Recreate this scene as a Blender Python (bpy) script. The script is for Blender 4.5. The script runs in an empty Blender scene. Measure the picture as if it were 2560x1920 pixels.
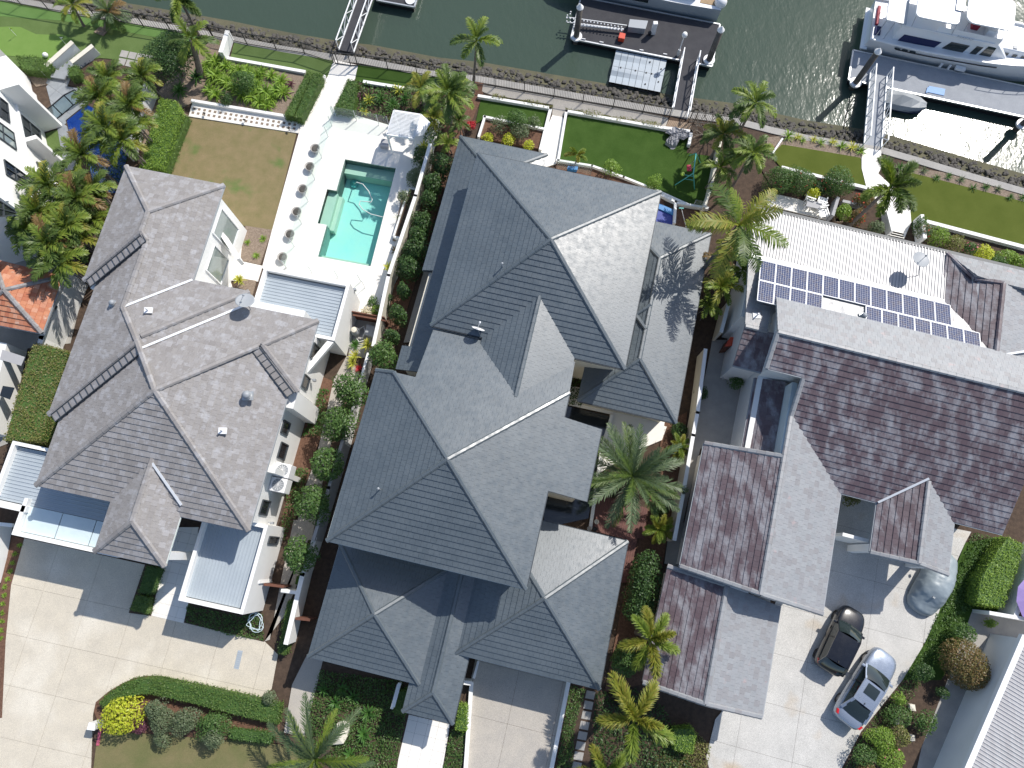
import bpy, math, random
import numpy as np
from mathutils import Vector, Matrix
random.seed(7); rng = np.random.default_rng(7)
R = math.radians
scene = bpy.context.scene
col = scene.collection

# ---------------------------------------------------------------- camera
H = 44.5                                   # drone height above the driveways, metres
FPX, U0, V0 = 1800.0, 1275.0, 1400.0       # focal length and nadir point of the survey photograph
_d = np.array([U0 - 1280, -(V0 - 960), -FPX]); _d /= np.linalg.norm(_d); _up = -_d
_X = np.array([1.0, 0, 0]) - _up[0] * _up; _X /= np.linalg.norm(_X); _Y = np.cross(_up, _X)
cam = bpy.data.cameras.new('camera'); cam_ob = bpy.data.objects.new('camera', cam); col.objects.link(cam_ob)
cam.sensor_width = 36; cam.lens = FPX / 2560 * 36; cam.clip_end = 600; cam.clip_start = 0.5
M = Matrix.Identity(4)
for j in range(3):
    M[0][j] = _X[j]; M[1][j] = _Y[j]; M[2][j] = _up[j]
M[0][3] = 0; M[1][3] = 0; M[2][3] = H
cam_ob.matrix_world = M
scene.camera = cam_ob
scene.render.resolution_x, scene.render.resolution_y = 1024, 768

# ---------------------------------------------------------------- sky and sun
SUN_AZ, SUN_EL = 44.0, 47.0
world = bpy.data.worlds.new('World'); scene.world = world; world.use_nodes = True
wn = world.node_tree; bgn = wn.nodes['Background']
sky = wn.nodes.new('ShaderNodeTexSky'); sky.sky_type = 'NISHITA'; sky.sun_disc = False
sky.sun_elevation = R(SUN_EL); sky.sun_rotation = R(90 - SUN_AZ); sky.air_density = 1.0; sky.dust_density = 1.0
wn.links.new(sky.outputs[0], bgn.inputs[0]); bgn.inputs[1].default_value = 0.13
sl = bpy.data.lights.new('sun', 'SUN'); sl.energy = 4.0; sl.angle = R(0.53); sl.color = (1.0, 0.95, 0.88)
so = bpy.data.objects.new('sun', sl); col.objects.link(so)
sdir = Vector((math.cos(R(SUN_EL)) * math.cos(R(SUN_AZ)), math.cos(R(SUN_EL)) * math.sin(R(SUN_AZ)), math.sin(R(SUN_EL))))
so.rotation_euler = sdir.to_track_quat('Z', 'Y').to_euler(); so.location = (20, 20, 60)
scene.view_settings.view_transform = 'Standard'; scene.view_settings.look = 'None'
scene.view_settings.exposure = 0.25; scene.view_settings.gamma = 1
scene.cycles.max_bounces = 6; scene.cycles.diffuse_bounces = 3; scene.cycles.glossy_bounces = 3; scene.cycles.transparent_max_bounces = 8

# ---------------------------------------------------------------- survey helpers
_S = 660 / 2190
SHEET = {'a': (0, 0, _S), 'b': (500, 0, _S), 'c': (1000, 0, _S), 'd': (1400, 0, _S), 'e': (1900, 0, _S), 'g': (0, 400, _S),
         'h': (500, 400, _S), 'i': (1000, 350, _S), 'j': (1500, 350, _S), 'k': (1900, 400, _S), 'l': (0, 850, _S), 'm': (500, 850, _S),
         'n': (1100, 850, _S), 'o': (1600, 850, _S), 'p': (1900, 1200, _S), 'q': (0, 1300, _S), 'r': (600, 1300, 660 / 1766),
         't': (1100, 1300, 660 / 1766), 'w': (1600, 1400, 660 / 2106), 'x': (2000, 1500, 560 / 2212), 'f': (0, 0, 2560 / 2212),
         'u': (2150, 0, 410 / 2212), 'v': (1400, 0, 440 / 2212), 'y': (0, 90, 180 / 563), 'z': (0, 620, 240 / 766), 'A': (240, 1680, 520 / 2212),
         'B': (860, 760, 120 / 995)}
def at(k, x, y, z=0.0):
    "a point read off the survey sheet, placed at its real height above datum"
    o = SHEET[k]
    c = np.array([o[0] + x * o[2] - 1280, -(o[1] + y * o[2] - 960), -FPX])
    w = np.array([c @ _X, c @ _Y, c @ _up]); t = (H - z) / -w[2]
    return Vector((w[0] * t, w[1] * t, z))
def pts(k, L, z=0.0): return [at(k, x, y, z) for x, y in L]
def apparent(p):
    c = _X * p[0] + _Y * p[1] + _up * (p[2] - H); return FPX * c[0] / -c[2], FPX * c[1] / -c[2]
def frame(a):
    ca, sa = math.cos(R(a)), math.sin(R(a))
    return lambda x, y, z=0.0: Vector((ca * x - sa * y, sa * x + ca * y, z))
CF, LF, RF = frame(-13.2), frame(-11.7), frame(-14.6)

# ---------------------------------------------------------------- materials
MATS = {}
def newmat(name):
    m = bpy.data.materials.new(name); m.use_nodes = True; MATS[name] = m
    return m, m.node_tree.nodes, m.node_tree.links, m.node_tree.nodes['Principled BSDF']
def ramp(N, stops):
    r = N.new('ShaderNodeValToRGB'); e = r.color_ramp.elements
    e[0].position, e[0].color = stops[0][0], (*stops[0][1], 1); e[1].position, e[1].color = stops[-1][0], (*stops[-1][1], 1)
    for p, c in stops[1:-1]:
        q = e.new(p); q.color = (*c, 1)
    return r
def noise(N, L, src, scale, detail=4, rough=.55, stretch=None):
    t = N.new('ShaderNodeTexNoise'); t.inputs['Scale'].default_value = scale; t.inputs['Detail'].default_value = detail
    t.inputs['Roughness'].default_value = rough
    if stretch:
        mp = N.new('ShaderNodeMapping'); mp.inputs['Scale'].default_value = stretch[:3]
        if len(stretch) > 3: mp.inputs['Rotation'].default_value = (0, 0, stretch[3])
        L.new(src, mp.inputs[0]); src = mp.outputs[0]
    L.new(src, t.inputs['Vector']); return t
def mixc(N, L, fac, a, b, mode='MIX'):
    m = N.new('ShaderNodeMix'); m.data_type = 'RGBA'; m.blend_type = mode
    for i, v in ((0, fac), (6, a), (7, b)):
        if hasattr(v, 'is_output'): L.new(v, m.inputs[i])
        elif i == 0: m.inputs[0].default_value = v
        else: m.inputs[i].default_value = (*v, 1)
    return m.outputs[2]
def rnd01(N, L):
    "a number of its own for every piece: loose pieces by object, joined ones by island"
    g = N.new('ShaderNodeNewGeometry'); o = N.new('ShaderNodeObjectInfo')
    a = N.new('ShaderNodeMath'); a.operation = 'ADD'; L.new(g.outputs['Random Per Island'], a.inputs[0]); L.new(o.outputs['Random'], a.inputs[1])
    f = N.new('ShaderNodeMath'); f.operation = 'FRACT'; L.new(a.outputs[0], f.inputs[0]); return f.outputs[0]
def pos(N): return N.new('ShaderNodeNewGeometry').outputs['Position']
def bump(N, L, b, h, strength, dist=.02):
    n = N.new('ShaderNodeBump'); n.inputs['Strength'].default_value = strength; n.inputs['Distance'].default_value = dist
    L.new(h, n.inputs['Height']); L.new(n.outputs[0], b.inputs['Normal'])
def mat(name, c, rough=.6, c2=None, scale=3, fine=0, bumpk=0, spec=.5, metal=0, coat=0, patch=None, stretch=None):
    "painted, cast or woven surface: base colour, mottling c2, fine grain, relief"
    m, N, L, b = newmat(name)
    b.inputs['Roughness'].default_value = rough; b.inputs['Specular IOR Level'].default_value = spec
    b.inputs['Metallic'].default_value = metal; b.inputs['Coat Weight'].default_value = coat
    p = pos(N); out = None
    if c2:
        t = noise(N, L, p, scale, 5, .6, stretch); r = ramp(N, [(.3, c), (.7, c2)]); L.new(t.outputs[0], r.inputs[0]); out = r.outputs[0]
    if patch:      # (colour, scale, lo, hi)
        t = noise(N, L, p, patch[1], 3); r = ramp(N, [(patch[2], (0, 0, 0)), (patch[3], (1, 1, 1))]); L.new(t.outputs[0], r.inputs[0])
        out = mixc(N, L, r.outputs[0], out or c, patch[0])
    if fine:
        t = noise(N, L, p, 45, 2, .7); r = ramp(N, [(.3, (1 - fine,) * 3), (.7, (1 + fine * .6,) * 3)]); L.new(t.outputs[0], r.inputs[0])
        out = mixc(N, L, 1.0, out or c, r.outputs[0], 'MULTIPLY')
    if out: L.new(out, b.inputs['Base Color'])
    else: b.inputs['Base Color'].default_value = (*c, 1)
    if bumpk: t = noise(N, L, p, 30, 3); bump(N, L, b, t.outputs[0], bumpk)
    return m
def tilemat(name, cols, rough, spec, stain=None, stainscale=.6, streak=None, lo=.45, hi=.62):
    m, N, L, b = newmat(name); p = pos(N)
    r = ramp(N, [(i / (len(cols) - 1), c) for i, c in enumerate(cols)]); r.color_ramp.interpolation = 'LINEAR'
    L.new(rnd01(N, L), r.inputs[0]); out = r.outputs[0]
    if stain:
        t = noise(N, L, p, stainscale, 6, .65, streak); q = ramp(N, [(lo, (0, 0, 0)), (hi, (1, 1, 1))]); L.new(t.outputs[0], q.inputs[0])
        out = mixc(N, L, q.outputs[0], out, stain)
    t = noise(N, L, p, 14, 4, .7); q = ramp(N, [(.25, (.86,) * 3), (.75, (1.1,) * 3)]); L.new(t.outputs[0], q.inputs[0])
    out = mixc(N, L, 1.0, out, q.outputs[0], 'MULTIPLY')
    L.new(out, b.inputs['Base Color']); b.inputs['Roughness'].default_value = rough; b.inputs['Specular IOR Level'].default_value = spec
    t2 = noise(N, L, p, 3, 2); q2 = ramp(N, [(.3, (rough - .07,) * 3), (.7, (rough + .1,) * 3)]); L.new(t2.outputs[0], q2.inputs[0]); L.new(q2.outputs[0], b.inputs['Roughness'])
    bump(N, L, b, t.outputs[0], .25, .01); return m
def leafmat(name, cols, rough=.45, trans=.3):
    m, N, L, b = newmat(name); k = 1.15 if 'frond' in name else 1.0 if 'petal' in name else 1.5; cols = [tuple(v * k for v in c) for c in cols]
    r = ramp(N, [(i / (len(cols) - 1), c) for i, c in enumerate(cols)]); L.new(rnd01(N, L), r.inputs[0])
    L.new(r.outputs[0], b.inputs['Base Color']); b.inputs['Roughness'].default_value = rough; b.inputs['Specular IOR Level'].default_value = .35
    t = N.new('ShaderNodeBsdfTranslucent'); mx = N.new('ShaderNodeMixShader'); mx.inputs[0].default_value = trans
    br = mixc(N, L, 1.0, r.outputs[0], (1.3, 1.3, .7), 'MULTIPLY'); L.new(br, t.inputs[0])
    L.new(b.outputs[0], mx.inputs[1]); L.new(t.outputs[0], mx.inputs[2]); L.new(mx.outputs[0], N['Material Output'].inputs[0]); return m
def glassmat(name, tint, alpha, rough=.03):
    "thin sheet: partly lets light through, partly mirrors the sky"
    m, N, L, b = newmat(name); t = N.new('ShaderNodeBsdfTransparent'); t.inputs[0].default_value = (*tint, 1)
    b.inputs['Base Color'].default_value = (*tint, 1); b.inputs['Roughness'].default_value = rough
    mx = N.new('ShaderNodeMixShader'); mx.inputs[0].default_value = alpha
    L.new(t.outputs[0], mx.inputs[1]); L.new(b.outputs[0], mx.inputs[2]); L.new(mx.outputs[0], N['Material Output'].inputs[0]); return m

# ---------------------------------------------------------------- mesh helpers
def finish(o, label=None, cat=None, group=None, kind=None):
    if label: o['label'] = label
    if cat: o['category'] = cat
    if group: o['group'] = group
    if kind: o['kind'] = kind
    return o
ORIGIN = {}
def thing(name, label, cat, loc=(0, 0, 0), group=None):
    o = bpy.data.objects.new(name, None); col.objects.link(o); o.location = Vector(loc); o.empty_display_size = .3
    ORIGIN[o.name] = Vector(loc); return finish(o, label, cat, group)
def origin(o): return ORIGIN.get(o.name, Vector((0, 0, 0)))
def link(name, me, parent=None, base=None):
    o = bpy.data.objects.new(name, me); col.objects.link(o)
    if parent is not None: o.parent = parent; ORIGIN[o.name] = origin(parent)
    elif base is not None: o.location = base; ORIGIN[o.name] = Vector(base)
    return o
class MB:
    def __init__(s): s.v = []; s.f = []; s.mi = []
    def add(s, vs, fs, mi=0):
        n = len(s.v); s.v += [tuple(v) for v in vs]; s.f += [tuple(i + n for i in f) for f in fs]; s.mi += [mi] * len(fs); return s
    def prism(s, poly, z0=None, z1=None, mi=0, bottom=True):
        "vertical prism over a polygon given in plan; poly may carry its own heights as the top"
        n = len(poly); top = [(p[0], p[1], z1 if z1 is not None else p[2]) for p in poly]
        bot = [(p[0], p[1], z0 if z0 is not None else p[2]) for p in poly]
        a = sum(poly[i][0] * poly[(i + 1) % n][1] - poly[(i + 1) % n][0] * poly[i][1] for i in range(n))
        if a < 0: top.reverse(); bot.reverse()
        fs = [tuple(range(n))] + [(i, i + n, (i + 1) % n + n, (i + 1) % n) for i in range(n)]
        if bottom: fs.append(tuple(range(2 * n - 1, n - 1, -1)))
        return s.add(top + bot, fs, mi)
    def slab(s, poly, th, mi=0):
        "sloping slab: polygon with heights, thickened downwards"
        n = len(poly); a = sum(poly[i][0] * poly[(i + 1) % n][1] - poly[(i + 1) % n][0] * poly[i][1] for i in range(n))
        top = [tuple(p) for p in poly]
        if a < 0: top.reverse()
        bot = [(p[0], p[1], p[2] - th) for p in top]
        return s.add(top + bot, [tuple(range(n))] + [(i, i + n, (i + 1) % n + n, (i + 1) % n) for i in range(n)] + [tuple(range(2 * n - 1, n - 1, -1))], mi)
    def bar(s, p, q, w, h, up=(0, 0, 1), mi=0, lift=0):
        "box running from p to q, w wide and h high (centred on the line, raised by lift)"
        p, q = Vector(p), Vector(q); d = (q - p); 
        if d.length < 1e-6: return s
        d.normalize(); u = Vector(up); sd = d.cross(u)
        if sd.length < 1e-4: sd = d.cross(Vector((1, 0, 0)))
        sd.normalize(); u = sd.cross(d); u.normalize(); vs = []
        for e in (p, q):
            for a, b in ((-1, -1), (1, -1), (1, 1), (-1, 1)): vs.append(e + sd * (a * w / 2) + u * (b * h / 2 + lift))
        return s.add(vs, [(0, 3, 2, 1), (4, 5, 6, 7), (0, 1, 5, 4), (1, 2, 6, 5), (2, 3, 7, 6), (3, 0, 4, 7)], mi)
    def tube(s, path, rad, n=8, mi=0, cap=True):
        path = [Vector(p) for p in path]; rad = rad if hasattr(rad, '__len__') else [rad] * len(path); rings = []
        for i, p in enumerate(path):
            d = (path[min(i + 1, len(path) - 1)] - path[max(i - 1, 0)]).normalized()
            a = d.cross(Vector((0, 0, 1)) if abs(d.z) < .9 else Vector((1, 0, 0))).normalized(); b = d.cross(a)
            rings.append([p + (a * math.cos(2 * math.pi * k / n) + b * math.sin(2 * math.pi * k / n)) * rad[i] for k in range(n)])
        vs = [v for r in rings for v in r]; fs = []
        for i in range(len(path) - 1):
            for k in range(n): fs.append((i * n + k, i * n + (k + 1) % n, (i + 1) * n + (k + 1) % n, (i + 1) * n + k))
        if cap: fs += [tuple(range(n - 1, -1, -1)), tuple(range((len(path) - 1) * n, len(path) * n))]
        return s.add(vs, fs, mi)
    def lathe(s, c, prof, n=20, mi=0):
        c = Vector(c); vs = []; fs = []
        for r, z in prof: vs += [(c.x + r * math.cos(2 * math.pi * k / n), c.y + r * math.sin(2 * math.pi * k / n), c.z + z) for k in range(n)]
        for i in range(len(prof) - 1):
            for k in range(n): fs.append((i * n + k, i * n + (k + 1) % n, (i + 1) * n + (k + 1) % n, (i + 1) * n + k))
        fs += [tuple(range(n - 1, -1, -1)), tuple(range((len(prof) - 1) * n, len(prof) * n))]
        return s.add(vs, fs, mi)
    def loft(s, rings, mi=0, close=True, caps=True):
        n = len(rings[0]); vs = [v for r in rings for v in r]; fs = []
        for i in range(len(rings) - 1):
            for k in range(n if close else n - 1): fs.append((i * n + k, i * n + (k + 1) % n, (i + 1) * n + (k + 1) % n, (i + 1) * n + k))
        if caps: fs += [tuple(range(n - 1, -1, -1)), tuple(range((len(rings) - 1) * n, len(rings) * n))]
        return s.add(vs, fs, mi)
    def build(s, name, mats, parent=None, base=None, smooth=False, bevel=0, kind=None):
        mats = mats if isinstance(mats, (list, tuple)) else [mats]
        o0 = origin(parent) if parent is not None else (Vector(base) if base is not None else Vector((0, 0, 0)))
        me = bpy.data.meshes.new(name); me.from_pydata([(v[0] - o0.x, v[1] - o0.y, v[2] - o0.z) for v in s.v], [], s.f)
        for m in mats: me.materials.append(MATS[m])
        if len(mats) > 1: me.polygons.foreach_set('material_index', s.mi)
        if smooth: me.polygons.foreach_set('use_smooth', [True] * len(me.polygons))
        me.update(); o = link(name, me, parent, base)
        if bevel:
            bv = o.modifiers.new('bevel', 'BEVEL'); bv.width = bevel; bv.segments = 2; bv.limit_method = 'ANGLE'
        if kind: o['kind'] = kind
        return o
def np_mesh(name, V, F, matname):
    "big quad or triangle soup from arrays"
    me = bpy.data.meshes.new(name); n, k = F.shape
    me.vertices.add(len(V)); me.vertices.foreach_set('co', V.astype(np.float32).ravel())
    me.loops.add(n * k); me.loops.foreach_set('vertex_index', F.astype(np.int32).ravel())
    me.polygons.add(n); me.polygons.foreach_set('loop_start', np.arange(0, n * k, k, dtype=np.int32))
    try: me.polygons.foreach_set('loop_total', np.full(n, k, dtype=np.int32))
    except Exception: pass
    me.update(calc_edges=True); me.materials.append(MATS[matname]); return me
def clip_rect(poly, x0, x1, y0, y1):
    "2-D polygon cut by an upright rectangle"
    for ax, lim, sg in ((0, x0, 1), (0, x1, -1), (1, y0, 1), (1, y1, -1)):
        out = []
        for i in range(len(poly)):
            a, b = poly[i - 1], poly[i]; da, db = (a[ax] - lim) * sg, (b[ax] - lim) * sg
            if (da >= 0) != (db >= 0):
                t = da / (da - db); out.append((a[0] + (b[0] - a[0]) * t, a[1] + (b[1] - a[1]) * t))
            if db >= 0: out.append(b)
        poly = out
        if len(poly) < 3: return []
    return poly
def area2(p): return .5 * sum(p[i - 1][0] * p[i][1] - p[i][0] * p[i - 1][1] for i in range(len(p)))
# ---------------------------------------------------------------- palette
mat('soil', (.055, .036, .025), .95, (.1, .066, .045), 4, .35, .6)
mat('mulch', (.11, .055, .035), .95, (.2, .11, .07), 7, .5, .8)
mat('gravel_mulch', (.2, .15, .11), .95, (.33, .26, .2), 9, .5, .8)
mat('turf', (.105, .16, .05), .95, (.13, .19, .065), 1.2, .3, .4, spec=.1)
mat('turf_dark', (.042, .085, .016), .95, (.06, .11, .024), .9, .3, .4, spec=.1)
mat('turf_bright', (.12, .22, .06), .95, (.15, .26, .08), .8, .2, .3, spec=.1)
mat('green_carpet', (.15, .25, .06), .95, (.17, .27, .07), 1.5, .12, .2, spec=.1)
mat('turf_olive', (.085, .11, .02), .95, (.11, .135, .028), .6, .25, .3, spec=.1)
mat('dry_lawn', (.26, .2, .105), .95, (.19, .165, .07), 1.4, .35, .5, patch=((.09, .17, .035), .42, .56, .7))
mat('verge_lawn', (.2, .17, .08), .95, (.13, .14, .05), .8, .3, .5)
mat('white_paving', (.86, .83, .77), .55, (.8, .77, .71), .6, .05)
mat('white_render', (.86, .86, .84), .7, (.8, .8, .78), .7, .03)
mat('grey_render', (.42, .42, .43), .8, (.36, .36, .37), .6, .05)
mat('cream_render', (.72, .68, .58), .75, (.62, .59, .5), .8, .05)
mat('white_paint', (.85, .86, .86), .35, None)
mat('cream_aggregate', (.64, .58, .47), .8, (.56, .51, .42), 1.1, .33, .3, patch=((.7, .65, .55), .35, .5, .7))
mat('grey_aggregate', (.52, .51, .48), .85, (.62, .605, .57), .9, .45, .3, patch=((.5, .4, .28), .3, .6, .75))
mat('pale_aggregate', (.5, .46, .4), .85, (.43, .4, .36), 1.2, .4, .3)
mat('concrete', (.42, .4, .37), .85, (.33, .32, .3), 1.3, .25, .3)
mat('grey_stone', (.23, .25, .27), .7, (.3, .32, .34), 2, .1, .2)
mat('timber_deck', (.16, .065, .05), .6, (.11, .042, .034), 3, .2, .3)
mat('timber', (.35, .25, .17), .7, (.25, .18, .12), 5, .2, .3)
mat('rust_steel', (.18, .07, .04), .8, (.11, .045, .03), 3, .2, .2)
mat('black_metal', (.02, .02, .022), .45)
mat('dark_deck', (.035, .035, .042), .85, (.05, .05, .056), 1.5, .3, .3)
mat('grey_deck', (.26, .28, .31), .75, (.32, .34, .37), 1.5, .2, .2)
mat('piling', (.16, .14, .12), .85, (.09, .08, .07), 2, .3, .3)
mat('rock', (.065, .06, .054), .9, (.13, .12, .105), 4, .4, .8)
mat('seabed', (.13, .12, .07), .95, (.075, .075, .05), .7, .3, .3)
mat('metal_sheet', (.4, .45, .49), .38, (.36, .41, .45), .8, .03, spec=.6)
mat('weathered_sheet', (.47, .47, .475), .42, (.37, .36, .365), 2.2, .05, spec=.6, stretch=(3, .25, 1, R(14.6)))
mat('galv', (.55, .57, .58), .4, None, metal=.6)
mat('gutter_dark', (.05, .06, .07), .5)
mat('gutter_pale', (.62, .68, .66), .5)
mat('gutter_grey', (.34, .36, .38), .5)
mat('valley_tin', (.75, .77, .78), .35, metal=.3)
mat('window_glass', (.02, .025, .03), .08, spec=.8)
mat('pale_window', (.25, .3, .29), .08, spec=.8)
mat('frosted', (.62, .72, .75), .25, (.55, .66, .7), 1.5)
mat('plastic_white', (.8, .8, .8), .4)
mat('plastic_grey', (.3, .32, .34), .5)
mat('plastic_blue', (.05, .22, .5), .5)
mat('plastic_orange', (.6, .07, .03), .5)
mat('plastic_teal', (.1, .45, .42), .4)
mat('plastic_lime', (.45, .62, .08), .5)
mat('plastic_red', (.55, .02, .06), .5)
mat('pvc', (.62, .62, .6), .5)
mat('pot', (.45, .43, .4), .7, (.38, .36, .34), 4)
mat('trunk_grey', (.22, .19, .16), .9, (.13, .11, .095), 8, .3, .5)
mat('trunk_brown', (.14, .1, .07), .9, (.09, .065, .045), 8, .3, .5)
mat('branch', (.3, .26, .22), .85, (.2, .17, .14), 8)
mat('tarp', (.33, .35, .36), .55, (.28, .3, .31), 2)
mat('car_cover', (.28, .33, .36), .45, (.24, .285, .31), 1.2)
mat('pool_tile', (.38, .78, .74), .5, (.46, .8, .7), .7, .1)
mat('pool_step', (.55, .66, .54), .5, (.48, .6, .5), 1)
mat('deep_pool', (.005, .025, .22), .4, (.01, .04, .3), 3)
mat('orange_tile_grout', (.3, .12, .07), .9)
tilemat('slate_tile', [(.084, .104, .118), (.09, .111, .126), (.095, .117, .132)], .41, 1.0, (.105, .127, .142), .5)
tilemat('brown_tile', [(.235, .22, .212), (.285, .27, .26), (.255, .24, .232), (.33, .32, .32)], .6, .45, (.39, .39, .405), 2.2, None, .52, .72)
tilemat('pale_tile', [(.27, .28, .29), (.3, .31, .32), (.285, .29, .3), (.25, .245, .25)], .42, .75, (.36, .3, .3), 1.6, None, .62, .7)
tilemat('purple_tile', [(.105, .072, .082), (.13, .096, .106), (.095, .064, .073), (.14, .115, .126)], .5, .5, (.27, .265, .285), .9, (1.8, .8, 1, R(14.6)), .46, .64)
tilemat('terracotta', [(.5, .2, .11), (.58, .26, .15), (.45, .16, .09), (.62, .33, .22)], .75, .3, (.6, .45, .36), 1.5, None, .58, .7)
leafmat('leaf_hedge', [(.045, .085, .02), (.075, .125, .03), (.1, .15, .035)])
leafmat('leaf_hedge_olive', [(.08, .1, .025), (.12, .14, .035), (.15, .15, .05), (.2, .165, .085)])
leafmat('leaf_lime', [(.12, .2, .03), (.17, .25, .04), (.09, .16, .025)])
leafmat('leaf_yellow', [(.35, .38, .03), (.28, .33, .025), (.42, .4, .05)])
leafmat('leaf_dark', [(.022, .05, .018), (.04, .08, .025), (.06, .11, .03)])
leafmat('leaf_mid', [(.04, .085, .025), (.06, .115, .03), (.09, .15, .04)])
leafmat('leaf_grey', [(.07, .1, .05), (.1, .13, .07), (.13, .155, .09)])
leafmat('leaf_brown', [(.13, .09, .035), (.17, .11, .05), (.1, .09, .03), (.12, .12, .04)])
leafmat('leaf_purple', [(.09, .03, .05), (.13, .05, .07)])
leafmat('leaf_red', [(.4, .03, .04), (.3, .02, .03)])
leafmat('petal_red', [(.5, .05, .04), (.6, .1, .06)])
leafmat('petal_pink', [(.6, .1, .2), (.7, .25, .3)])
leafmat('petal_white', [(.75, .68, .55), (.8, .75, .62)])
leafmat('frond_green', [(.055, .1, .025), (.085, .135, .03), (.11, .155, .035)])
leafmat('frond_lime', [(.12, .19, .03), (.17, .235, .035), (.2, .24, .045)])
leafmat('frond_gold', [(.16, .19, .03), (.22, .24, .035), (.26, .22, .045)])
leafmat('frond_blue', [(.075, .12, .06), (.1, .145, .07), (.12, .165, .075)])
leafmat('frond_brown', [(.16, .1, .04), (.22, .15, .06)])
leafmat('strap_lime', [(.13, .22, .03), (.19, .28, .04), (.1, .18, .025)])
leafmat('strap_green', [(.04, .1, .02), (.06, .14, .03)])
leafmat('strap_yellow', [(.32, .33, .04), (.4, .38, .08), (.22, .27, .03)])
glassmat('fence_glass', (.95, .985, .975), .07)
glassmat('pane_glass', (.55, .68, .72), .35)

# canal water: murky, with small wind waves
m, N, L, b = newmat('canal_water')
b.inputs['Base Color'].default_value = (.068, .1, .078, 1); b.inputs['Roughness'].default_value = .17; b.inputs['IOR'].default_value = 1.33
p = pos(N)
t1 = noise(N, L, p, 1.7, 3, .5, (1.1, .55, 1, R(35))); t2 = noise(N, L, p, 5.5, 2, .5, (1, .6, 1, R(60))); t3 = noise(N, L, p, .25, 2)
a1 = N.new('ShaderNodeMath'); a1.operation = 'MULTIPLY_ADD'; L.new(t2.outputs[0], a1.inputs[0]); a1.inputs[1].default_value = .35; L.new(t1.outputs[0], a1.inputs[2])
a2 = N.new('ShaderNodeMath'); a2.operation = 'MULTIPLY'; L.new(a1.outputs[0], a2.inputs[0]); L.new(t3.outputs[0], a2.inputs[1])
bump(N, L, b, a2.outputs[0], .4, .14)
tr = N.new('ShaderNodeBsdfTransparent'); tr.inputs[0].default_value = (.5, .72, .55, 1); mx = N.new('ShaderNodeMixShader'); mx.inputs[0].default_value = .78
L.new(tr.outputs[0], mx.inputs[1]); L.new(b.outputs[0], mx.inputs[2]); L.new(mx.outputs[0], N['Material Output'].inputs[0])
# pool water: clear
m, N, L, b = newmat('pool_water'); g = N.new('ShaderNodeBsdfGlossy'); g.inputs['Roughness'].default_value = .03
t = N.new('ShaderNodeBsdfTransparent'); t.inputs[0].default_value = (.84, .985, .975, 1)
f = N.new('ShaderNodeFresnel'); f.inputs[0].default_value = 1.33; tt = noise(N, L, pos(N), 4, 2); bn = N.new('ShaderNodeBump'); bn.inputs['Strength'].default_value = .2; bn.inputs['Distance'].default_value = .05
L.new(tt.outputs[0], bn.inputs['Height']); L.new(bn.outputs[0], g.inputs['Normal']); L.new(bn.outputs[0], f.inputs['Normal'])
mx = N.new('ShaderNodeMixShader'); L.new(f.outputs[0], mx.inputs[0]); L.new(t.outputs[0], mx.inputs[1]); L.new(g.outputs[0], mx.inputs[2]); L.new(mx.outputs[0], N['Material Output'].inputs[0])
# solar cells
m, N, L, b = newmat('solar_cell'); b.inputs['Roughness'].default_value = .18; b.inputs['Coat Weight'].default_value = .6
r = ramp(N, [(0, (.025, .04, .11)), (.5, (.04, .055, .13)), (1, (.06, .055, .09))]); L.new(rnd01(N, L), r.inputs[0]); L.new(r.outputs[0], b.inputs['Base Color'])
# car paints
for nm, c in (('paint_black', (.006, .0065, .01)), ('paint_silver', (.33, .38, .46))):
    m, N, L, b = newmat(nm); b.inputs['Base Color'].default_value = (*c, 1); b.inputs['Metallic'].default_value = .5 if 'silver' in nm else .1
    b.inputs['Roughness'].default_value = .32; b.inputs['Coat Weight'].default_value = .8; b.inputs['Coat Roughness'].default_value = .08
    t = noise(N, L, pos(N), 3, 4); q = ramp(N, [(.3, (.2,) * 3), (.7, (.32,) * 3)]); L.new(t.outputs[0], q.inputs[0]); L.new(q.outputs[0], b.inputs['Roughness'])
mat('tyre', (.018, .018, .018), .85); mat('alloy', (.3, .3, .31), .3, metal=.8); mat('alloy_dark', (.04, .04, .045), .35, metal=.6)
mat('tail_red', (.5, .01, .015), .2); mat('lamp_clear', (.6, .62, .65), .12); mat('chrome', (.6, .6, .62), .2, metal=1)
mat('cabin_glass', (.02, .03, .03), .05, spec=.9); mat('gelcoat', (.82, .83, .84), .25, None, coat=.3); mat('navy_canvas', (.018, .025, .09), .8)
mat('teak', (.36, .25, .14), .7, (.28, .19, .1), 6); mat('red_leather', (.3, .02, .04), .6); mat('purple_cloth', (.32, .24, .5), .8, (.28, .2, .45), 2)
mat('tin_crumple', (.35, .35, .37), .55, (.28, .28, .3), 3); mat('steel_rod', (.5, .52, .54), .35, metal=.7)

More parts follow.
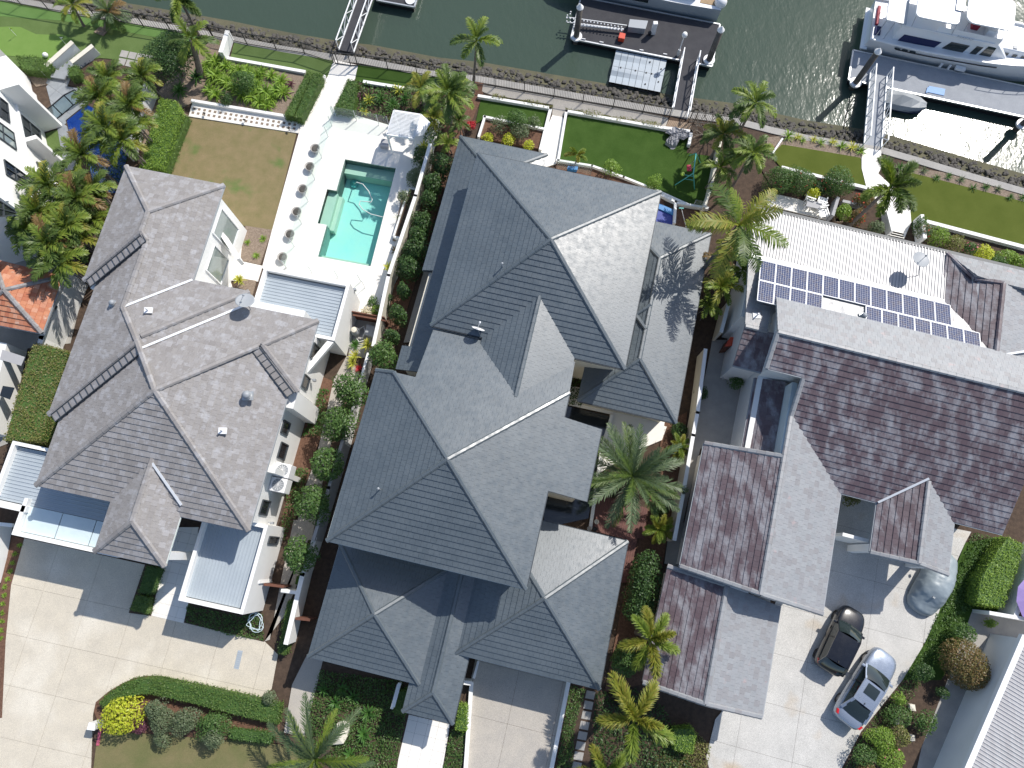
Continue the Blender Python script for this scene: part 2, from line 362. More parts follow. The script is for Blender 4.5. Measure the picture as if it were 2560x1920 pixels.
# ---------------------------------------------------------------- roofs of separate tiles
KP = .429
def plane_of(poly):
    n = Vector((0, 0, 0))
    for i in range(len(poly)):
        a, b2 = poly[i - 1], poly[i]
        n += Vector(((a.y - b2.y) * (a.z + b2.z), (a.z - b2.z) * (a.x + b2.x), (a.x - b2.x) * (a.y + b2.y)))
    n.normalize()
    if n.z < 0: n = -n
    c = sum(poly, Vector((0, 0, 0))) / len(poly)
    ex = Vector((0, 0, 1)).cross(n); ex.normalize(); ey = n.cross(ex)
    if ey.z < 0: ex = -ex; ey = n.cross(ex)
    return c, n, ex, ey
def wedge(mb, p2, y0, e, t, o, ex, ey, n, mi, jit=0):
    if area2(p2) < 0: p2 = p2[::-1]
    k = len(p2); top = [o + ex * x + ey * y + n * (t * (1 - .85 * (y - y0) / e) + .006 + jit) for x, y in p2]; bot = [o + ex * x + ey * y - n * .012 for x, y in p2]
    mb.add(top + bot, [tuple(range(k))] + [(i, i + k, (i + 1) % k + k, (i + 1) % k) for i in range(k)], mi)
def tile_roof(house, faces, mats, w=.30, e=.325, t=.045, nind=300, gap=.006, deck='soil'):
    "faces: (polygon, material number); every tile is cut to the face it lies on; the largest in view stay single objects"
    dk = MB()
    for poly, mi in faces: dk.slab([p - Vector((0, 0, .025)) for p in poly], .14)
    ro = dk.build('roof', deck, house); rest = MB(); full = []
    for poly, mi in faces:
        c, n, ex, ey = plane_of(poly)
        q = [((p - c).dot(ex), (p - c).dot(ey)) for p in poly]
        ys = min(y for x, y in q); x0 = min(x for x, y in q); x1 = max(x for x, y in q); y1 = max(y for x, y in q)
        row = 0; y = ys - .04
        while y < y1:
            off = (row % 2) * w / 2; k = int((x0 - off) / w) - 1
            band = clip_rect(q, x0 - 1, x1 + 1, max(y, ys - 1), y + e)
            if band:
                while k * w + off < x1:
                    xa = k * w + off; p2 = clip_rect(band, xa + gap / 2, xa + w - gap / 2, y, y + e)
                    if p2 and abs(area2(p2)) > .004:
                        if abs(area2(p2)) > .985 * (w - gap) * e:
                            o = c + ex * (xa + gap / 2) + ey * y
                            a2 = [apparent(o), apparent(o + ex * w), apparent(o + ex * w + ey * e), apparent(o + ey * e)]
                            full.append((abs(area2(a2)), len(full), o, ex, ey, n, mi))
                        else: wedge(rest, p2, y, e, t, c, ex, ey, n, mi, random.uniform(0, .004))
                    k += 1
            y += e; row += 1
    full.sort(key=lambda r: -r[0])
    base = {}
    for i in range(len(mats)):
        mb = MB(); wedge(mb, [(0, 0), (w - gap, 0), (w - gap, e), (0, e)], 0, e, t, Vector((0, 0, 0)), Vector((1, 0, 0)), Vector((0, 1, 0)), Vector((0, 0, 1)), 0)
        me = bpy.data.meshes.new('roof_tile'); me.from_pydata(mb.v, [], mb.f); me.materials.append(MATS[mats[i]]); base[i] = me
    og = origin(house)
    for _, _, o, ex, ey, n, mi in full[:nind]:
        ob = bpy.data.objects.new('roof_tile', base[mi]); col.objects.link(ob); ob.parent = ro
        mm = Matrix.Identity(4)
        for r_ in range(3): mm[r_][0], mm[r_][1], mm[r_][2], mm[r_][3] = ex[r_], ey[r_], n[r_], o[r_] - og[r_]
        ob.matrix_basis = mm
    for _, _, o, ex, ey, n, mi in full[nind:]:
        wedge(rest, [(0, 0), (w - gap, 0), (w - gap, e), (0, e)], 0, e, t, o, ex, ey, n, mi, random.uniform(0, .004))
    if rest.v: rest.build('roof_tiling', mats, ro, kind='stuff')
    return ro
CAPS = {}
def ridge_caps(ro, house, lines, matname, w=.3, h=.085, ln=.44):
    key = (matname, w)
    if key not in CAPS:
        mb = MB(); rings = [[(x, -w / 2 * s, 0), (x, -w / 4 * s, h * s), (x, w / 4 * s, h * s), (x, w / 2 * s, 0)] for x, s in ((0, 1.0), (ln + .02, .88))]
        mb.loft(rings, close=False, caps=False); mb.add(rings[0], [(0, 1, 2, 3)])
        me = bpy.data.meshes.new('ridge_tile'); me.from_pydata(mb.v, [], mb.f); me.materials.append(MATS[matname]); CAPS[key] = me
    og = origin(house)
    for p, q in lines:
        p, q = Vector(p), Vector(q)
        if p.z > q.z: p, q = q, p
        d = (q - p); Ln = d.length; d.normalize(); s = Vector((0, 0, 1)).cross(d).normalized(); u = d.cross(s); n = max(1, round(Ln / ln))
        for i in range(n):
            o = p + d * (i * Ln / n) + u * .035 - og
            ob = bpy.data.objects.new('ridge_tile', CAPS[key]); col.objects.link(ob); ob.parent = ro; mm = Matrix.Identity(4); sc = Ln / n / ln
            for r_ in range(3): mm[r_][0], mm[r_][1], mm[r_][2], mm[r_][3] = d[r_] * sc, s[r_], u[r_], o[r_]
            ob.matrix_basis = mm
def gutters(ro, lines, m, w=.13, h=.13, name='gutter'):
    for p, q in lines: MB().bar(p, q, w, h, lift=-.05).build(name, m, ro)
def valley(ro, lines, w=.16, m='valley_tin'):
    for p, q in lines: MB().bar(p, q, w, .05, lift=.085).build('valley_flashing', m, ro)
def walls(house, polys, m, name='wall'):
    for poly, z0, z1 in polys: MB().prism(poly, z0, z1).build(name, m, house)
def rect(F, x0, x1, y0, y1, z=0): return [F(x0, y0, z), F(x1, y0, z), F(x1, y1, z), F(x0, y1, z)]
# ================================================================ slate-roofed house in the middle
hc = thing('slate_roof_house', 'large house under dark slate grey hip roofs in the middle of the three lots', 'house', CF(-2, 8))
def P3(F, *L): return [F(*p) for p in L]
za, zc = 5.6, 6.35
Aa = (-1.73, 17.15, za + 5.6 * KP); A1, A2, A3, A4 = (-7.33, 22.76, za), (3.86, 22.76, za), (3.86, 11.55, za), (-7.33, 11.55, za)
Ca = (-4.17, 4.05, 8.62); C1, C2, C3 = (-9.45, -1.22, zc), (1.12, -1.22, zc), (1.12, 9.34, zc)
Cn = lambda y: 8.62 - (y - 4.05) * KP
D1, D2 = (-1.66, 14.25, 6.74), (-1.66, 8.35, 6.74)
zf = 3.0; F1, F2 = (4.73, 19.2, zf + 2.95 * KP), (4.73, 12.75, zf + 2.95 * KP)
Ga, Ha = (-6.39, -4.38, zf + 3.1 * KP), (2.23, -1.5, zf + 4.0 * KP)
I1, I2 = (-2.42, -1.3, 3.35), (-2.42, -7.62, 3.35)
Ba = (-6.35, 22.33, 4.23)
fc = [P3(CF, A1, A2, Aa), P3(CF, A2, A3, Aa), P3(CF, A3, A4, Aa), P3(CF, A4, A1, Aa),
      P3(CF, C1, C2, Ca), P3(CF, C2, (1.12, 3.9, zc), (3.3, 3.9, 5.42), (3.3, 7.95, 5.42), (1.12, 7.95, zc), C3, Ca),
      P3(CF, Ca, C3, (1.08, 11.34, Cn(11.34)), (-7.15, 11.34, Cn(11.34)), (-7.15, 8.15, Cn(8.15)), (-8.36, 8.15, Cn(8.15))),
      P3(CF, C1, (-9.45, 8.15, zc), (-8.36, 8.15, Cn(8.15)), Ca),
      P3(CF, D1, D2, (-4.3, 11.0, 5.6), (-4.3, 11.55, 5.6)), P3(CF, D1, D2, (.98, 11.0, 5.6), (.98, 11.55, 5.6)),
      P3(CF, (1.78, 22.15, zf), (7.68, 22.15, zf), F1), P3(CF, (7.68, 22.15, zf), (7.68, 9.8, zf), F2, F1),
      P3(CF, (7.68, 9.8, zf), (1.78, 9.8, zf), F2), P3(CF, (1.78, 22.15, zf), F1, F2, (1.78, 9.8, zf)),
      P3(CF, (-9.5, -7.45, zf), (-3.28, -7.45, zf), Ga), P3(CF, (-3.28, -7.45, zf), (-3.28, -1.3, zf), Ga), P3(CF, (-3.28, -1.3, zf), (-9.5, -1.3, zf), Ga), P3(CF, (-9.5, -1.3, zf), (-9.5, -7.45, zf), Ga),
      P3(CF, (-1.76, -5.48, zf), (6.22, -5.48, zf), Ha), P3(CF, (6.22, -5.48, zf), (6.22, 2.5, zf), Ha), P3(CF, (6.22, 2.5, zf), (-1.76, 2.5, zf), Ha), P3(CF, (-1.76, 2.5, zf), (-1.76, -5.48, zf), Ha),
      P3(CF, (-3.82, -9.0, 2.75), (-1.02, -9.0, 2.75), I2), P3(CF, (-1.02, -9.0, 2.75), (-1.02, -1.3, 2.75), I1, I2), P3(CF, (-3.82, -9.0, 2.75), I2, I1, (-3.82, -1.3, 2.75)),
      P3(CF, (-9.22, 25.2, 3), (-3.48, 25.2, 3), Ba), P3(CF, (-3.48, 25.2, 3), (-3.48, 22.0, 3), (-6.35, 22.0, 4.23), Ba),
      P3(CF, (-9.22, 25.2, 3), Ba, (-6.9, 21.8, 4.0), (-6.9, 9.2, 4.0), (-9.15, 9.2, 3.03), (-9.15, 10.7, 3.03), (-8.5, 10.7, 3.31), (-8.5, 15.68, 3.31), (-9.22, 15.68, 3))]
rc = tile_roof(hc, [(p, 0) for p in fc], ['slate_tile'], deck='gutter_dark')
W3 = lambda *L: [(CF(*a), CF(*b)) for a, b in L]
ridge_caps(rc, hc, W3((A1, Aa), (A2, Aa), (A3, Aa), (A4, Aa), (C1, Ca), (C2, Ca), (C3, Ca), ((-8.36, 8.15, Cn(8.15)), Ca), (D2, D1), ((7.68, 22.15, zf), F1), ((7.68, 9.8, zf), F2), ((1.78, 9.8, zf), F2), ((1.78, 22.15, zf), F1), (F2, F1),
                       ((-9.5, -7.45, zf), Ga), ((-3.28, -7.45, zf), Ga), ((-3.28, -1.3, zf), Ga), ((-9.5, -1.3, zf), Ga), ((-1.76, -5.48, zf), Ha), ((6.22, -5.48, zf), Ha), ((6.22, 2.5, zf), Ha), ((-1.76, 2.5, zf), Ha),
                       ((-3.82, -9.0, 2.75), I2), ((-1.02, -9.0, 2.75), I2), (I2, I1), ((-9.22, 25.2, 3), Ba), ((-3.48, 25.2, 3), Ba), ((-9.45, 8.15, zc), (-8.36, 8.15, Cn(8.15)))), 'slate_tile', .26, .075, .52)
gutters(rc, W3((A1, A2), (A2, A3), (A3, A4), (C2, (1.12, 3.9, zc)), ((1.12, 7.95, zc), C3), ((1.78, 9.8, zf), (7.68, 9.8, zf)), ((7.68, 9.8, zf), (7.68, 22.15, zf)), ((4.0, 22.15, zf), (7.68, 22.15, zf)), ((3.3, 3.9, 5.4), (3.3, 7.95, 5.4)),
               ((-3.28, -7.45, zf), (-3.28, -1.3, zf)), ((6.22, -5.48, zf), (6.22, 2.5, zf)), ((1.2, 2.5, zf), (6.22, 2.5, zf)), ((-1.02, -9.0, 2.75), (-1.02, -5, 2.75)), ((-9.22, 25.2, 3), (-3.48, 25.2, 3)), ((-8.5, 10.7, 3.28), (-8.5, 15.68, 3.28)), ((-7.15, 11.36, 5.4), (-4.3, 11.36, 5.4)),
               ((-8.5, 15.7, 3.15), (-9.22, 15.7, 3.0))), 'gutter_dark')
gutters(rc, W3((A4, A1), (C1, C2), ((-9.45, 8.15, zc), C1), ((-9.5, -7.45, zf), (-3.28, -7.45, zf)), ((-9.5, -1.4, zf), (-9.5, -7.45, zf)), ((-1.76, -5.48, zf), (6.22, -5.48, zf)), ((-1.76, -5.48, zf), (-1.76, -1.3, zf)),
               ((-3.82, -9.0, 2.75), (-1.02, -9.0, 2.75)), ((-9.22, 25.2, 3), (-9.22, 15.68, 3))), 'gutter_pale', .07, .1)
walls(hc, [(rect(CF, -6.9, 3.4, 11.9, 22.3), 0, 5.5), (rect(CF, -9.0, .7, -.8, 8.0), 0, 6.25), (rect(CF, -6.8, .7, 7.9, 12.0), 0, 5.3), (rect(CF, .6, 2.9, 4.2, 7.6), 0, 5.3), (rect(CF, 2.3, 7.2, 10.3, 21.7), 0, 2.95), (rect(CF, -9.05, -3.75, -7.0, -1.0), 0, 2.95),
           (rect(CF, -1.3, 5.75, -4.9, 2.1), 0, 2.95), (rect(CF, -3.3, -1.5, -6.0, -1.0), 0, 2.7), (rect(CF, -8.8, -6.8, 9.5, 24.7), 0, 2.95), (rect(CF, -6.9, -3.9, 22.2, 24.8), 0, 2.95)], 'cream_render')
# low hips of the small bay on the inner side of the east wing
ridge_caps(rc, hc, W3(((4.0, 15.45, 4.05), (4.73, 16.15, 4.33)), ((4.0, 15.45, 4.05), (4.73, 14.6, 4.33))), 'slate_tile', .26, .075, .52)
for k, (x, y, z) in enumerate(((-4.05, 15.35, 7.05), (-7.3, 1.9, 7.3))):
    v = thing('roof_vent', ['thin grey vent pipe on the west slope of the big square slate roof', 'thin grey vent pipe on the slate roof slope above the row of garden trees'][k], 'vent pipe', CF(x, y, z), 'vent pipes on the slate roof')
    MB().tube([CF(x, y, z - .1), CF(x, y, z + .5)], .035, 8).build('pipe', 'gutter_grey', v); MB().lathe(CF(x, y, z + .48), [(.06, 0), (.06, .06), (.01, .09)], 10).build('cap', 'gutter_grey', v)
def dish(label, base, top, tilt, az, w, m, cat='satellite dish', arm=None):
    o = thing('satellite_dish', label, cat, base); base, top = Vector(base), Vector(top)
    MB().tube([base, top], .025, 8).build('mast', 'steel_rod', o)
    n = Vector((math.cos(R(az)) * math.cos(R(tilt)), math.sin(R(az)) * math.cos(R(tilt)), math.sin(R(tilt)))); a = n.cross(Vector((0, 0, 1))).normalized(); b2 = n.cross(a)
    mb = MB(); rings = []
    for r_, dp in ((.02, 0), (.5, .03), (.85, .085), (1, .12), (1.0, .1), (.85, .065), (.5, .01), (.02, -.02)):
        rings.append([top + a * (w * r_ * math.cos(t)) + b2 * (w * 1.1 * r_ * math.sin(t)) + n * (dp * w * 1.3) for t in [k * math.pi / 12 for k in range(24)]])
    mb.loft(rings).build('reflector', m, o, smooth=True); f = top + n * w * 1.1 - b2 * w * .2
    MB().tube([top - b2 * w, f], .015, 6).build('arm', 'steel_rod', o); MB().lathe(f - Vector((0, 0, .05)), [(.05, 0), (.06, .1), (.03, .13)], 10).build('receiver', m, o)
dish('white satellite dish at the gutter of the middle slate roof', CF(-4.45, 11.6, 5.6), CF(-4.6, 11.75, 6.2), 25, 70, .38, 'plastic_white')

# ================================================================ brown-tiled house on the left
hl = thing('brown_tile_house', 'white house under a weathered brown-grey tiled hip roof beside the brown lawn', 'house', LF(-20, 5))
e = 5.45
L_R1, L_Rn, L_Rm, L_R2, L_R3, L_R4 = (-24.22, 14.77, 6.77), (-24.22, 13.47, 6.77), (-23.82, 13.07, 6.6), (-23.82, 8.97, 6.6), (-21.92, 7.07, 7.41), (-19.85, 4.65, 8.0)
fl = [P3(LF, (-27.3, 17.85, e), (-21.15, 17.85, e), L_R1), P3(LF, (-27.3, 17.85, e), L_R1, L_Rn, (-27.3, 10.38, e)),
      P3(LF, (-21.15, 17.85, e), (-21.15, 11.65, e), L_R2, L_Rm, L_Rn, L_R1), P3(LF, (-26.5, 10.38, e), L_Rm, L_R2, L_R3, (-26.5, 2.48, e)),
      P3(LF, L_R2, (-21.15, 11.65, e), (-17.75, 11.65, e), (-21.92, 7.48, 7.24), L_R3), P3(LF, (-17.75, 11.65, e), (-17.75, 10.76, e), (-21.92, 6.59, 7.24), (-21.92, 7.48, 7.24)),
      P3(LF, (-25.8, -1.35, e), L_R4, (-21.72, 6.62, 7.2), (-25.8, 2.5, e)), P3(LF, (-17.75, 10.76, e), (-13.4, 10.76, e), L_R4, (-21.75, 6.7, 7.17), (-21.92, 6.59, 7.2)),
      P3(LF, (-13.4, 10.76, e), (-13.4, 6.5, e), (-15.7, 8.5, 6.44)), P3(LF, (-13.9, -1.35, e), (-13.9, 6.1, e), (-16.0, 8.25, 6.35), L_R4),
      P3(LF, (-25.8, -1.35, e), (-13.9, -1.35, e), L_R4)]
Lr1, Lr2 = (-19.58, 1.3, 6.5), (-19.58, -2.07, 6.5)
fl += [P3(LF, (-21.55, -4.0, e), (-17.68, -4.0, e), Lr2), P3(LF, (-17.68, -4.0, e), (-17.68, .4, e), Lr1, Lr2), P3(LF, (-21.55, -4.0, e), Lr2, Lr1, (-21.55, .4, e))]
rl = tile_roof(hl, [(p, 0) for p in fl], ['brown_tile'], w=.31, e=.325, deck='grey_render')
WL = lambda *L: [(LF(*a), LF(*b)) for a, b in L]
ridge_caps(rl, hl, WL(((-27.3, 17.85, e), L_R1), ((-21.15, 17.85, e), L_R1), (L_Rn, L_R1), ((-27.3, 10.38, e), L_Rn), (L_Rm, L_Rn), (L_R2, L_Rm), (L_R2, L_R3), ((-26.5, 2.48, e), L_R3), ((-17.75, 11.65, e), (-21.92, 7.48, 7.24)), (L_R3, L_R4), ((-25.8, -1.35, e), L_R4), ((-13.9, -1.35, e), L_R4),
                       ((-13.4, 10.76, e), (-15.7, 8.5, 6.44)), ((-15.9, 8.4, 6.44), L_R4), ((-13.4, 6.5, e), (-15.7, 8.5, 6.44)), ((-21.55, -4.0, e), Lr2), ((-17.68, -4.0, e), Lr2), (Lr2, Lr1)), 'brown_tile', .34, .09, .46)
valley(rl, WL(((-21.15, 11.65, e), L_R2), ((-17.75, 10.76, e), (-21.8, 6.75, 7.15)), ((-17.68, -.75, e + .25), (-19.5, 1.05, 6.5))), .13)
gutters(rl, WL(((-27.3, 17.85, e), (-21.15, 17.85, e)), ((-21.15, 11.65, e), (-17.75, 11.65, e)), ((-17.7, 10.76, e), (-13.4, 10.76, e)), ((-25.8, -1.35, e), (-21.6, -1.35, e)), ((-17.7, -1.35, e), (-13.9, -1.35, e)), ((-13.9, -1.35, e), (-13.9, 6.1, e)), ((-13.4, 6.5, e), (-13.4, 10.76, e)), ((-21.15, 11.65, e), (-21.15, 17.85, e))), 'gutter_grey', .09, .1)
gutters(rl, WL(((-27.3, 10.38, e), (-27.3, 17.85, e)), ((-26.5, 2.48, e), (-26.5, 10.38, e)), ((-25.8, -1.35, e), (-25.8, 2.5, e)), ((-21.55, -4.0, e), (-21.55, -.6, e)), ((-21.55, -4.0, e), (-17.68, -4.0, e)), ((-17.68, -4.0, e), (-17.68, -.6, e))), 'gutter_pale', .08, .1)
# open lattice strips where the parallel slopes step past each other
def lattice(a, b, off, n, sub):
    a, b, off = LF(*a), LF(*b), LF(*off); o = MB(); u = Vector((0, 0, .05))
    s = MB().slab([a + u, b + u, b + off + u, a + off + u], .02).build('lattice_backing', 'brown_tile', rl)
    MB().bar(a + off + u * 1.6, b + off + u * 1.6, .04, .05).build('lattice_rail', 'gutter_dark', rl); MB().bar(a + off * .15 + u * 1.6, b + off * .15 + u * 1.6, .04, .05).build('lattice_rail', 'gutter_dark', rl)
    for k in range(n + 1):
        p = a.lerp(b, k / n); MB().bar(p + off * .15 + u * 1.5, p + off + u * 1.5, .03, .04).build('lattice_slat', 'gutter_dark', rl)
lattice((-27.1, 10.45, e + .12), (-24.15, 13.4, 6.74), (.42, -.42, -.02), 11, 0)
lattice((-26.3, 2.55, e + .12), (-21.95, 6.9, 7.38), (.4, -.4, -.02), 15, 0)
lattice((-13.5, 6.45, e + .1), (-15.75, 8.4, 6.42), (-.36, -.38, -.02), 8, 0)
walls(hl, [(rect(LF, -26.8, -21.6, 10.0, 17.4), 0, 5.4), (rect(LF, -25.4, -14.3, -.9, 11.2), 0, 5.4), (rect(LF, -14.6, -13.95, 6.8, 10.3), 0, 5.4), (rect(LF, -20.9, -18.2, -1.2, -.7), 0, 5.3)], 'white_render')
for x in (-21.15, -18.1): MB().prism(rect(LF, x - .2, x + .2, -3.7, -3.3), 0, 5.4).build('portico_pier', 'white_render', hl)
# flat-roofed annexes: parapet walls round ribbed sheet roofing
def ribbed(F, x0, x1, y0, y1, z, along, step, house, m='metal_sheet', name='roof_sheet', rib=.035, fall=0):
    mb = MB(); n = int(((x1 - x0) if along == 'y' else (y1 - y0)) / step); prof = []
    for k in range(n): b0 = k * step; prof += [(b0, 0), (b0 + step * .7, 0), (b0 + step * .76, rib), (b0 + step * .94, rib)]
    prof.append((n * step, 0)); vs = []
    for t, h in prof:
        if along == 'y': vs += [F(x0 + t, y0, z + h), F(x0 + t, y1, z + h + fall)]
        else: vs += [F(x0, y0 + t, z + h), F(x1, y0 + t, z + h)]
    mb.add(vs, [(2 * i, 2 * i + 2, 2 * i + 3, 2 * i + 1) for i in range(len(prof) - 1)]); return mb.build(name, m, house)
def parapet(F, x0, x1, y0, y1, z0, z1, house, sides='NSEW', t=.2, m='white_render'):
    for s_, r_ in (('N', (x0, x1, y1 - t, y1)), ('S', (x0, x1, y0, y0 + t)), ('W', (x0, x0 + t, y0 + t, y1 - t)), ('E', (x1 - t, x1, y0 + t, y1 - t))):
        if s_ in sides: MB().prism(rect(F, *r_), z0, z1).build('parapet_wall', m, house)
parapet(LF, -18.3, -12.87, 10.33, 14.05, 0, 3.3, hl); ribbed(LF, -18.1, -13.07, 10.5, 13.85, 2.92, 'x', .205, hl)
parapet(LF, -17.38, -13.69, -5.79, -.9, 0, 3.3, hl, 'NSEW', .2); ribbed(LF, -17.18, -13.89, -5.55, -1.0, 2.92, 'y', .19, hl)
parapet(LF, -29.45, -25.6, -2.6, .73, 0, 3.3, hl, 'NW'); parapet(LF, -29.45, -27.3, -3.0, -2.6, 0, 3.3, hl, 'S', .35); parapet(LF, -27.6, -21.4, -4.3, -2.0, 0.0, 3.3, hl, 'SW', .22)
ribbed(LF, -29.25, -21.5, -2.6, .5, 2.92, 'x', .205, hl)
for k in range(3): MB().prism(rect(LF, -27.35 + k * 2.0, -25.4 + k * 2.0, -4.05, -2.62), 2.9, 2.97).build('frosted_panel', 'frosted', hl)
# windows of the east and garden fronts
def window(F, axis, c, a0, a1, z0, z1, house, out=1, m='window_glass', frame='gutter_dark', mull=0, name='window'):
    "axis 'x': pane in a wall facing +-x at x=c, from y a0 to a1"
    f = (lambda a, d, z: F(c + d * out, a, z)) if axis == 'x' else (lambda a, d, z: F(a, c + d * out, z))
    w = MB().add([f(a0, .03, z0), f(a1, .03, z0), f(a1, .03, z1), f(a0, .03, z1), f(a0, -.05, z0), f(a1, -.05, z0), f(a1, -.05, z1), f(a0, -.05, z1)], [(0, 1, 2, 3), (4, 7, 6, 5), (0, 4, 5, 1), (1, 5, 6, 2), (2, 6, 7, 3), (3, 7, 4, 0)]).build(name, m, house)
    fr = MB()
    for p, q in (((a0, z0), (a1, z0)), ((a0, z1), (a1, z1)), ((a0, z0), (a0, z1)), ((a1, z0), (a1, z1))): fr.bar(f(p[0], .05, p[1]), f(q[0], .05, q[1]), .07, .07)
    for k in range(1, mull + 1): a = a0 + (a1 - a0) * k / (mull + 1); fr.bar(f(a, .05, z0), f(a, .05, z1), .05, .05)
    fr.build('frame', frame, w); return w
for y0, y1, z0, z1 in ((4.3, 5.0, 2.7, 3.9), (7.2, 7.9, 2.6, 3.7)): window(LF, 'x', -13.93 if y0 > 6.8 else -14.3, y0, y1, z0, z1, hl)
window(LF, 'x', -14.3, 2.9, 3.8, 2.0, 3.3, hl); window(LF, 'x', -14.3, -.4, .4, 2.3, 3.6, hl); window(LF, 'x', -13.69, -1.9, -1.5, .9, 2.6, hl, mull=0)
window(LF, 'x', -13.95, 9.0, 9.9, 2.3, 3.6, hl)
for y0, y1, z0, z1, m_ in ((15.2, 16.9, 1.3, 4.2, 'pale_window'), (13.0, 14.7, 1.3, 3.6, 'pale_window'), (10.6, 11.6, 1.5, 3.6, 'window_glass')): window(LF, 'x', -21.6, y0, y1, z0, z1, hl, 1, m_, 'white_paint')
for y0, y1 in ((5.6, 6.6), (1.9, 2.2)): MB().prism(rect(LF, -14.35, -13.6, y0, y1), 0, 4.9).build('wall_fin', 'white_render', hl)
MB().prism([LF(-21.7, 15.6), LF(-20.2, 14.2), LF(-20.05, 14.35), LF(-21.6, 15.85)], 2.2, 3.1).build('awning_beam', 'white_render', hl)
MB().prism([LF(-14.0, 8.0), LF(-12.9, 10.3), LF(-13.3, 10.3), LF(-14.0, 8.8)], 2.9, 3.2).build('entry_canopy', 'white_render', hl)
dish('dark grey satellite dish at the brown roof gutter beside the flat metal roof', LF(-17.3, 10.6, 5.6), LF(-17.35, 10.75, 6.5), 62, 60, .5, 'plastic_grey')
def on_roof(k, x, y, z0, F, fn): return at(k, x, y, z0)
def pipe_vent(p, label, plate=True):
    o = thing('vent_pipe', label, 'vent pipe', p); p = Vector(p)
    if plate: MB().slab([p + Vector((dx * .22, dy * .17, .1 + .0 * dx)) for dx, dy in ((-1, -1), (1, -1), (1, 1), (-1, 1))], .1).build('flashing_plate', 'plastic_white', o)
    MB().tube([p, p + Vector((0, 0, .45))], .045, 10).build('pipe', 'plastic_white', o)
pipe_vent(at('g', 1235, 1250, 6.7), 'white vent pipe on a white plate on the upper brown roof'); pipe_vent(at('l', 1850, 755, 6.6), 'white vent pipe on a white plate beside the turbine vent')
def turbine(p, label, s=1.0):
    o = thing('roof_ventilator', label, 'ventilator', p); p = Vector(p)
    MB().slab([p + Vector((dx * .36 * s, dy * .3 * s, .09)) for dx, dy in ((-1, -1), (1, -1), (1, 1), (-1, 1))], .12).build('base_plate', 'galv', o)
    MB().lathe(p, [(.22 * s, 0), (.22 * s, .25 * s), (.3 * s, .33 * s), (.3 * s, .38 * s)], 20).build('collar', 'galv', o)
    MB().lathe(p + Vector((0, 0, .38 * s)), [(.26 * s, 0), (.27 * s, .08 * s), (.2 * s, .19 * s), (.08 * s, .25 * s), (.01, .26 * s)], 20).build('dome', 'plastic_grey', o, smooth=True)
turbine(at('l', 2060, 465, 6.5), 'round grey turbine ventilator on a pale plate on the brown roof', .8); turbine(at('g', 945, 1195, 6.25), 'small galvanised ventilator cap on the west slope of the brown roof', .6)

# ================================================================ purple and pale tiled house on the right
hr = thing('weathered_tile_house', 'sprawling house with purple-brown and bleached grey tiles and solar panels', 'house', RF(18, 12))
Sz = lambda y: 7 - (15.4 - y) * .5
fr_ = [(P3(RF, (11.1, 15.4, 7), (11.1, 13.55, Sz(13.55)), (13.1, 13.55, Sz(13.55)), (13.1, 11.3, Sz(11.3)), (16.5, 8.3, Sz(8.3)), (26.3, 8.3, Sz(8.3)), (26.3, 15.4, 7)), 1),
       (P3(RF, (11.1, 15.4, 7), (26.3, 15.4, 7), (26.3, 17.95, 5.6), (11.1, 17.95, 5.6)), 0),
       (P3(RF, (11.0, 17.7, 5.43), (24.2, 17.7, 5.43), (21.0, 20.7, 4.55), (11.0, 20.7, 4.55)), 0),
       (P3(RF, (9.35, 20.7, 4.5), (11.1, 20.7, 4.5), (11.1, 16.1, 5.0), (9.8, 16.1, 5.0)), 0), (P3(RF, (9.82, 14.0, 3.9), (11.95, 14.0, 3.9), (11.95, 16.1, 5.0), (9.8, 16.1, 5.0)), 1),
       (P3(RF, (9.2, 9.15, 3.42), (9.2, 2.05, 3.42), (13.2, 1.6, 5.1), (13.2, 9.15, 5.1)), 1), (P3(RF, (13.2, 1.6, 5.1), (17.2, 1.53, 3.42), (17.2, 8.6, 3.42), (13.2, 11.9, 5.1)), 0),
       (P3(RF, (8.66, 1.9, 2.8), (8.55, -4.38, 2.8), (11.75, -4.5, 3.9), (11.75, 1.7, 3.9)), 1), (P3(RF, (11.75, 1.7, 3.9), (11.75, -4.5, 3.9), (15.12, -4.54, 2.8), (15.12, 1.36, 2.8)), 0),
       (P3(RF, (19.3, 5.45, 3.42), (21.5, 5.42, 4.32), (21.5, 10.2, 4.32), (19.3, 10.2, 3.42)), 1), (P3(RF, (21.5, 5.42, 4.32), (23.6, 5.36, 3.42), (23.6, 10.2, 3.42), (21.5, 10.2, 4.32)), 0),
       (P3(RF, (11.4, 9.2, 3.2), (11.4, 13.8, 3.2), (13.0, 13.8, 3.85), (13.0, 9.2, 3.85)), 1),
       (P3(RF, (20.95, 24.0, 4.3), (22.3, 22.35, 5.0), (23.7, 22.25, 5.5), (23.7, 17.8, 5.5), (20.8, 20.75, 4.3)), 1), (P3(RF, (20.95, 24.0, 4.3), (31, 24.0, 4.3), (31, 22.2, 5.45), (23.7, 22.25, 5.45), (22.3, 22.4, 5.3)), 0),
       (P3(RF, (23.7, 22.25, 5.5), (23.7, 17.8, 5.5), (27.5, 17.8, 4.4), (27.5, 22.25, 4.4)), 0)]
rr = tile_roof(hr, fr_, ['pale_tile', 'purple_tile'], w=.3, e=.34, deck='grey_render')
WR = lambda *L: [(RF(*a), RF(*b)) for a, b in L]
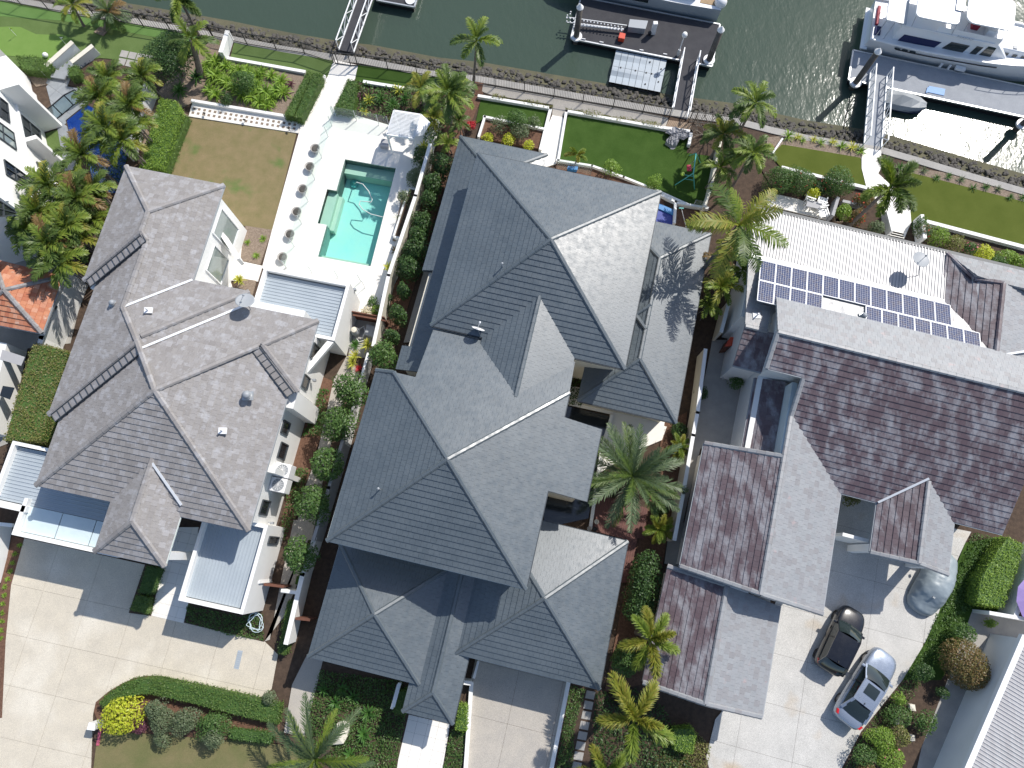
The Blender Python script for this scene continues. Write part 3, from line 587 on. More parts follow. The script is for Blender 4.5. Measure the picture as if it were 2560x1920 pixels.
ridge_caps(rr, hr, WR(((11.1, 15.4, 7), (26.3, 15.4, 7)), ((11.1, 15.4, 7), (11.1, 13.55, Sz(13.55))), ((13.2, 1.6, 5.1), (13.2, 11.5, 5.1)), ((9.2, 9.15, 3.42), (13.2, 9.15, 5.1)), ((13.2, 11.4, 5.05), (13.2, 13.5, 6.0)), ((9.2, 2.05, 3.42), (13.2, 1.65, 5.1)), ((17.2, 1.55, 3.42), (13.2, 1.65, 5.1))), 'pale_tile', .3, .08, .46)
ridge_caps(rr, hr, WR(((8.6, -4.4, 2.8), (11.75, -4.5, 3.9)), ((15.1, -4.5, 2.8), (11.75, -4.5, 3.9)), ((11.75, -4.5, 3.9), (11.75, 1.7, 3.9)), ((8.66, 1.9, 2.8), (11.75, 1.7, 3.9)), ((21.5, 5.42, 4.32), (21.5, 10.0, 4.32)), ((19.3, 5.45, 3.42), (21.5, 5.42, 4.32)), ((23.6, 5.36, 3.42), (21.5, 5.42, 4.32)),
                       ((9.82, 16.1, 5.0), (11.1, 16.1, 5.0))), 'pale_tile', .3, .08, .46)
ridge_caps(rr, hr, WR(((20.95, 24.0, 4.3), (22.3, 22.35, 5.05)), ((22.3, 22.35, 5.05), (23.7, 22.25, 5.5)), ((23.7, 22.25, 5.5), (23.7, 17.9, 5.5))), 'purple_tile', .3, .08, .46)
gutters(rr, WR(((16.6, 8.28, Sz(8.3)), (19.3, 8.28, Sz(8.3))), ((23.6, 8.28, Sz(8.3)), (26.3, 8.28, Sz(8.3))), ((17.22, 1.5, 3.42), (17.22, 8.3, 3.42)), ((15.15, -4.5, 2.8), (15.15, 1.36, 2.8)), ((9.18, 2.0, 3.42), (9.18, 9.15, 3.42)), ((19.28, 5.45, 3.42), (19.28, 8.3, 3.42)), ((23.62, 5.36, 3.42), (23.62, 8.3, 3.42)), ((11.1, 13.53, Sz(13.55)), (13.1, 13.53, Sz(13.55))), ((11.1, 18.0, 5.55), (24, 18.0, 5.55)), ((9.82, 13.97, 3.9), (11.95, 13.97, 3.9)), ((11.38, 9.2, 3.2), (11.38, 13.8, 3.2))), 'gutter_grey', .1, .1)
MB().bar(RF(9.1, 24.2, 4.15), RF(31, 24.1, 4.2), .22, .18).build('gutter', 'gutter_dark', rr)
valley(rr, WR(((19.3, 8.3, 3.46), (21.45, 10.15, 4.35)), ((23.8, 17.75, 5.55), (27.4, 19.5, 4.6))), .12); valley(rr, WR(((9.4, 1.95, 2.95), (12.9, 1.66, 4.1))), .22, 'white_render')
ms = MB(); n_ = 62
for k in range(n_):
    x0 = 9.3 + k * .189
    for a_, h_ in ((0, 0), (.12, 0), (.135, .05), (.175, .05)): ms.v += [tuple(RF(x0 + a_, 20.68, 4.52 + h_)), tuple(RF(x0 + a_, 24.12, 4.22 + h_))]
ms.f = [(2 * i, 2 * i + 1, 2 * i + 3, 2 * i + 2) for i in range(len(ms.v) // 2 - 1)]; ms.mi = [0] * len(ms.f); ms.build('metal_roof_sheet', 'weathered_sheet', hr)
MB().bar(RF(9.25, 20.72, 4.6), RF(20.95, 20.72, 4.6), .2, .05).build('roof_flashing', 'valley_tin', hr)
walls(hr, [(rect(RF, 11.5, 26.0, 8.9, 17.6), 0, 3.4), (P3(RF, (11.5, 13.9), (26, 13.9), (26, 17.6), (11.5, 17.6)), 3.4, 5.5), (rect(RF, 9.7, 24, 17, 23.7), 0, 4.1), (rect(RF, 9.7, 16.7, 2.3, 9.0), 0, 3.3), (rect(RF, 9.1, 14.6, -4.0, 1.6), 0, 2.7), (rect(RF, 10.1, 12.0, 14.3, 17), 0, 3.6), (rect(RF, 23, 30, 18, 23.6), 0, 4.2)], 'white_render')
MB().prism(rect(RF, 13.0, 13.3, 9.3, 13.5), 0, 5.0).build('upper_wall', 'frosted', hr)  # blue-grey tint of shade put into this wall's own colour
MB().prism(P3(RF, (11.4, 13.7), (26, 13.7), (26, 15.4), (11.4, 15.4)), 5.3, 6.0).build('gable_wall', 'white_render', hr)
MB().prism(rect(RF, 19.5, 19.9, 5.6, 6.0), 0, 3.3).build('portico_pier', 'white_render', hr); MB().prism(rect(RF, 23.0, 23.4, 5.6, 6.0), 0, 3.3).build('portico_pier', 'white_render', hr)
MB().prism(rect(RF, 18.1, 19.6, 6.1, 6.3), 0, 2.4).build('side_wall', 'white_render', hr)
for k, (x, y, z) in enumerate(((10.35, 16.9, 4.9), (9.55, 19.2, 4.6), (9.6, 18.3, 4.7))):
    if k == 0: pipe_vent(RF(x, y, z), 'white vent pipe on the pale tiles at the west end of the solar roof')
# solar panels
pz = lambda y: 4.55 + (20.7 - y) * .293 + .12
pm = MB(); pw, pl = .905, 1.5
cells = MB(); fm = MB(); lines_ = MB()
for i in range(6):
    for jn in range(10): cells.add([(.03 + i * (pw - .06) / 6 + .006, .03 + jn * (pl - .06) / 10 + .006, .041), (.03 + (i + 1) * (pw - .06) / 6 - .006, .03 + jn * (pl - .06) / 10 + .006, .041), (.03 + (i + 1) * (pw - .06) / 6 - .006, .03 + (jn + 1) * (pl - .06) / 10 - .006, .041), (.03 + i * (pw - .06) / 6 + .006, .03 + (jn + 1) * (pl - .06) / 10 - .006, .041)], [(0, 1, 2, 3)])
fm.prism([(0, 0), (pw, 0), (pw, pl), (0, pl)], 0, .035)
for p_, q_ in (((0, 0), (pw, 0)), ((pw, 0), (pw, pl)), ((pw, pl), (0, pl)), ((0, pl), (0, 0))): fm.bar((*p_, .03), (*q_, .03), .05, .045)
def shared(mb, name, m):
    me = bpy.data.meshes.new(name); me.from_pydata(mb.v, [], mb.f); me.materials.append(MATS[m]); return me
cme, fme = shared(cells, 'cells', 'solar_cell'), shared(fm, 'frame', 'plastic_white')
ex = (RF(1, 0) - RF(0, 0)).normalized(); ey = (RF(0, -1, .293) - RF(0, 0, 0)).normalized(); nn = ey.cross(ex) if ey.cross(ex).z > 0 else ex.cross(ey); ey2 = -ey
def panel(x, y, label):
    o = thing('solar_panel', label, 'solar panel', RF(x, y, pz(y)), 'solar panels on the pale tiled roof')
    mm = Matrix.Identity(4)
    for r_ in range(3): mm[r_][0], mm[r_][1], mm[r_][2], mm[r_][3] = ex[r_], ey2[r_], nn[r_], 0
    for me, nm in ((fme, 'frame'), (cme, 'cell_grid')):
        c_ = bpy.data.objects.new(nm, me); col.objects.link(c_); c_.parent = o; c_.matrix_basis = mm
ords = ['first', 'second', 'third', 'fourth', 'fifth', 'sixth', 'seventh', 'eighth', 'ninth', 'tenth', 'eleventh', 'twelfth']
for i in range(12): panel(10.05 + i * .935, 20.5 - 1.47, 'blue solar panel, %s from the left in the row beside the metal roof' % ords[i])
for i in range(4): panel(10.05 + i * .935, 20.5 - 2.97, 'blue solar panel, %s from the left in the short lower row of four' % ords[i])
for i in range(7): panel(16.3 + i * .935, 20.5 - 2.97, 'blue solar panel, %s from the left in the lower row of seven' % ords[i])
dish('dark grey satellite dish on the white ribbed metal roof', at('k', 1310, 960, 4.4), at('k', 1330, 830, 5.6), 75, 46, .5, 'plastic_grey')
turbine(at('k', 850, 1300, 5.3), 'small round white roof ventilator at the end of the lower solar row', .6)
# ================================================================ ground, canal and paved surfaces
NS = [0]
def struct(name, poly, m, z1, z0=None, parent=None):
    NS[0] += 1; z1 += NS[0] * .0004
    o = MB().prism(poly, (z1 - .25) if z0 is None else z0, z1).build(name, m, parent)
    if parent is None: o['kind'] = 'structure'
    return o
def inv(F):   # plan rotation back into a lot's own axes
    a = math.atan2((F(1, 0) - F(0, 0)).y, (F(1, 0) - F(0, 0)).x); ca, sa = math.cos(a), math.sin(a)
    return lambda p: (ca * p[0] + sa * p[1], -sa * p[0] + ca * p[1])
def slabs(name, poly, F, du, dv, m, z1, ox=0, oy=0, gap=.012, piece='slab', z0=None, base_m='soil'):
    "paving cast in bays: every bay its own slab, the joints left open"
    b0 = struct(name, poly, base_m, z1 - .03, z1 - .2); I = inv(F); q = [I(p) for p in poly]
    if area2(q) < 0: q = q[::-1]
    xs = [p[0] for p in q]; ys = [p[1] for p in q]; n = 0
    for i in range(int((min(xs) - ox) / du) - 2, int((max(xs) - ox) / du) + 2):
        for jn in range(int((min(ys) - oy) / dv) - 2, int((max(ys) - oy) / dv) + 2):
            c = clip_rect(q, ox + i * du + gap / 2, ox + (i + 1) * du - gap / 2, oy + jn * dv + gap / 2, oy + (jn + 1) * dv - gap / 2)
            if c and abs(area2(c)) > .02: MB().prism([F(*p) for p in c], z1 - .1, z1 + random.uniform(-.002, .002)).build(piece, m, b0); n += 1
    return b0
shore = pts('a', [(-500, -110), (100, -5), (600, 95), (1100, 175), (1500, 245)]) + pts('b', [(120, 295), (360, 345), (700, 410), (1110, 478), (1320, 500), (1900, 610)]) + pts('c', [(640, 655), (1300, 770), (2190, 925)]) + pts('d', [(1110, 960), (1480, 1010), (1750, 1080)]) + pts('e', [(400, 1150), (860, 1225), (1020, 1250), (1300, 1330), (1700, 1450), (2190, 1590), (2900, 1800)])
far = [Vector((90, -5, 0)), Vector((90, -60, 0)), Vector((-90, -60, 0)), Vector((-90, 60, 0))]
PF = frame(-11.0); PI = inv(PF); px0, px1, py0, py1 = -16.26, -12.67, 16.77, 24.11; ax0, ay0, ay1 = -16.9, 19.1, 21.68
AROUND_POOL = ((-200, ax0, -200, 200), (ax0, px0, -200, ay0), (ax0, px0, ay1, 200), (px0, px1, py1, 200), (px0, px1, -200, py0), (px1, 200, -200, 200))
def round_pool(name, poly, m, z0, z1):
    q = [PI(p) for p in poly]; q = q if area2(q) > 0 else q[::-1]; mb = MB()
    for r_ in AROUND_POOL:
        c = clip_rect(q, *r_)
        if c: mb.prism([PF(*p) for p in c], z0, z1)
    mb.build(name, m)['kind'] = 'structure'
round_pool('ground', shore + far, 'soil', -4, -.04)
w_ = MB().add([(-120, -10, -1.5), (150, -10, -1.5), (150, 140, -1.5), (-120, 140, -1.5)], [(0, 1, 2, 3)]).build('canal_water', 'canal_water'); w_['kind'] = 'structure'
# canal bed falling away from the bank
bed = MB(); out = []
for i, p in enumerate(shore):
    d = (shore[min(i + 1, len(shore) - 1)] - shore[max(i - 1, 0)]).normalized(); nn_ = Vector((-d.y, d.x, 0)); out.append([p + nn_ * t + Vector((0, 0, z)) for t, z in ((-.3, -.3), (2.0, -1.4), (4.2, -1.8), (7, -2.6), (14, -4.0), (90, -4.5))])
for i in range(len(out) - 1):
    for k in range(5): bed.add([out[i][k], out[i + 1][k], out[i + 1][k + 1], out[i][k + 1]], [(0, 1, 2, 3)])
bed.build('canal_bed', 'seabed')['kind'] = 'structure'
# concrete capping of the bank
cp = MB()
for p, q in zip(shore[:-1], shore[1:]): cp.bar(p + Vector((0, 0, -.15)), q + Vector((0, 0, -.15)), .5, .36)
cp.build('seawall', 'concrete')['kind'] = 'structure'
# loose rock facing below the capping
def rock(mb, c, s):
    vs = []
    for sx in (-1, 1):
        for sy in (-1, 1):
            for sz in (-1, 1): vs.append(c + Vector((sx * s * random.uniform(.35, .6), sy * s * random.uniform(.35, .6), sz * s * random.uniform(.25, .45))))
    vs += [c + Vector((0, 0, s * .55)), c + Vector((s * .62, 0, 0)), c + Vector((-s * .62, 0, 0)), c + Vector((0, s * .62, 0)), c + Vector((0, -s * .62, 0))]
    mb.add(vs, [(1, 5, 8), (5, 7, 8), (7, 3, 8), (3, 1, 8), (4, 6, 9), (6, 7, 9), (7, 5, 9), (5, 4, 9), (0, 1, 10), (1, 3, 10), (3, 2, 10), (2, 0, 10), (2, 3, 11), (3, 7, 11), (7, 6, 11), (6, 2, 11), (0, 4, 12), (4, 5, 12), (5, 1, 12), (1, 0, 12)])
rk = MB()
for i in range(len(shore) - 1):
    p, q = shore[i], shore[i + 1]; d = (q - p); Ln = d.length; d.normalize(); nn_ = Vector((-d.y, d.x, 0))
    for _ in range(int(min(Ln, 60) * 26)):
        t = random.random() ** 1.15 * 2.0
        rock(rk, p + d * random.uniform(0, Ln) + nn_ * (.32 + t) + Vector((0, 0, -.2 - t * .68)), random.choice((.12, .16, .2, .26)))
rk.build('bank_rocks', 'rock', kind='stuff')

# --- far-left lot: artificial turf, putting green, stone terrace
struct('artificial_turf', pts('a', [(-300, -60), (100, 15), (700, 125), (1200, 205), (1760, 310), (1700, 430), (1300, 520), (820, 480), (560, 560), (380, 640), (130, 560), (-300, 420)]), 'turf', .0)
struct('turf_apron', pts('a', [(-300, -40), (100, 30), (700, 140), (1200, 220), (1740, 320), (1500, 345), (900, 240), (500, 170), (200, 150), (-300, 110)]), 'turf_bright', .008)
gr = pts('a', [(-200, 240), (60, 222), (170, 225), (300, 285), (420, 290), (520, 285), (600, 325), (640, 395), (560, 470), (450, 540), (300, 500), (140, 470), (-200, 440)])
struct('putting_green', gr, 'green_carpet', .02)
flags = [((135, 295), (80, 245)), ((548, 370), (500, 315)), ((465, 545), (425, 495))]
for i, (b_, t_) in enumerate(flags):
    p = at('a', *b_, .02); o = thing('golf_flag', ['white putting flag farthest left on the green', 'white putting flag in the middle beside the palm shadow', 'white putting flag nearest the clipped hedge'][i], 'flag', p, 'flags on the putting green')
    MB().tube([p, p + Vector((0, 0, .75))], .015, 6).build('stick', 'plastic_white', o)
    MB().add([p + Vector((0, 0, .75)), p + Vector((.2, .06, .7)), p + Vector((0, .01, .58))], [(0, 1, 2)]).build('pennant', 'plastic_lime' if i == 0 else 'plastic_white', o)
p = at('a', 387, 470, .02); o = thing('golf_ball_light', 'white round lamp like a golf ball on the putting green', 'garden lamp', p)
MB().lathe(p, [(.05, 0), (.16, .05), (.2, .16), (.16, .28), (.06, .34), (.01, .35)], 16).build('globe', 'plastic_white', o, smooth=True); MB().lathe(p, [(.12, 0), (.12, .05)], 12).build('foot', 'black_metal', o)
terr = pts('a', [(400, 650), (690, 430), (830, 445), (590, 640), (560, 720), (690, 740), (730, 850), (545, 1000), (600, 1230), (650, 1400), (540, 1420), (480, 1080), (420, 850), (380, 700)])
slabs('stone_terrace', terr, frame(-36), .8, .8, 'grey_stone', .03, 0, 0, .015, 'stone_slab')
for i, (p_, q_) in enumerate((((385, 640), (660, 415)), ((640, 570), (825, 445)))):
    o = thing('stair_wall', ['long cream-capped stair wall beside the putting green', 'short cream-capped stair wall by the stepping stones'][i], 'wall', at('a', *p_)); a_, b_ = at('a', *p_), at('a', *q_)
    MB().bar(a_ + Vector((0, 0, .2)), b_ + Vector((0, 0, .35)), .26, .9).build('wall', 'white_render', o); MB().bar(a_ + Vector((0, 0, .68)), b_ + Vector((0, 0, .83)), .34, .07).build('coping', 'cream_render', o)
st = thing('garden_steps', 'grey stone steps between cream walls down to the turf', 'steps', at('a', 560, 600))
for k in range(8):
    t = k / 7; a_ = at('a', 440 + 240 * t, 640 - 195 * t); b_ = at('a', 560 + 230 * t, 660 - 190 * t); MB().bar(a_, b_, .34, .12, lift=.06 + .02 * (7 - k)).build('tread', 'grey_stone', st)
i_ = 0
for r_ in range(2):
    for c_ in range(4):
        if r_ == 1 and c_ > 2: continue
        p = at('a', 1030 + c_ * 68 - r_ * 20, 448 + c_ * 13 + r_ * 65, .02); MB().prism([p + Vector((math.cos(R(a - 12)) * .38, math.sin(R(a - 12)) * .38, 0)) for a in (45, 135, 225, 315)], -.05, .04).build('stepping_stone', 'concrete', base=p)
for o in [o for o in col.objects if o.name.startswith('stepping_stone')]: finish(o, 'square concrete stepping stone on the turf beside the dark round tree', 'stepping stone', 'stepping stones by the dark tree')
struct('side_grass', pts('a', [(375, 1110), (475, 1075), (520, 1240), (600, 1420), (440, 1430)]), 'turf', .01)
struct('mulch_bed', pts('a', [(190, 600), (390, 620), (400, 700), (300, 720)]), 'gravel_mulch', .01)
struct('mulch_bed', pts('a', [(560, 640), (700, 560), (1000, 520), (1330, 480), (1400, 860), (1250, 820), (1150, 1040), (1000, 1000), (720, 760), (560, 700)]), 'soil', .005)
pl_ = pts('a', [(555, 1000), (720, 870), (850, 930), (1150, 1000), (1130, 1190), (1050, 1300), (980, 1600), (800, 1600), (700, 1250), (600, 1215)])
dp = thing('dark_blue_pool', 'deep blue tiled pool half hidden under the palm thicket', 'pool', pl_[0]); MB().prism(pl_, -.3, .0).build('basin', 'deep_pool', dp); MB().prism(pl_, .002, .02).build('water', 'pool_water', dp)
struct('side_yard', pts('z', [(-200, -100), (700, 200), (560, 760), (220, 800), (-200, 760)]), 'concrete', -.01)
struct('side_yard', pts('z', [(-300, 700), (220, 790), (60, 1560), (-300, 1700)]), 'concrete', -.015)

# --- second lot
struct('brown_lawn', pts('a', [(1565, 975), (1330, 1500)]) + pts('g', [(1500, 700), (1900, 400)]) + pts('h', [(330, 540), (380, 548), (600, 582)]) + pts('b', [(800, 1108)]), 'dry_lawn', .0)
struct('garden_bed', pts('a', [(1300, 780), (1480, 560), (1770, 320), (1900, 330), (1860, 500)]) + pts('b', [(250, 505), (870, 615), (1010, 640), (830, 985), (200, 885)]) + pts('a', [(1600, 850), (1500, 900)]), 'gravel_mulch', .005)
struct('garden_bed', pts('a', [(1250, 820), (1480, 900), (1570, 960), (1360, 1430), (1150, 1420)]), 'gravel_mulch', .003)
struct('turf_strip', pts('b', [(250, 490), (285, 350), (700, 425), (1110, 500), (1060, 640), (870, 605)]), 'turf', .02)
struct('turf_strip', pts('b', [(1305, 535), (1900, 635), (2190, 690), (2150, 780), (1720, 745), (1290, 672)]), 'turf_dark', .02)
struct('white_path', pts('b', [(1112, 500), (1312, 545), (1285, 660), (1110, 900), (1090, 960), (840, 1105), (845, 985), (1060, 640)]), 'white_paving', .05)
def lowwall(k, L, h, t, name, label, m='white_render', z=0, cap=None, cat='wall', group=None):
    P = pts(k, L, z); o = thing(name, label, cat, P[0], group)
    for a_, b_ in zip(P[:-1], P[1:]):
        d = (b_ - a_).normalized() * t * .5; MB().bar(a_ - d * .98 + Vector((0, 0, h / 2)), b_ + d * .98 + Vector((0, 0, h / 2)), t, h).build('wall_run', m, o)
        if cap: MB().bar(a_ - d + Vector((0, 0, h + .03)), b_ + d + Vector((0, 0, h + .03)), t + .06, .06).build('coping', cap, o)
    return o
lowwall('b', [(250, 498), (868, 608)], .22, .22, 'garden_wall', 'low white edging wall between the turf strip and strappy plants')
lowwall('b', [(262, 340), (215, 490)], .9, .3, 'garden_wall', 'short white wall at the end of the turf strip by the canal fence')
lowwall('b', [(1370, 692), (1740, 752)], .22, .22, 'garden_wall', 'low white edging wall right of the pale path gate')
lowwall('b', [(1040, 650), (850, 990)], .3, .12, 'garden_wall', 'thin white edge wall between path and double hedge')
# block path: white slab with square inlays
bw = thing('block_path', 'white concrete strip with two rows of small square inlays beside the brown lawn', 'path', at('a', 1600, 900))
A_, B_, C_, D_ = at('a', 1600, 852), at('b', 835, 1000), at('b', 818, 1108), at('a', 1568, 968)
MB().prism([A_, B_, C_, D_], -.1, .06).build('strip', 'white_paving', bw); MB().bar(A_ + Vector((0, 0, .15)), B_ + Vector((0, 0, .15)), .2, .3).build('edge_wall', 'white_render', bw)
for i in range(20):
    for jn in (.42, .72):
        t = (i + .6) / 20.5; p = A_.lerp(B_, t).lerp(D_.lerp(C_, t), jn); s_ = .13; MB().prism([p + Vector((math.cos(R(a - 12)) * s_, math.sin(R(a - 12)) * s_, 0)) for a in (45, 135, 225, 315)], .02, .066).build('inlay', 'gravel_mulch', bw)
for i, (k, x, y) in enumerate((('a', 1703, 955), ('a', 2033, 1010), ('b', 375, 1010), ('b', 740, 1080))):
    p = at(k, x, y, .06); o = thing('garden_spotlight', 'small black spotlight, %s from the left on the white block path' % ords[i], 'spotlight', p, 'spotlights along the block path')
    MB().tube([p, p + Vector((0, 0, .22))], .02, 6).build('stake', 'black_metal', o); MB().tube([p + Vector((-.05, .03, .22)), p + Vector((.1, -.05, .3))], .055, 8).build('lamp_head', 'black_metal', o)
# pool terrace, poured round the pool
terrace = pts('b', [(840, 1000), (1105, 905), (1570, 1040), (1800, 960), (1990, 1000), (1960, 1170), (1880, 1500)]) + pts('h', [(1860, 80), (1730, 600), (1640, 980), (1500, 1250), (1250, 1270), (520, 900), (340, 840), (520, 880), (600, 582)]) + pts('b', [(820, 1112)])
round_pool('pool_terrace', terrace, 'white_paving', -.3, .05)
struct('courtyard_paving', pts('g', [(1640, 1000), (1750, 500), (2060, 620)]) + pts('h', [(360, 650), (340, 840), (520, 880), (480, 1010), (250, 1000)]) + pts('g', [(1930, 1060)]), 'white_paving', .045)
struct('pebble_bed', pts('h', [(380, 548), (600, 582), (500, 872), (335, 835), (360, 650)]), 'gravel_mulch', .05)
struct('pebble_bed', pts('h', [(360, 985), (470, 1005), (430, 1150), (270, 1100)]), 'gravel_mulch', .052)
po = thing('swimming_pool', 'turquoise rectangular swimming pool with a hose cleaner in it', 'pool', PF(-14.5, 20.4))
bs = MB(); zb = -1.35
for a_, b_ in (((px0, py0), (px1, py0)), ((px1, py0), (px1, py1)), ((px1, py1), (px0, py1)), ((px0, py1), (px0, ay1)), ((px0, ay1), (ax0, ay1)), ((ax0, ay1), (ax0, ay0)), ((ax0, ay0), (px0, ay0)), ((px0, ay0), (px0, py0))):
    bs.add([PF(*a_, .045), PF(*b_, .045), PF(*b_, zb), PF(*a_, zb)], [(0, 1, 2, 3)])
bs.add([PF(px0, py0, zb), PF(px1, py0, zb), PF(px1, py1, zb), PF(px0, py1, zb)], [(0, 1, 2, 3)]); bs.build('basin', 'pool_tile', po)
MB().prism(rect(PF, ax0 + .01, px0 + .02, ay0 + .01, ay1 - .01), -1.3, -.35).build('step', 'pool_step', po); MB().prism(rect(PF, px0, px0 + .3, ay0, ay1), -1.3, -.75).build('step', 'pool_step', po)
MB().prism(rect(PF, px0 + .01, px1 - .01, py1 - .75, py1 - .01), -1.3, -.5).build('bench', 'pool_step', po); MB().prism(rect(PF, px0 + .01, px1 - .01, py0 + .01, py0 + .35), -1.3, -.55).build('bench', 'pool_step', po)
MB().add([PF(ax0, ay0, -.1), PF(px0, ay0, -.1), PF(px0, py0, -.1), PF(px1, py0, -.1), PF(px1, py1, -.1), PF(px0, py1, -.1), PF(px0, ay1, -.1), PF(ax0, ay1, -.1)], [tuple(range(8))]).build('water', 'pool_water', po)
cl = thing('pool_cleaner', 'aqua disc pool cleaner with a looping hose in the swimming pool', 'pool cleaner', at('h', 1285, 195, -.9))
MB().lathe(at('h', 1282, 198, -1.25), [(.3, 0), (.32, .05), (.15, .12), (.1, .25)], 18).build('disc', 'plastic_teal', cl)
hz = [at('h', x, y, -.12) for x, y in ((1300, 185), (1350, 200), (1400, 260), (1430, 330), (1420, 350), (1380, 345), (1330, 340), (1320, 370), (1350, 410), (1420, 450), (1515, 473))]
MB().tube([at('h', 1282, 198, -1.0)] + hz, .035, 6).build('hose', 'pvc', cl)
# driveways
dl = pts('q', [(205, 150), (1210, 372), (1110, 770), (1250, 790), (1520, 850), (2190, 1010)]) + pts('r', [(165, 812), (255, 900), (212, 1130), (150, 1190), (0, 1160)]) + pts('A', [(700, 40), (560, 38), (420, 60), (280, 120), (130, 210), (0, 320), (-30, 450), (-60, 1200)]) + pts('q', [(-80, 2400), (-80, 1659), (20, 1640), (50, 1000), (95, 540)])
slabs('driveway', dl, LF, 2.75, 2.68, 'cream_aggregate', .03, -26.75, -7.36)
pl2 = pts('q', [(1430, 60), (1650, 60), (1610, 500), (1525, 855), (1258, 792), (1330, 480)]); slabs('entry_path', pl2, LF, .6, .6, 'white_paving', .045, gap=.008, piece='paver')
struct('garden_bed', pts('q', [(100, 130), (215, 160), (130, 440), (90, 560), (50, 1000), (20, 1659), (-80, 1659), (0, 560)]), 'mulch', .01)
struct('garden_bed', pts('q', [(1205, 370), (1370, 380), (1255, 795), (1070, 770)]), 'soil', .035); struct('garden_bed', pts('q', [(1530, 850), (1560, 680), (2190, 790), (2190, 1010)]), 'soil', .03)
struct('island_bed', pts('A', [(0, 320), (130, 210), (280, 120), (420, 60), (560, 38), (1000, 110), (1800, 290), (1980, 330), (1940, 760), (1400, 720), (500, 650), (60, 640), (-20, 420)]), 'mulch', .02)
struct('verge_lawn', pts('A', [(60, 640), (500, 655), (1400, 725), (1940, 770), (2300, 900), (2300, 1300), (-60, 1300), (0, 800)]), 'verge_lawn', .0)
# passage between the two houses
struct('side_path', pts('m', [(1220, 130), (1110, 330), (1040, 640), (960, 1000), (860, 1250), (780, 1659), (930, 1659), (1050, 1000), (1130, 700), (1210, 450), (1330, 270)]), 'pale_aggregate', .02)
struct('side_path', pts('r', [(360, 0), (280, 380), (200, 800), (165, 812), (300, 640), (380, 430), (490, 0)]), 'pale_aggregate', .018)
struct('side_bed', pts('m', [(1000, 300), (1110, 340), (1000, 800), (860, 1260), (740, 1659), (640, 1659), (780, 1000)]), 'mulch', .012); struct('side_bed', pts('m', [(1330, 270), (1450, 150), (1400, 330), (1200, 900), (1050, 1659), (930, 1659), (1060, 1000)]), 'soil', .012)
struct('equipment_yard', pts('h', [(1265, 1285), (1540, 1340), (1480, 1640), (1230, 1640)]), 'concrete', .0)
# --- middle lot
struct('garden_bed', pts('c', [(540, 660), (690, 690), (690, 800), (640, 900), (600, 1000), (520, 1130), (440, 1280), (300, 1250), (420, 900)]), 'mulch', .01)
struct('canal_path', pts('c', [(690, 700), (1270, 805), (2190, 970)]) + pts('d', [(900, 985), (870, 1065)]) + pts('c', [(1380, 925), (1340, 985), (1260, 970), (1270, 870), (760, 790), (680, 760)]), 'pale_aggregate', .02)
struct('white_path', pts('c', [(1262, 960), (1345, 975), (1365, 1000), (1300, 1360), (1180, 1400), (1150, 1240)]), 'white_paving', .05)
struct('small_lawn', pts('c', [(672, 825), (1240, 915), (1200, 1095), (1170, 1090), (705, 985), (625, 1030)]), 'turf_dark', .02)
struct('large_lawn', pts('c', [(1395, 950), (2190, 1095)]) + pts('d', [(880, 1090), (1075, 1120), (1050, 1270), (1270, 1300), (1200, 1659)]) + pts('j', [(880, 560), (640, 530), (500, 450)]) + pts('i', [(2000, 400), (1600, 210), (1310, 200)]), 'turf_dark', .02)
struct('curved_bed', pts('c', [(1290, 1350), (1600, 1395), (1850, 1490), (2100, 1600), (2190, 1640), (2190, 1750), (1300, 1500)]), 'mulch', .03)
lowwall('c', [(658, 815), (1248, 915), (1165, 1250)], .3, .2, 'garden_wall', 'white edging wall round the small square lawn', z=0)
lowwall('c', [(1310, 1350), (1378, 940), (2190, 1082)], .3, .18, 'garden_wall', 'long white edging wall round the large green lawn'); lowwall('d', [(860, 1082), (1080, 1112), (1062, 1215)], .35, .2, 'garden_wall', 'white wall end beside the crumpled silver cover')
lowwall('c', [(700, 990), (1190, 1090)], .35, .16, 'garden_wall', 'white planter wall in front of the shrub bed by the slate roof'); lowwall('c', [(705, 990), (655, 1150)], .35, .16, 'garden_wall', 'short white planter side wall near the red plant')
struct('planter_soil', pts('c', [(710, 1000), (1180, 1095), (1150, 1240), (660, 1150)]), 'mulch', .1)
lowwall('c', [(1300, 1345), (1590, 1392), (1850, 1485), (2100, 1585), (2400, 1720)], .3, .14, 'garden_wall', 'curved white edging wall between lawn and slate roof')
lowwall('j', [(490, 470), (620, 530), (610, 700)], .35, .16, 'garden_wall', 'white planter wall beside the dark blue lap pool'); lowwall('j', [(640, 545), (880, 585)], .4, .16, 'garden_wall', 'white wall across the end of the large lawn')
struct('planter_soil', pts('j', [(640, 560), (890, 600), (860, 800), (620, 700)]), 'mulch', .06)
lp = thing('lap_pool', 'dark blue lap pool tucked beside the slate roof corner', 'pool', at('j', 530, 640)); MB().prism(pts('j', [(480, 530), (620, 590), (610, 760), (440, 700)]), -.2, .02).build('basin', 'deep_pool', lp); MB().prism(pts('j', [(480, 530), (620, 590), (610, 630), (470, 570)]), 0, .12).build('cover', 'plastic_blue', lp)
struct('side_paving', pts('h', [(1855, 930), (1945, 935), (1790, 1510), (1690, 1515)]), 'pale_aggregate', .02); struct('side_bed', pts('h', [(1900, 0), (2090, 0), (1700, 1300), (1500, 1659), (1480, 1640), (1600, 1100)]), 'mulch', .005)
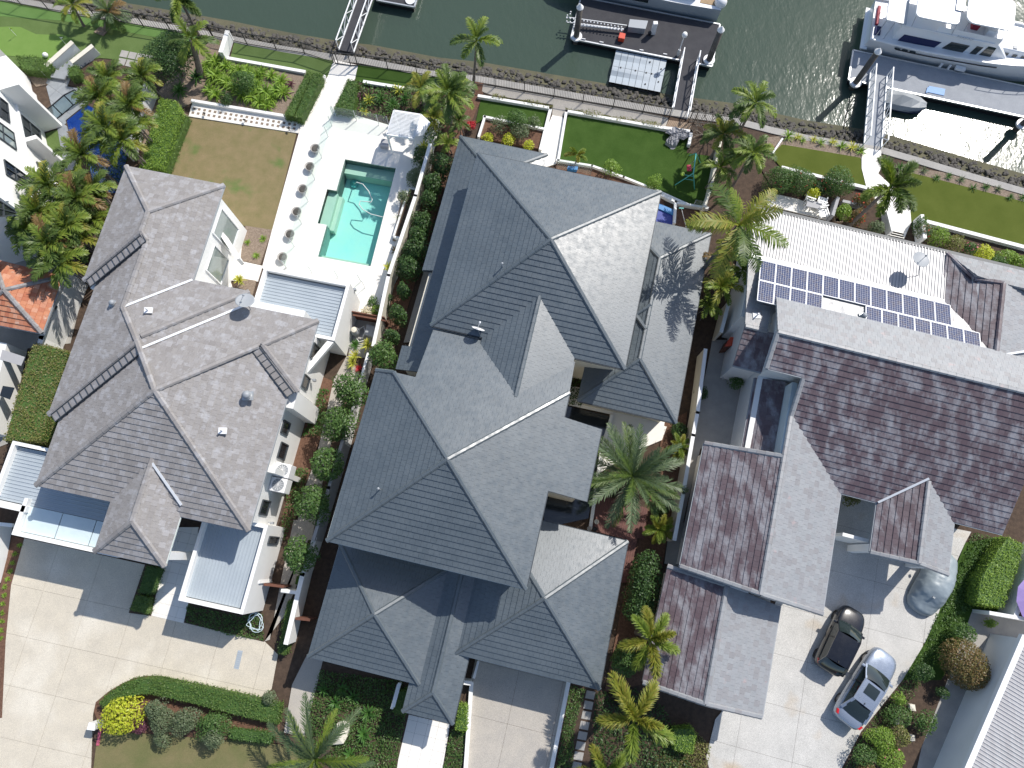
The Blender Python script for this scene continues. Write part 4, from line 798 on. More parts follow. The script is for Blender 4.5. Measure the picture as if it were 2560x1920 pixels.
# courtyard between the wings
struct('courtyard_paving', pts('n', [(1060, 540), (1430, 620), (1340, 900), (1240, 1560), (1330, 1100), (1560, 960), (1850, 800), (1860, 690), (1990, 500), (1180, 400), (1080, 380)]), 'white_paving', .05)
court = pts('n', [(1410, 610), (1880, 720), (1840, 830), (1560, 950), (1340, 1020)]); slabs('court_tiles', court, CF, .6, .6, 'white_paving', .06, gap=.008, piece='paver')
pond = thing('reflecting_pond', 'dark slate lined pond along the slate-roofed wall', 'pond', at('n', 1380, 800)); MB().prism(pts('n', [(1010, 540), (1410, 635), (1330, 900), (1230, 1480), (860, 1560), (860, 1250), (1180, 1330), (1290, 780), (1010, 660)]), -.1, .09).build('basin', 'window_glass', pond)
lowwall('n', [(1420, 640), (1340, 900), (1245, 1560)], .25, .2, 'garden_wall', 'white pond edge wall beside the courtyard palm')
dk_ = thing('timber_deck', 'red-brown boarded deck below the big feather palm', 'deck', at('n', 1480, 1400)); dpoly = pts('n', [(1310, 1290), (1590, 1350), (1720, 1400), (1690, 1659)]) + pts('t', [(1320, 120), (1260, 420), (1200, 420), (1250, 130), (1050, 80)]) + pts('n', [(1250, 1560)])
MB().prism(dpoly, -.05, .1).build('joists', 'black_metal', dk_); Iq = inv(CF); dq = [Iq(p) for p in dpoly]
if area2(dq) < 0: dq = dq[::-1]
k_ = min(p[0] for p in dq)
while k_ < max(p[0] for p in dq):
    c = clip_rect(dq, k_, k_ + .13, -50, 50)
    if c: MB().prism([CF(*p) for p in c], .1, .14).build('board', 'timber_deck', dk_)
    k_ += .138
struct('side_bed', pts('n', [(1850, 690), (2050, 600), (1900, 1659), (1700, 1659), (1720, 1400), (1830, 850)]), 'mulch', .02); struct('side_bed', pts('t', [(1330, 100), (1530, 60), (1350, 1100), (1100, 1150), (1250, 420)]), 'mulch', .02)
struct('front_bed', pts('r', [(560, 900), (1100, 1040), (1130, 1300), (1040, 1800), (430, 1800), (430, 1440)]), 'soil', .015)
slabs('front_path', pts('r', [(1130, 1300), (1420, 1370), (1400, 1400), (1330, 1800), (1030, 1800), (1060, 1600)]), CF, .62, .62, 'white_paving', .05, gap=.008, piece='paver')
struct('side_path', pts('r', [(450, 900), (560, 920), (430, 1450), (295, 1420), (350, 1100)]), 'pale_aggregate', .025)
dc = pts('t', [(235, 925), (860, 1075), (740, 1750), (130, 1750), (205, 1080)]); slabs('driveway', dc, CF, 2.62, 2.9, 'pale_aggregate', .03, -.68, -8.87)
for k_, L_, lab in (('t', [(858, 1080), (735, 1700)], 'white kerb wall right of the middle driveway'), ('t', [(212, 1090), (170, 1700)], 'white kerb wall left of the middle driveway')): lowwall(k_, L_, .3, .22, 'kerb_wall', lab)
struct('front_bed', pts('t', [(860, 1080), (1100, 1130), (1150, 1200), (1530, 1300), (1720, 1380), (1800, 1659), (1700, 1800), (740, 1800)]), 'soil', .012); struct('front_bed', pts('r', [(1420, 1370), (1540, 1080), (1560, 1090), (1480, 1800), (1330, 1800)]), 'soil', .012)
for i in range(8):
    p = at('t', 1005 - i * 13, 1170 + i * 68, .03); o = MB().prism([p + Vector((math.cos(R(a - 12)) * .36, math.sin(R(a - 12)) * .3, 0)) for a in (45, 135, 225, 315)], -.03, .06).build('stepping_slab', 'concrete', base=p); finish(o, 'pale stepping slab, %s from the roof in the path beside the middle driveway' % ords[i], 'stepping stone', 'slabs of the stepping path')
# --- right lot
dr = pts('o', [(1660, 1270), (1980, 1340)]) + pts('p', [(1600, 400), (1750, 430), (1700, 520), (1640, 650), (1480, 1100), (1360, 1360), (1180, 1659)]) + pts('x', [(600, 1300), (410, 1659), (350, 1900)]) + pts('w', [(480, 1750), (520, 1600), (600, 1270), (700, 1150), (1000, 500), (1100, 300)]) + pts('o', [(1500, 1400)])
slabs('driveway', dr, RF, 3.2, 2.75, 'grey_aggregate', .03, 15.0, 1.53)
struct('service_court', pts('o', [(600, 0), (820, 0), (960, 300), (860, 900), (500, 900), (380, 1400), (330, 1659), (240, 1659), (400, 950), (560, 200)]), 'concrete', .02); struct('service_court', pts('t', [(1530, 80), (1660, 0), (1600, 310), (1500, 290)]), 'concrete', .02)
struct('garden_strip', pts('p', [(1700, 520), (2000, 470), (2190, 540), (1990, 1120), (1790, 1130), (1690, 1360), (1500, 1659), (1180, 1659), (1360, 1360), (1480, 1100)]), 'turf_dark', .0)
struct('garden_strip', pts('x', [(1700, 50), (1450, 800), (1200, 1450), (1100, 1900), (350, 1900), (410, 1659), (600, 1300), (1200, 440), (1340, 130)]), 'soil', -.004)
struct('neighbour_yard', pts('x', [(1700, 100), (2250, 180), (2400, 0), (2400, 1900), (1100, 1900), (1200, 1450), (1450, 800)]), 'concrete', .0)
struct('canal_lawn', pts('e', [(180, 1200), (830, 1310), (850, 1430), (880, 1560), (760, 1530), (180, 1400), (90, 1290)]), 'turf_olive', .02)
struct('canal_lawn', pts('k', [(1260, 110), (1500, 170), (2190, 350), (2700, 500), (2700, 850), (2190, 720), (1400, 530), (1250, 520), (1220, 370), (1120, 250)]), 'turf_olive', .02)
struct('white_path', pts('e', [(865, 1230), (1000, 1255), (1000, 1400), (960, 1470), (880, 1560), (840, 1400), (840, 1310)]), 'white_paving', .05); struct('white_path', pts('k', [(880, 200), (960, 100), (1120, 250), (1240, 400), (1250, 520), (1190, 660), (1060, 640), (980, 380)]), 'white_paving', .05)
struct('garden_bed', pts('e', [(60, 1140), (190, 1130), (860, 1260), (840, 1320), (180, 1200), (90, 1300), (40, 1300)]), 'gravel_mulch', .012); struct('garden_bed', pts('k', [(1000, 30), (1500, 100), (2190, 300), (2700, 440), (2700, 510), (2190, 360), (1500, 180), (1260, 115)]), 'gravel_mulch', .012)
struct('garden_bed', pts('k', [(1280, 520), (1400, 535), (2190, 730), (2700, 860), (2700, 1000), (2190, 910), (1320, 700)]), 'soil', .01); struct('garden_bed', pts('k', [(0, 60), (200, 90), (860, 240), (1000, 400), (1060, 640), (560, 480), (560, 330), (90, 220)]), 'soil', .008)
struct('patio', pts('k', [(60, 270), (320, 330), (600, 440), (560, 500), (60, 380)]), 'white_paving', .04)
lowwall('k', [(180, 80), (860, 245)], .3, .22, 'garden_wall', 'white edging wall behind the flowering oleander shrubs'); lowwall('k', [(1370, 530), (2190, 745), (2600, 850)], .35, .25, 'garden_wall', 'white retaining wall below the long olive lawn'); lowwall('j', [(1500, 10), (1425, 120)], .3, .12, 'garden_wall', 'thin pale edging beside the red plant by the canal lawn')
lowwall('k', [(1280, 520), (1300, 690)], 1.0, .22, 'stair_wall', 'white stair wall at the bottom of the curved path'); lowwall('k', [(1015, 480), (1050, 620)], .8, .2, 'stair_wall', 'white stair wall on the planted side of the curved path')
for i in range(4): o = MB().bar(at('k', 1060, 580 + i * 20, .05 + .0 * i), at('k', 1190, 610 + i * 20, .05), .3, .1).build('stair_tread', 'white_paving', base=at('k', 1060, 580 + i * 20)); finish(o, 'white stair tread at the foot of the curved path', 'step', 'treads of the curved path stairs')
# boundary walls
lowwall('h', [(1930, -10), (1815, 400), (1600, 1040), (1480, 1600)], 1.7, .16, 'boundary_wall', 'tall pale boundary wall between the pool terrace and the slate-roofed house', 'cream_render', cap='white_render')
lowwall('m', [(1430, 170), (1330, 520), (1240, 880)], 1.5, .16, 'boundary_wall', 'white boundary wall behind the row of round garden trees'); lowwall('m', [(1240, 870), (1130, 1250), (1010, 1659)], 1.9, .18, 'boundary_wall', 'grey boundary wall under the west gutter of the slate roof', 'grey_render')
lowwall('r', [(545, 130), (470, 360), (365, 800)], 1.6, .2, 'boundary_wall', 'pale boundary wall stepping down beside the front slate roof', cap='white_render')
lowwall('n', [(2140, 150), (2075, 650), (2040, 830), (1960, 1290), (1890, 1659)], 1.8, .16, 'boundary_wall', 'cream boundary wall between the feather palm and the purple-tiled house', 'cream_render', cap='white_render')
lowwall('j', [(960, 100), (880, 480), (830, 620)], 1.2, .16, 'boundary_wall', 'pale boundary wall under the coconut palm beside the lawn', 'cream_render')
lowwall('j', [(1000, 1430), (940, 1659)], 1.8, .16, 'boundary_wall', 'pale boundary wall between the slate wing and the solar roof', 'cream_render', cap='white_render')
lowwall('z', [(690, 290), (590, 560), (490, 790), (400, 1250)], 2.0, .25, 'boundary_wall', 'white boundary wall beside the terracotta hut', cap='white_render')
lowwall('a', [(1290, 820), (1190, 1070), (1120, 1330)], 1.6, .2, 'boundary_wall', 'tall white boundary wall behind the lime hedge')
lowwall('p', [(2190, 530), (2060, 870), (1975, 1110)], 1.5, .2, 'boundary_wall', 'white boundary wall behind the lime flowering hedge on the right', cap='white_render')
# ================================================================ planting
def leaf_soup(C, Nrm, size, asp, name, m):
    "one small bent rhombus per leaf"
    n = len(C); t = rng.normal(size=(n, 3)); t -= (t * Nrm).sum(1)[:, None] * Nrm; t /= np.linalg.norm(t, axis=1)[:, None] + 1e-9; s = np.cross(Nrm, t)
    l = (size * rng.uniform(.65, 1.3, n))[:, None]; w = l * asp
    V = np.stack([C - t * l * .5, C + s * w * .5 + Nrm * l * .06, C + t * l * .5 - Nrm * l * .1, C - s * w * .5 + Nrm * l * .06], 1).reshape(-1, 3)
    return np_mesh(name, V, np.arange(4 * n).reshape(-1, 4), m)
def unit(v): return v / (np.linalg.norm(v, axis=-1, keepdims=True) + 1e-9)
def crown_points(n, rx, ry, rz, lump=.25, nl=16, shell=.5):
    d = unit(rng.normal(size=(n, 3))); d[:, 2] = np.where(d[:, 2] < -.35, -d[:, 2], d[:, 2])
    L_ = unit(rng.normal(size=(nl, 3))); amp = rng.uniform(-.6, 1, nl); f = np.ones(n)
    for k in range(nl): f += 1.5 * lump * amp[k] * np.exp(-((1 - d @ L_[k]) / .13))
    r = f * (shell + (1 - shell) * rng.random(n) ** .45) * np.where(rng.random(n) < .22, rng.uniform(.4, .9, n), 1)
    P = d * r[:, None] * np.array([rx, ry, rz]); nm = unit(d * np.array([1 / rx, 1 / ry, 1 / rz]) * min(rx, ry, rz) * .9 + np.array([0, 0, .5]) + rng.normal(size=(n, 3)) * .55)
    return P, nm
def shrub(name, label, cat, p, rx, ry, h, m, leaf=.1, dens=1.0, group=None, asp=.5, trunk=0, tm='trunk_brown', lump=.28, flowers=None, lift=0, rot=0):
    "bush or small tree: p is the middle of the crown in plan at ground level"
    p = Vector((p[0], p[1], 0 if trunk else p[2] if p[2] < .5 else 0)); o = thing(name, label, cat, p, group); rz = (h - trunk * .75) / 2 if trunk else h * .55; cz = h - rz
    n = int(min(8500, max(400, dens * 14 * (rx * ry + (rx + ry) * rz) / (leaf * leaf * asp * 2.0))))
    P, nm = crown_points(n, rx, ry, rz, lump); P[:, 2] += cz; P[:, 2] = np.maximum(P[:, 2], .03 if not trunk else trunk * .6)
    if rot: ca, sa = math.cos(R(rot)), math.sin(R(rot)); P = P @ np.array([[ca, sa, 0], [-sa, ca, 0], [0, 0, 1]])
    c = link('crown' if trunk else 'foliage', leaf_soup(P, nm, leaf, asp, 'foliage', m), o)
    tr = MB(); top = max(.12, cz - rz * .2)
    for k in range(5 if trunk else 4):
        a = random.uniform(0, 6.28); tr.tube([p + Vector((0, 0, 0)), p + Vector((math.cos(a) * rx * .12, math.sin(a) * ry * .12, top * .6)), p + Vector((math.cos(a) * rx * .5, math.sin(a) * ry * .5, top + rz * .3))], [.05 + .02 * bool(trunk), .035, .012], 6)
    tr.build('trunk' if trunk else 'stems', tm, o)
    if flowers:
        P2, n2 = crown_points(int(flowers[1]), rx * 1.02, ry * 1.02, rz * 1.03, lump, shell=.9); P2[:, 2] = np.maximum(P2[:, 2] + cz, .05); link('blossom', leaf_soup(P2, n2, flowers[2] if len(flowers) > 2 else .11, .8, 'blossom', flowers[0]), o)
    return o
def hedge(name, label, poly, h, m, leaf=.085, dens=1.0, cat='hedge', group=None, core='leaf_mid', z0=0, rough=.06):
    "clipped hedge over a plan polygon"
    o = thing(name, label, cat, (poly[0].x, poly[0].y, z0), group); c = sum(poly, Vector((0, 0, 0))) / len(poly); n = len(poly)
    MB().prism([(p + (c - p).normalized() * .07) for p in poly], z0 - .02, z0 + h - .06).build('core', core, o)
    xs = [p.x for p in poly]; ys = [p.y for p in poly]; ar = abs(area2([(p.x, p.y) for p in poly])); per = sum((poly[i] - poly[i - 1]).length for i in range(n)); k = dens / (leaf * leaf * .55) * 2.1
    nt = int(min(15000, ar * k)); C = []; Nn = []
    B = np.array([(p.x, p.y) for p in poly])
    Q = np.column_stack([rng.uniform(min(xs), max(xs), nt * 6), rng.uniform(min(ys), max(ys), nt * 6)]); ins = np.zeros(len(Q), bool)
    for i in range(n):
        a, b_ = B[i - 1], B[i]; cnd = (a[1] > Q[:, 1]) != (b_[1] > Q[:, 1]); ins ^= cnd & (Q[:, 0] < (b_[0] - a[0]) * (Q[:, 1] - a[1]) / (b_[1] - a[1] + 1e-12) + a[0])
    Q = Q[ins][:nt]; z = z0 + h + rng.normal(size=len(Q)) * rough - .02 + .05 * np.sin(Q[:, 0] * 3.1) * np.cos(Q[:, 1] * 2.7)
    P = np.column_stack([Q, z]); nm = unit(np.array([0, 0, 1]) + rng.normal(size=P.shape) * .38)
    sgn = 1 if area2([(p.x, p.y) for p in poly]) > 0 else -1
    for i in range(n):
        a, b_ = B[i - 1], B[i]; d = b_ - a; Ln = np.linalg.norm(d); ns = int(min(5000, Ln * h * k * .7)); t = rng.random(ns); on = np.array([d[1], -d[0]]) / (Ln + 1e-9) * sgn
        S = np.column_stack([a + d * t[:, None] + on * rng.normal(size=(ns, 1)) * rough, z0 + rng.random(ns) * h]); P = np.vstack([P, S]); nm = np.vstack([nm, unit(np.array([on[0], on[1], .4]) + rng.normal(size=S.shape) * .5)])
    P = P - np.array([poly[0].x, poly[0].y, z0]); link('foliage', leaf_soup(P, nm, leaf, .55, 'foliage', m), o); return o
def ground_cover(name, label, poly, h, m, leaf=.12, dens=.7, asp=.45):
    "uncountable low planting: one mass"
    n = len(poly); B = np.array([(p.x, p.y) for p in poly]); ar = abs(area2([tuple(b_) for b_ in B])); nt = int(min(24000, ar * dens / (leaf * leaf * asp) * 2.6))
    Q = np.column_stack([rng.uniform(B[:, 0].min(), B[:, 0].max(), nt * 5), rng.uniform(B[:, 1].min(), B[:, 1].max(), nt * 5)]); ins = np.zeros(len(Q), bool)
    for i in range(n):
        a, b_ = B[i - 1], B[i]; ins ^= ((a[1] > Q[:, 1]) != (b_[1] > Q[:, 1])) & (Q[:, 0] < (b_[0] - a[0]) * (Q[:, 1] - a[1]) / (b_[1] - a[1] + 1e-12) + a[0])
    Q = Q[ins][:nt]; clump = .55 + .45 * np.sin(Q[:, 0] * 2.3 + 1) * np.cos(Q[:, 1] * 2.9); P = np.column_stack([Q, .03 + rng.random(len(Q)) ** .6 * h * clump]); nm = unit(np.array([0, 0, .9]) + rng.normal(size=P.shape) * .6)
    o = link(name, leaf_soup(P, nm, leaf, asp, name, m)); return finish(o, label, 'ground cover', None, 'stuff')
STRAPS = {}
def strap_mesh(m, n, bend, w, var):
    key = (m, n, bend, w, var)
    if key not in STRAPS:
        V = []; F = []
        for k in range(n):
            a = 2.4 * k + random.uniform(-.3, .3); el = R(random.uniform(25, 82)); L_ = random.uniform(.75, 1.12); p = np.array([0, 0, .02]); pr = []
            for s_ in range(5): 
                pr.append(p.copy()); th = el - bend * (s_ / 4) ** 1.2; p = p + np.array([math.cos(a) * math.cos(th), math.sin(a) * math.cos(th), math.sin(th)]) * L_ / 4
            sd = np.array([-math.sin(a), math.cos(a), 0]); b0 = len(V)
            for i_, q in enumerate(pr): ww = w * (.6, 1, .95, .7, .08)[i_]; V += [q - sd * ww / 2 + np.array([0, 0, .015]), q, q + sd * ww / 2 + np.array([0, 0, .015])]
            for i_ in range(4):
                for c in (0, 1): F.append((b0 + i_ * 3 + c, b0 + i_ * 3 + c + 1, b0 + i_ * 3 + c + 4, b0 + i_ * 3 + c + 3))
        STRAPS[key] = np_mesh('blades', np.array(V), np.array(F), m)
    return STRAPS[key]
def strap(name, label, cat, p, r, m, n=26, bend=1.5, w=.11, group=None, stem=0, pot=None, zs=1.0):
    o = thing(name, label, cat, p, group); c = link('blades', strap_mesh(m, n, bend, w, random.randrange(3)), o); c.scale = (r, r, r * zs); c.rotation_euler = (0, 0, random.uniform(0, 6.28)); c.location = (0, 0, stem)
    p = Vector(p)
    if stem: MB().tube([p, p + Vector((0, 0, stem + .05))], [.06, .045], 7).build('stem', 'trunk_brown', o)
    if pot: MB().lathe(p - Vector((0, 0, .0)), [(pot * .7, 0), (pot, .35), (pot * 1.05, .4), (pot * .9, .4), (pot * .85, .34)], 18).build('pot', 'pot', o)
    return o
# --- palms
FR = {}
def frond(m, e0, droop, n=34, ll=.32, w=.035, vang=20, fwd=48, plum=0, hang=.5, var=0):
    key = (m, e0, droop, n, ll, w, vang, plum, hang, var)
    if key in FR: return FR[key]
    rs = np.random.default_rng(abs(hash(key)) % 9999 if False else int(e0 * 7 + droop * 13 + n + var * 31 + 200)); K = 40; P = [np.zeros(3)]; T = []
    for k in range(K):
        th = R(e0 - droop * (k / K) ** 1.25); T.append(np.array([math.cos(th), 0, math.sin(th)])); P.append(P[-1] + T[-1] / K)
    T.append(T[-1]); P = np.array(P); T = np.array(T); Nn = np.stack([-T[:, 2], T[:, 1] * 0, T[:, 0]], 1); V = []; F = []
    def quad(a, b_, c, d): F.append((len(V), len(V) + 1, len(V) + 2, len(V) + 3)); V.extend([a, b_, c, d])
    for k in range(0, K, 4):
        w0, w1 = .022 * (1 - k / K) + .004, .022 * (1 - (k + 4) / K) + .004; y = np.array([0, 1, 0]); up_ = np.array([0, 0, .008]); quad(P[k] - y * w0 + up_, P[k] + y * w0 + up_, P[k + 4] + y * w1 + up_, P[k + 4] - y * w1 + up_)
    for i in range(n):
        s_ = .1 + .9 * (i + .5) / n; k = min(K, int(s_ * K)); prof = max(.12, math.sin(math.pi * (.1 + .86 * s_)) ** .75)
        for side in (-1, 1):
            for rep in range(1 + plum * 2):
                va = R(vang + rs.normal() * 7) if not plum else R(rs.uniform(-75, 85)); fa = R(fwd + rs.normal() * 6 - 14 * (1 - s_) + 20 * s_ * 0); L_ = ll * prof * rs.uniform(.82, 1.12)
                lat = np.array([0, side, 0]) * math.cos(va) + Nn[k] * math.sin(va); d = T[k] * math.cos(fa) + lat * math.sin(fa); wd = unit(np.cross(d, Nn[k] if not plum else np.array([.3, .2, 1.0]))) * w * (.75 + .25 * prof)
                a = P[k] + np.array([0, 0, .006]); m1 = a + d * L_ * .55; d2 = unit(d + np.array([0, 0, -hang * (.6 + .7 * rs.random())])); m2 = m1 + d2 * L_ * .45
                quad(a - wd * .35, a + wd * .35, m1 + wd * .5, m1 - wd * .5); quad(m1 - wd * .5, m1 + wd * .5, m2 + wd * .06, m2 - wd * .06)
    me = np_mesh('frond', np.array(V), np.array(F), m); FR[key] = me; return me
SPEC = {   # kind: list of (start angle, droop), then leaflet settings, materials
    'feather': dict(ang=((72, 55), (48, 70), (25, 75), (5, 60)), kw=dict(n=34, ll=.3, w=.034, vang=18, hang=.55)),
    'phoenix': dict(ang=((66, 48), (40, 52), (18, 45), (-2, 34)), kw=dict(n=50, ll=.18, w=.0125, vang=26, fwd=42, hang=.12)),
    'coconut': dict(ang=((70, 40), (40, 60), (18, 68), (-4, 55)), kw=dict(n=44, ll=.27, w=.022, vang=-4, fwd=58, hang=.9)),
    'foxtail': dict(ang=((64, 70), (42, 78), (22, 70), (10, 60)), kw=dict(n=46, ll=.27, w=.026, vang=0, fwd=55, plum=1, hang=.3)),
    'cane': dict(ang=((80, 70), (62, 95), (42, 95), (20, 75)), kw=dict(n=26, ll=.3, w=.04, vang=24, hang=.5)),
    'fan': dict(ang=((75, 40), (50, 70), (20, 70), (-10, 60)), kw=dict(n=26, ll=.36, w=.03, vang=10, fwd=40, hang=.6))}
def palm(name, label, base, crown, L_, kind, mats, n=10, r=.11, cat='palm tree', group=None, tm='trunk_grey', spread=1.0, up=0, stems=None):
    base, crown = Vector(base), Vector(crown); o = thing(name, label, cat, (base.x, base.y, base.z), group); sp = SPEC[kind]
    if stems:
        for k in range(stems): a = k * 2.4; q = base + Vector((math.cos(a) * .25, math.sin(a) * .25, 0)); MB().tube([q, q.lerp(crown, .5), crown + Vector((math.cos(a) * .15, math.sin(a) * .15, -.25))], [.045, .04, .03], 6).build('stem', tm, o)
    else:
        mid = base.lerp(crown, .5) + Vector((0, 0, 0)); pth = [base - Vector((0, 0, .05)), base + (crown - base) * .08, base.lerp(crown, .35), base.lerp(crown, .7), crown + Vector((0, 0, .02))]; MB().tube(pth, [r * 1.7, r * 1.25, r, r * .9, r * .85], 10).build('trunk', tm, o)
    for k in range(n):
        t = (k + .5) / n; ia = min(3, int((t ** .9) * 4 + random.uniform(-.4, .4))); ia = max(0, ia); e0, dr = sp['ang'][ia]; m = mats[k % len(mats)]; kw = dict(sp['kw']); me = frond(m, e0 + up, dr, var=0, **kw)
        f = bpy.data.objects.new('frond', me); col.objects.link(f); f.parent = o; f.location = crown - base; f.rotation_euler = (random.uniform(-.15, .15), random.uniform(-.08, .08), k * 2.39996 + random.uniform(-.25, .25)); s_ = L_ * random.uniform(.85, 1.1) * (.82 if ia == 0 else 1); f.scale = (s_, s_, s_)
    return o
def crown_over(k, base, crown):
    "height of a palm from the survey: where the sight line of the crown passes over its foot"
    b_ = at(k, *base); best = min((((at(k, *crown, z) - Vector((b_.x, b_.y, z))).length, z) for z in np.arange(.6, 9, .1))); return b_, at(k, *crown, best[1])
def up_from(k, x, y, z): p = at(k, x, y, z); return Vector((p.x, p.y, 0)), p

# palms on the far-left lot
b_, c_ = crown_over('a', (695, 215), (600, 40)); palm('palm_tree', 'slender palm on the turf, leftmost by the canal fence', b_, c_, 1.5, 'feather', ['frond_green', 'frond_lime', 'frond_gold'], 11, .08)
b_, c_ = crown_over('a', (865, 255), (900, 110)); palm('palm_tree', 'bushy short palm on a brown pad beside the putting green', b_, c_, 1.55, 'fan', ['frond_green', 'frond_blue', 'frond_brown'], 20, .1)
struct('planting_pad', pts('a', [(780, 270), (830, 225), (920, 235), (860, 300)]), 'gravel_mulch', .03)
b_, c_ = crown_over('a', (1660, 312), (1490, -10)); palm('palm_tree', 'tall leaning foxtail palm at the canal fence corner', b_, c_, 1.9, 'foxtail', ['frond_lime', 'frond_green'], 9, .1)
b_, c_ = crown_over('a', (1665, 625), (1590, 330)); palm('palm_tree', 'thick-trunked palm with drooping fronds behind the strappy plants', b_, c_, 1.9, 'feather', ['frond_green', 'frond_lime'], 9, .2)
TH = [('a', 830, 810, 3.6, 1.8), ('a', 900, 660, 3.0, 1.5), ('a', 1190, 640, 2.6, 1.6), ('a', 1080, 880, 3.6, 1.8), ('a', 890, 1060, 4.2, 1.9), ('a', 1020, 1170, 3.8, 1.8), ('a', 700, 1290, 4.2, 1.8), ('a', 1130, 1040, 3, 1.5),
      ('g', 420, 215, 4.6, 1.9), ('g', 650, 320, 4.2, 1.9), ('g', 330, 430, 4.6, 1.9), ('g', 560, 560, 4.2, 1.9), ('g', 410, 700, 4.4, 2.0), ('g', 650, 660, 3.6, 1.8), ('g', 500, 860, 4.0, 1.9), ('g', 790, 260, 3.6, 1.6), ('g', 260, 590, 4.2, 1.7), ('g', 780, 480, 3.2, 1.6)]
thl = ['nearest the glass balustrade', 'beside the stone steps', 'with browned tips next to the dark tree', 'over the white boundary wall top end', 'over the middle of the dark blue pool', 'yellowing, between pool and white wall', 'with a bare stem below the white house', 'leaning on the white boundary wall', 'against the lower windows of the white house', 'at the middle of the thicket', 'with silvery dead leaf beside the white house', 'in the densest part of the thicket', 'with bright long leaf over the terracotta roof', 'close to the brown roof gutter', 'hanging over the terracotta hut', 'near the brown roof corner', 'at the far left edge of the thicket', 'beside the brown roof edge with a purple plant']
for i, (k, x, y, z, L_) in enumerate(TH):
    b_, c_ = up_from(k, x, y, z); palm('cane_palm', 'clumping palm ' + thl[i], b_, c_, L_, 'cane', ['frond_green', 'frond_lime', 'frond_green', 'frond_green', 'frond_green', 'frond_lime', 'frond_gold' if i % 3 else 'frond_brown'], 18, cat='palm tree', group='palm thicket on the far left', stems=4)
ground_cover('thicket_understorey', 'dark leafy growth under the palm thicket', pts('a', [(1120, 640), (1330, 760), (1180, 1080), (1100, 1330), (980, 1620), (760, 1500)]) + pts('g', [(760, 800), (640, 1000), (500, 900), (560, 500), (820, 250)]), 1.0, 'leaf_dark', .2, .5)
# canal-side and middle-lot palms
b_, c_ = crown_over('c', (605, 770), (635, 340)); palm('palm_tree', 'tall lone palm standing against the water by the black fence', b_, c_, 1.75, 'feather', ['frond_green', 'frond_lime'], 11, .09)
b_, c_ = crown_over('c', (437, 1150), (400, 760)); palm('palm_tree', 'full palm with grey trunk beside the white pergola', b_, c_, 1.9, 'feather', ['frond_green', 'frond_lime', 'frond_green'], 17, .1)
for i, (k, x, y, z, L_, kd, ms_, n, lab) in enumerate((('c', 180, 740, 2.2, 1.5, 'feather', ['frond_green', 'frond_gold'], 11, 'low palm left of the full grey-trunked palm'), ('c', 390, 1190, 1.3, 1.0, 'cane', ['frond_lime'], 10, 'small young palm under the grey-trunked palm'),
        ('c', 280, 980, 1.6, 1.2, 'cane', ['frond_gold', 'frond_lime'], 12, 'golden clumping palm beside the pergola'), ('c', 490, 1010, 1.6, 1.1, 'cane', ['frond_green'], 10, 'green clumping palm at the mulch bed by the small lawn'), ('b', 1830, 740, 1.6, 1.2, 'feather', ['frond_green', 'frond_gold'], 10, 'dark low palm by the canal fence left of the pergola plants'),
        ('d', 1620, 850, 5.2, 1.7, 'feather', ['frond_green', 'frond_lime'], 13, 'tall palm overhanging the canal bank right of the bare tree'), ('d', 1350, 1110, 3.4, 1.5, 'feather', ['frond_green', 'frond_gold'], 13, 'spreading palm beside the bare branching tree'), ('d', 1600, 1260, 4.8, 1.6, 'feather', ['frond_lime', 'frond_green'], 13, 'bright palm at the top of the boundary planting'),
        ('d', 1330, 1390, 3.0, 1.5, 'cane', ['frond_lime', 'frond_green'], 11, 'broad-leaved palm at the lawn edge above the coconut palm'), ('j', 1180, 110, 3.6, 1.3, 'cane', ['frond_green', 'frond_lime'], 10, 'tangled palm behind the bright palm crown'), ('j', 1110, 870, 3.0, 1.1, 'cane', ['frond_lime', 'frond_gold'], 10, 'small yellow-green palm under the coconut crown'),
        ('j', 1010, 1010, 3.2, 1.3, 'cane', ['frond_green', 'frond_brown'], 11, 'palm with brown tips beside the slate wing gutter'), ('j', 1180, 1080, 3.4, 1.5, 'cane', ['frond_lime', 'frond_green'], 11, 'palm reaching to the solar panels'), ('j', 1000, 1220, 3.0, 1.5, 'cane', ['frond_lime', 'frond_gold'], 12, 'yellow-green palm clump between slate wing and solar roof'), ('j', 900, 1370, 2.2, 1.1, 'cane', ['frond_lime'], 11, 'lowest palm clump at the slate wing gutter'))):
    b_, c_ = up_from(k, x, y, z); palm('palm_tree', lab, b_, c_, L_, kd, ms_, n, .09, stems=None if kd != 'cane' else 3)
b_ = at('j', 960, 940); c_ = at('j', 1155, 705, 7.4); b_ = Vector((c_.x - 1.4, c_.y - 1.2, 0)); palm('coconut_palm', 'big coconut palm with yellowing fronds casting a star shadow on the slate roof', b_, c_, 3.4, 'coconut', ['frond_gold', 'frond_lime', 'frond_green', 'frond_gold'], 12, .14)
b_, c_ = crown_over('k', (730, 560), (1080, 225)); c_ = at('k', 1080, 225, 4.6); palm('foxtail_palm', 'leaning foxtail palm over the curved white path by the metal roof', at('k', 740, 545), c_, 2.2, 'foxtail', ['frond_green', 'frond_lime', 'frond_green'], 9, .12)
b_, c_ = up_from('n', 1600, 1130, 3.0); palm('feather_palm', 'large blue-green feather palm in the courtyard above the timber deck', b_, c_, 3.3, 'phoenix', ['frond_blue', 'frond_green', 'frond_blue'], 34, .3, tm='trunk_brown')
b_, c_ = up_from('t', 1405, 800, 4.0); palm('foxtail_palm', 'golden foxtail palm beside the purple garage roof', b_, c_, 1.95, 'foxtail', ['frond_gold', 'frond_lime'], 8, .12)
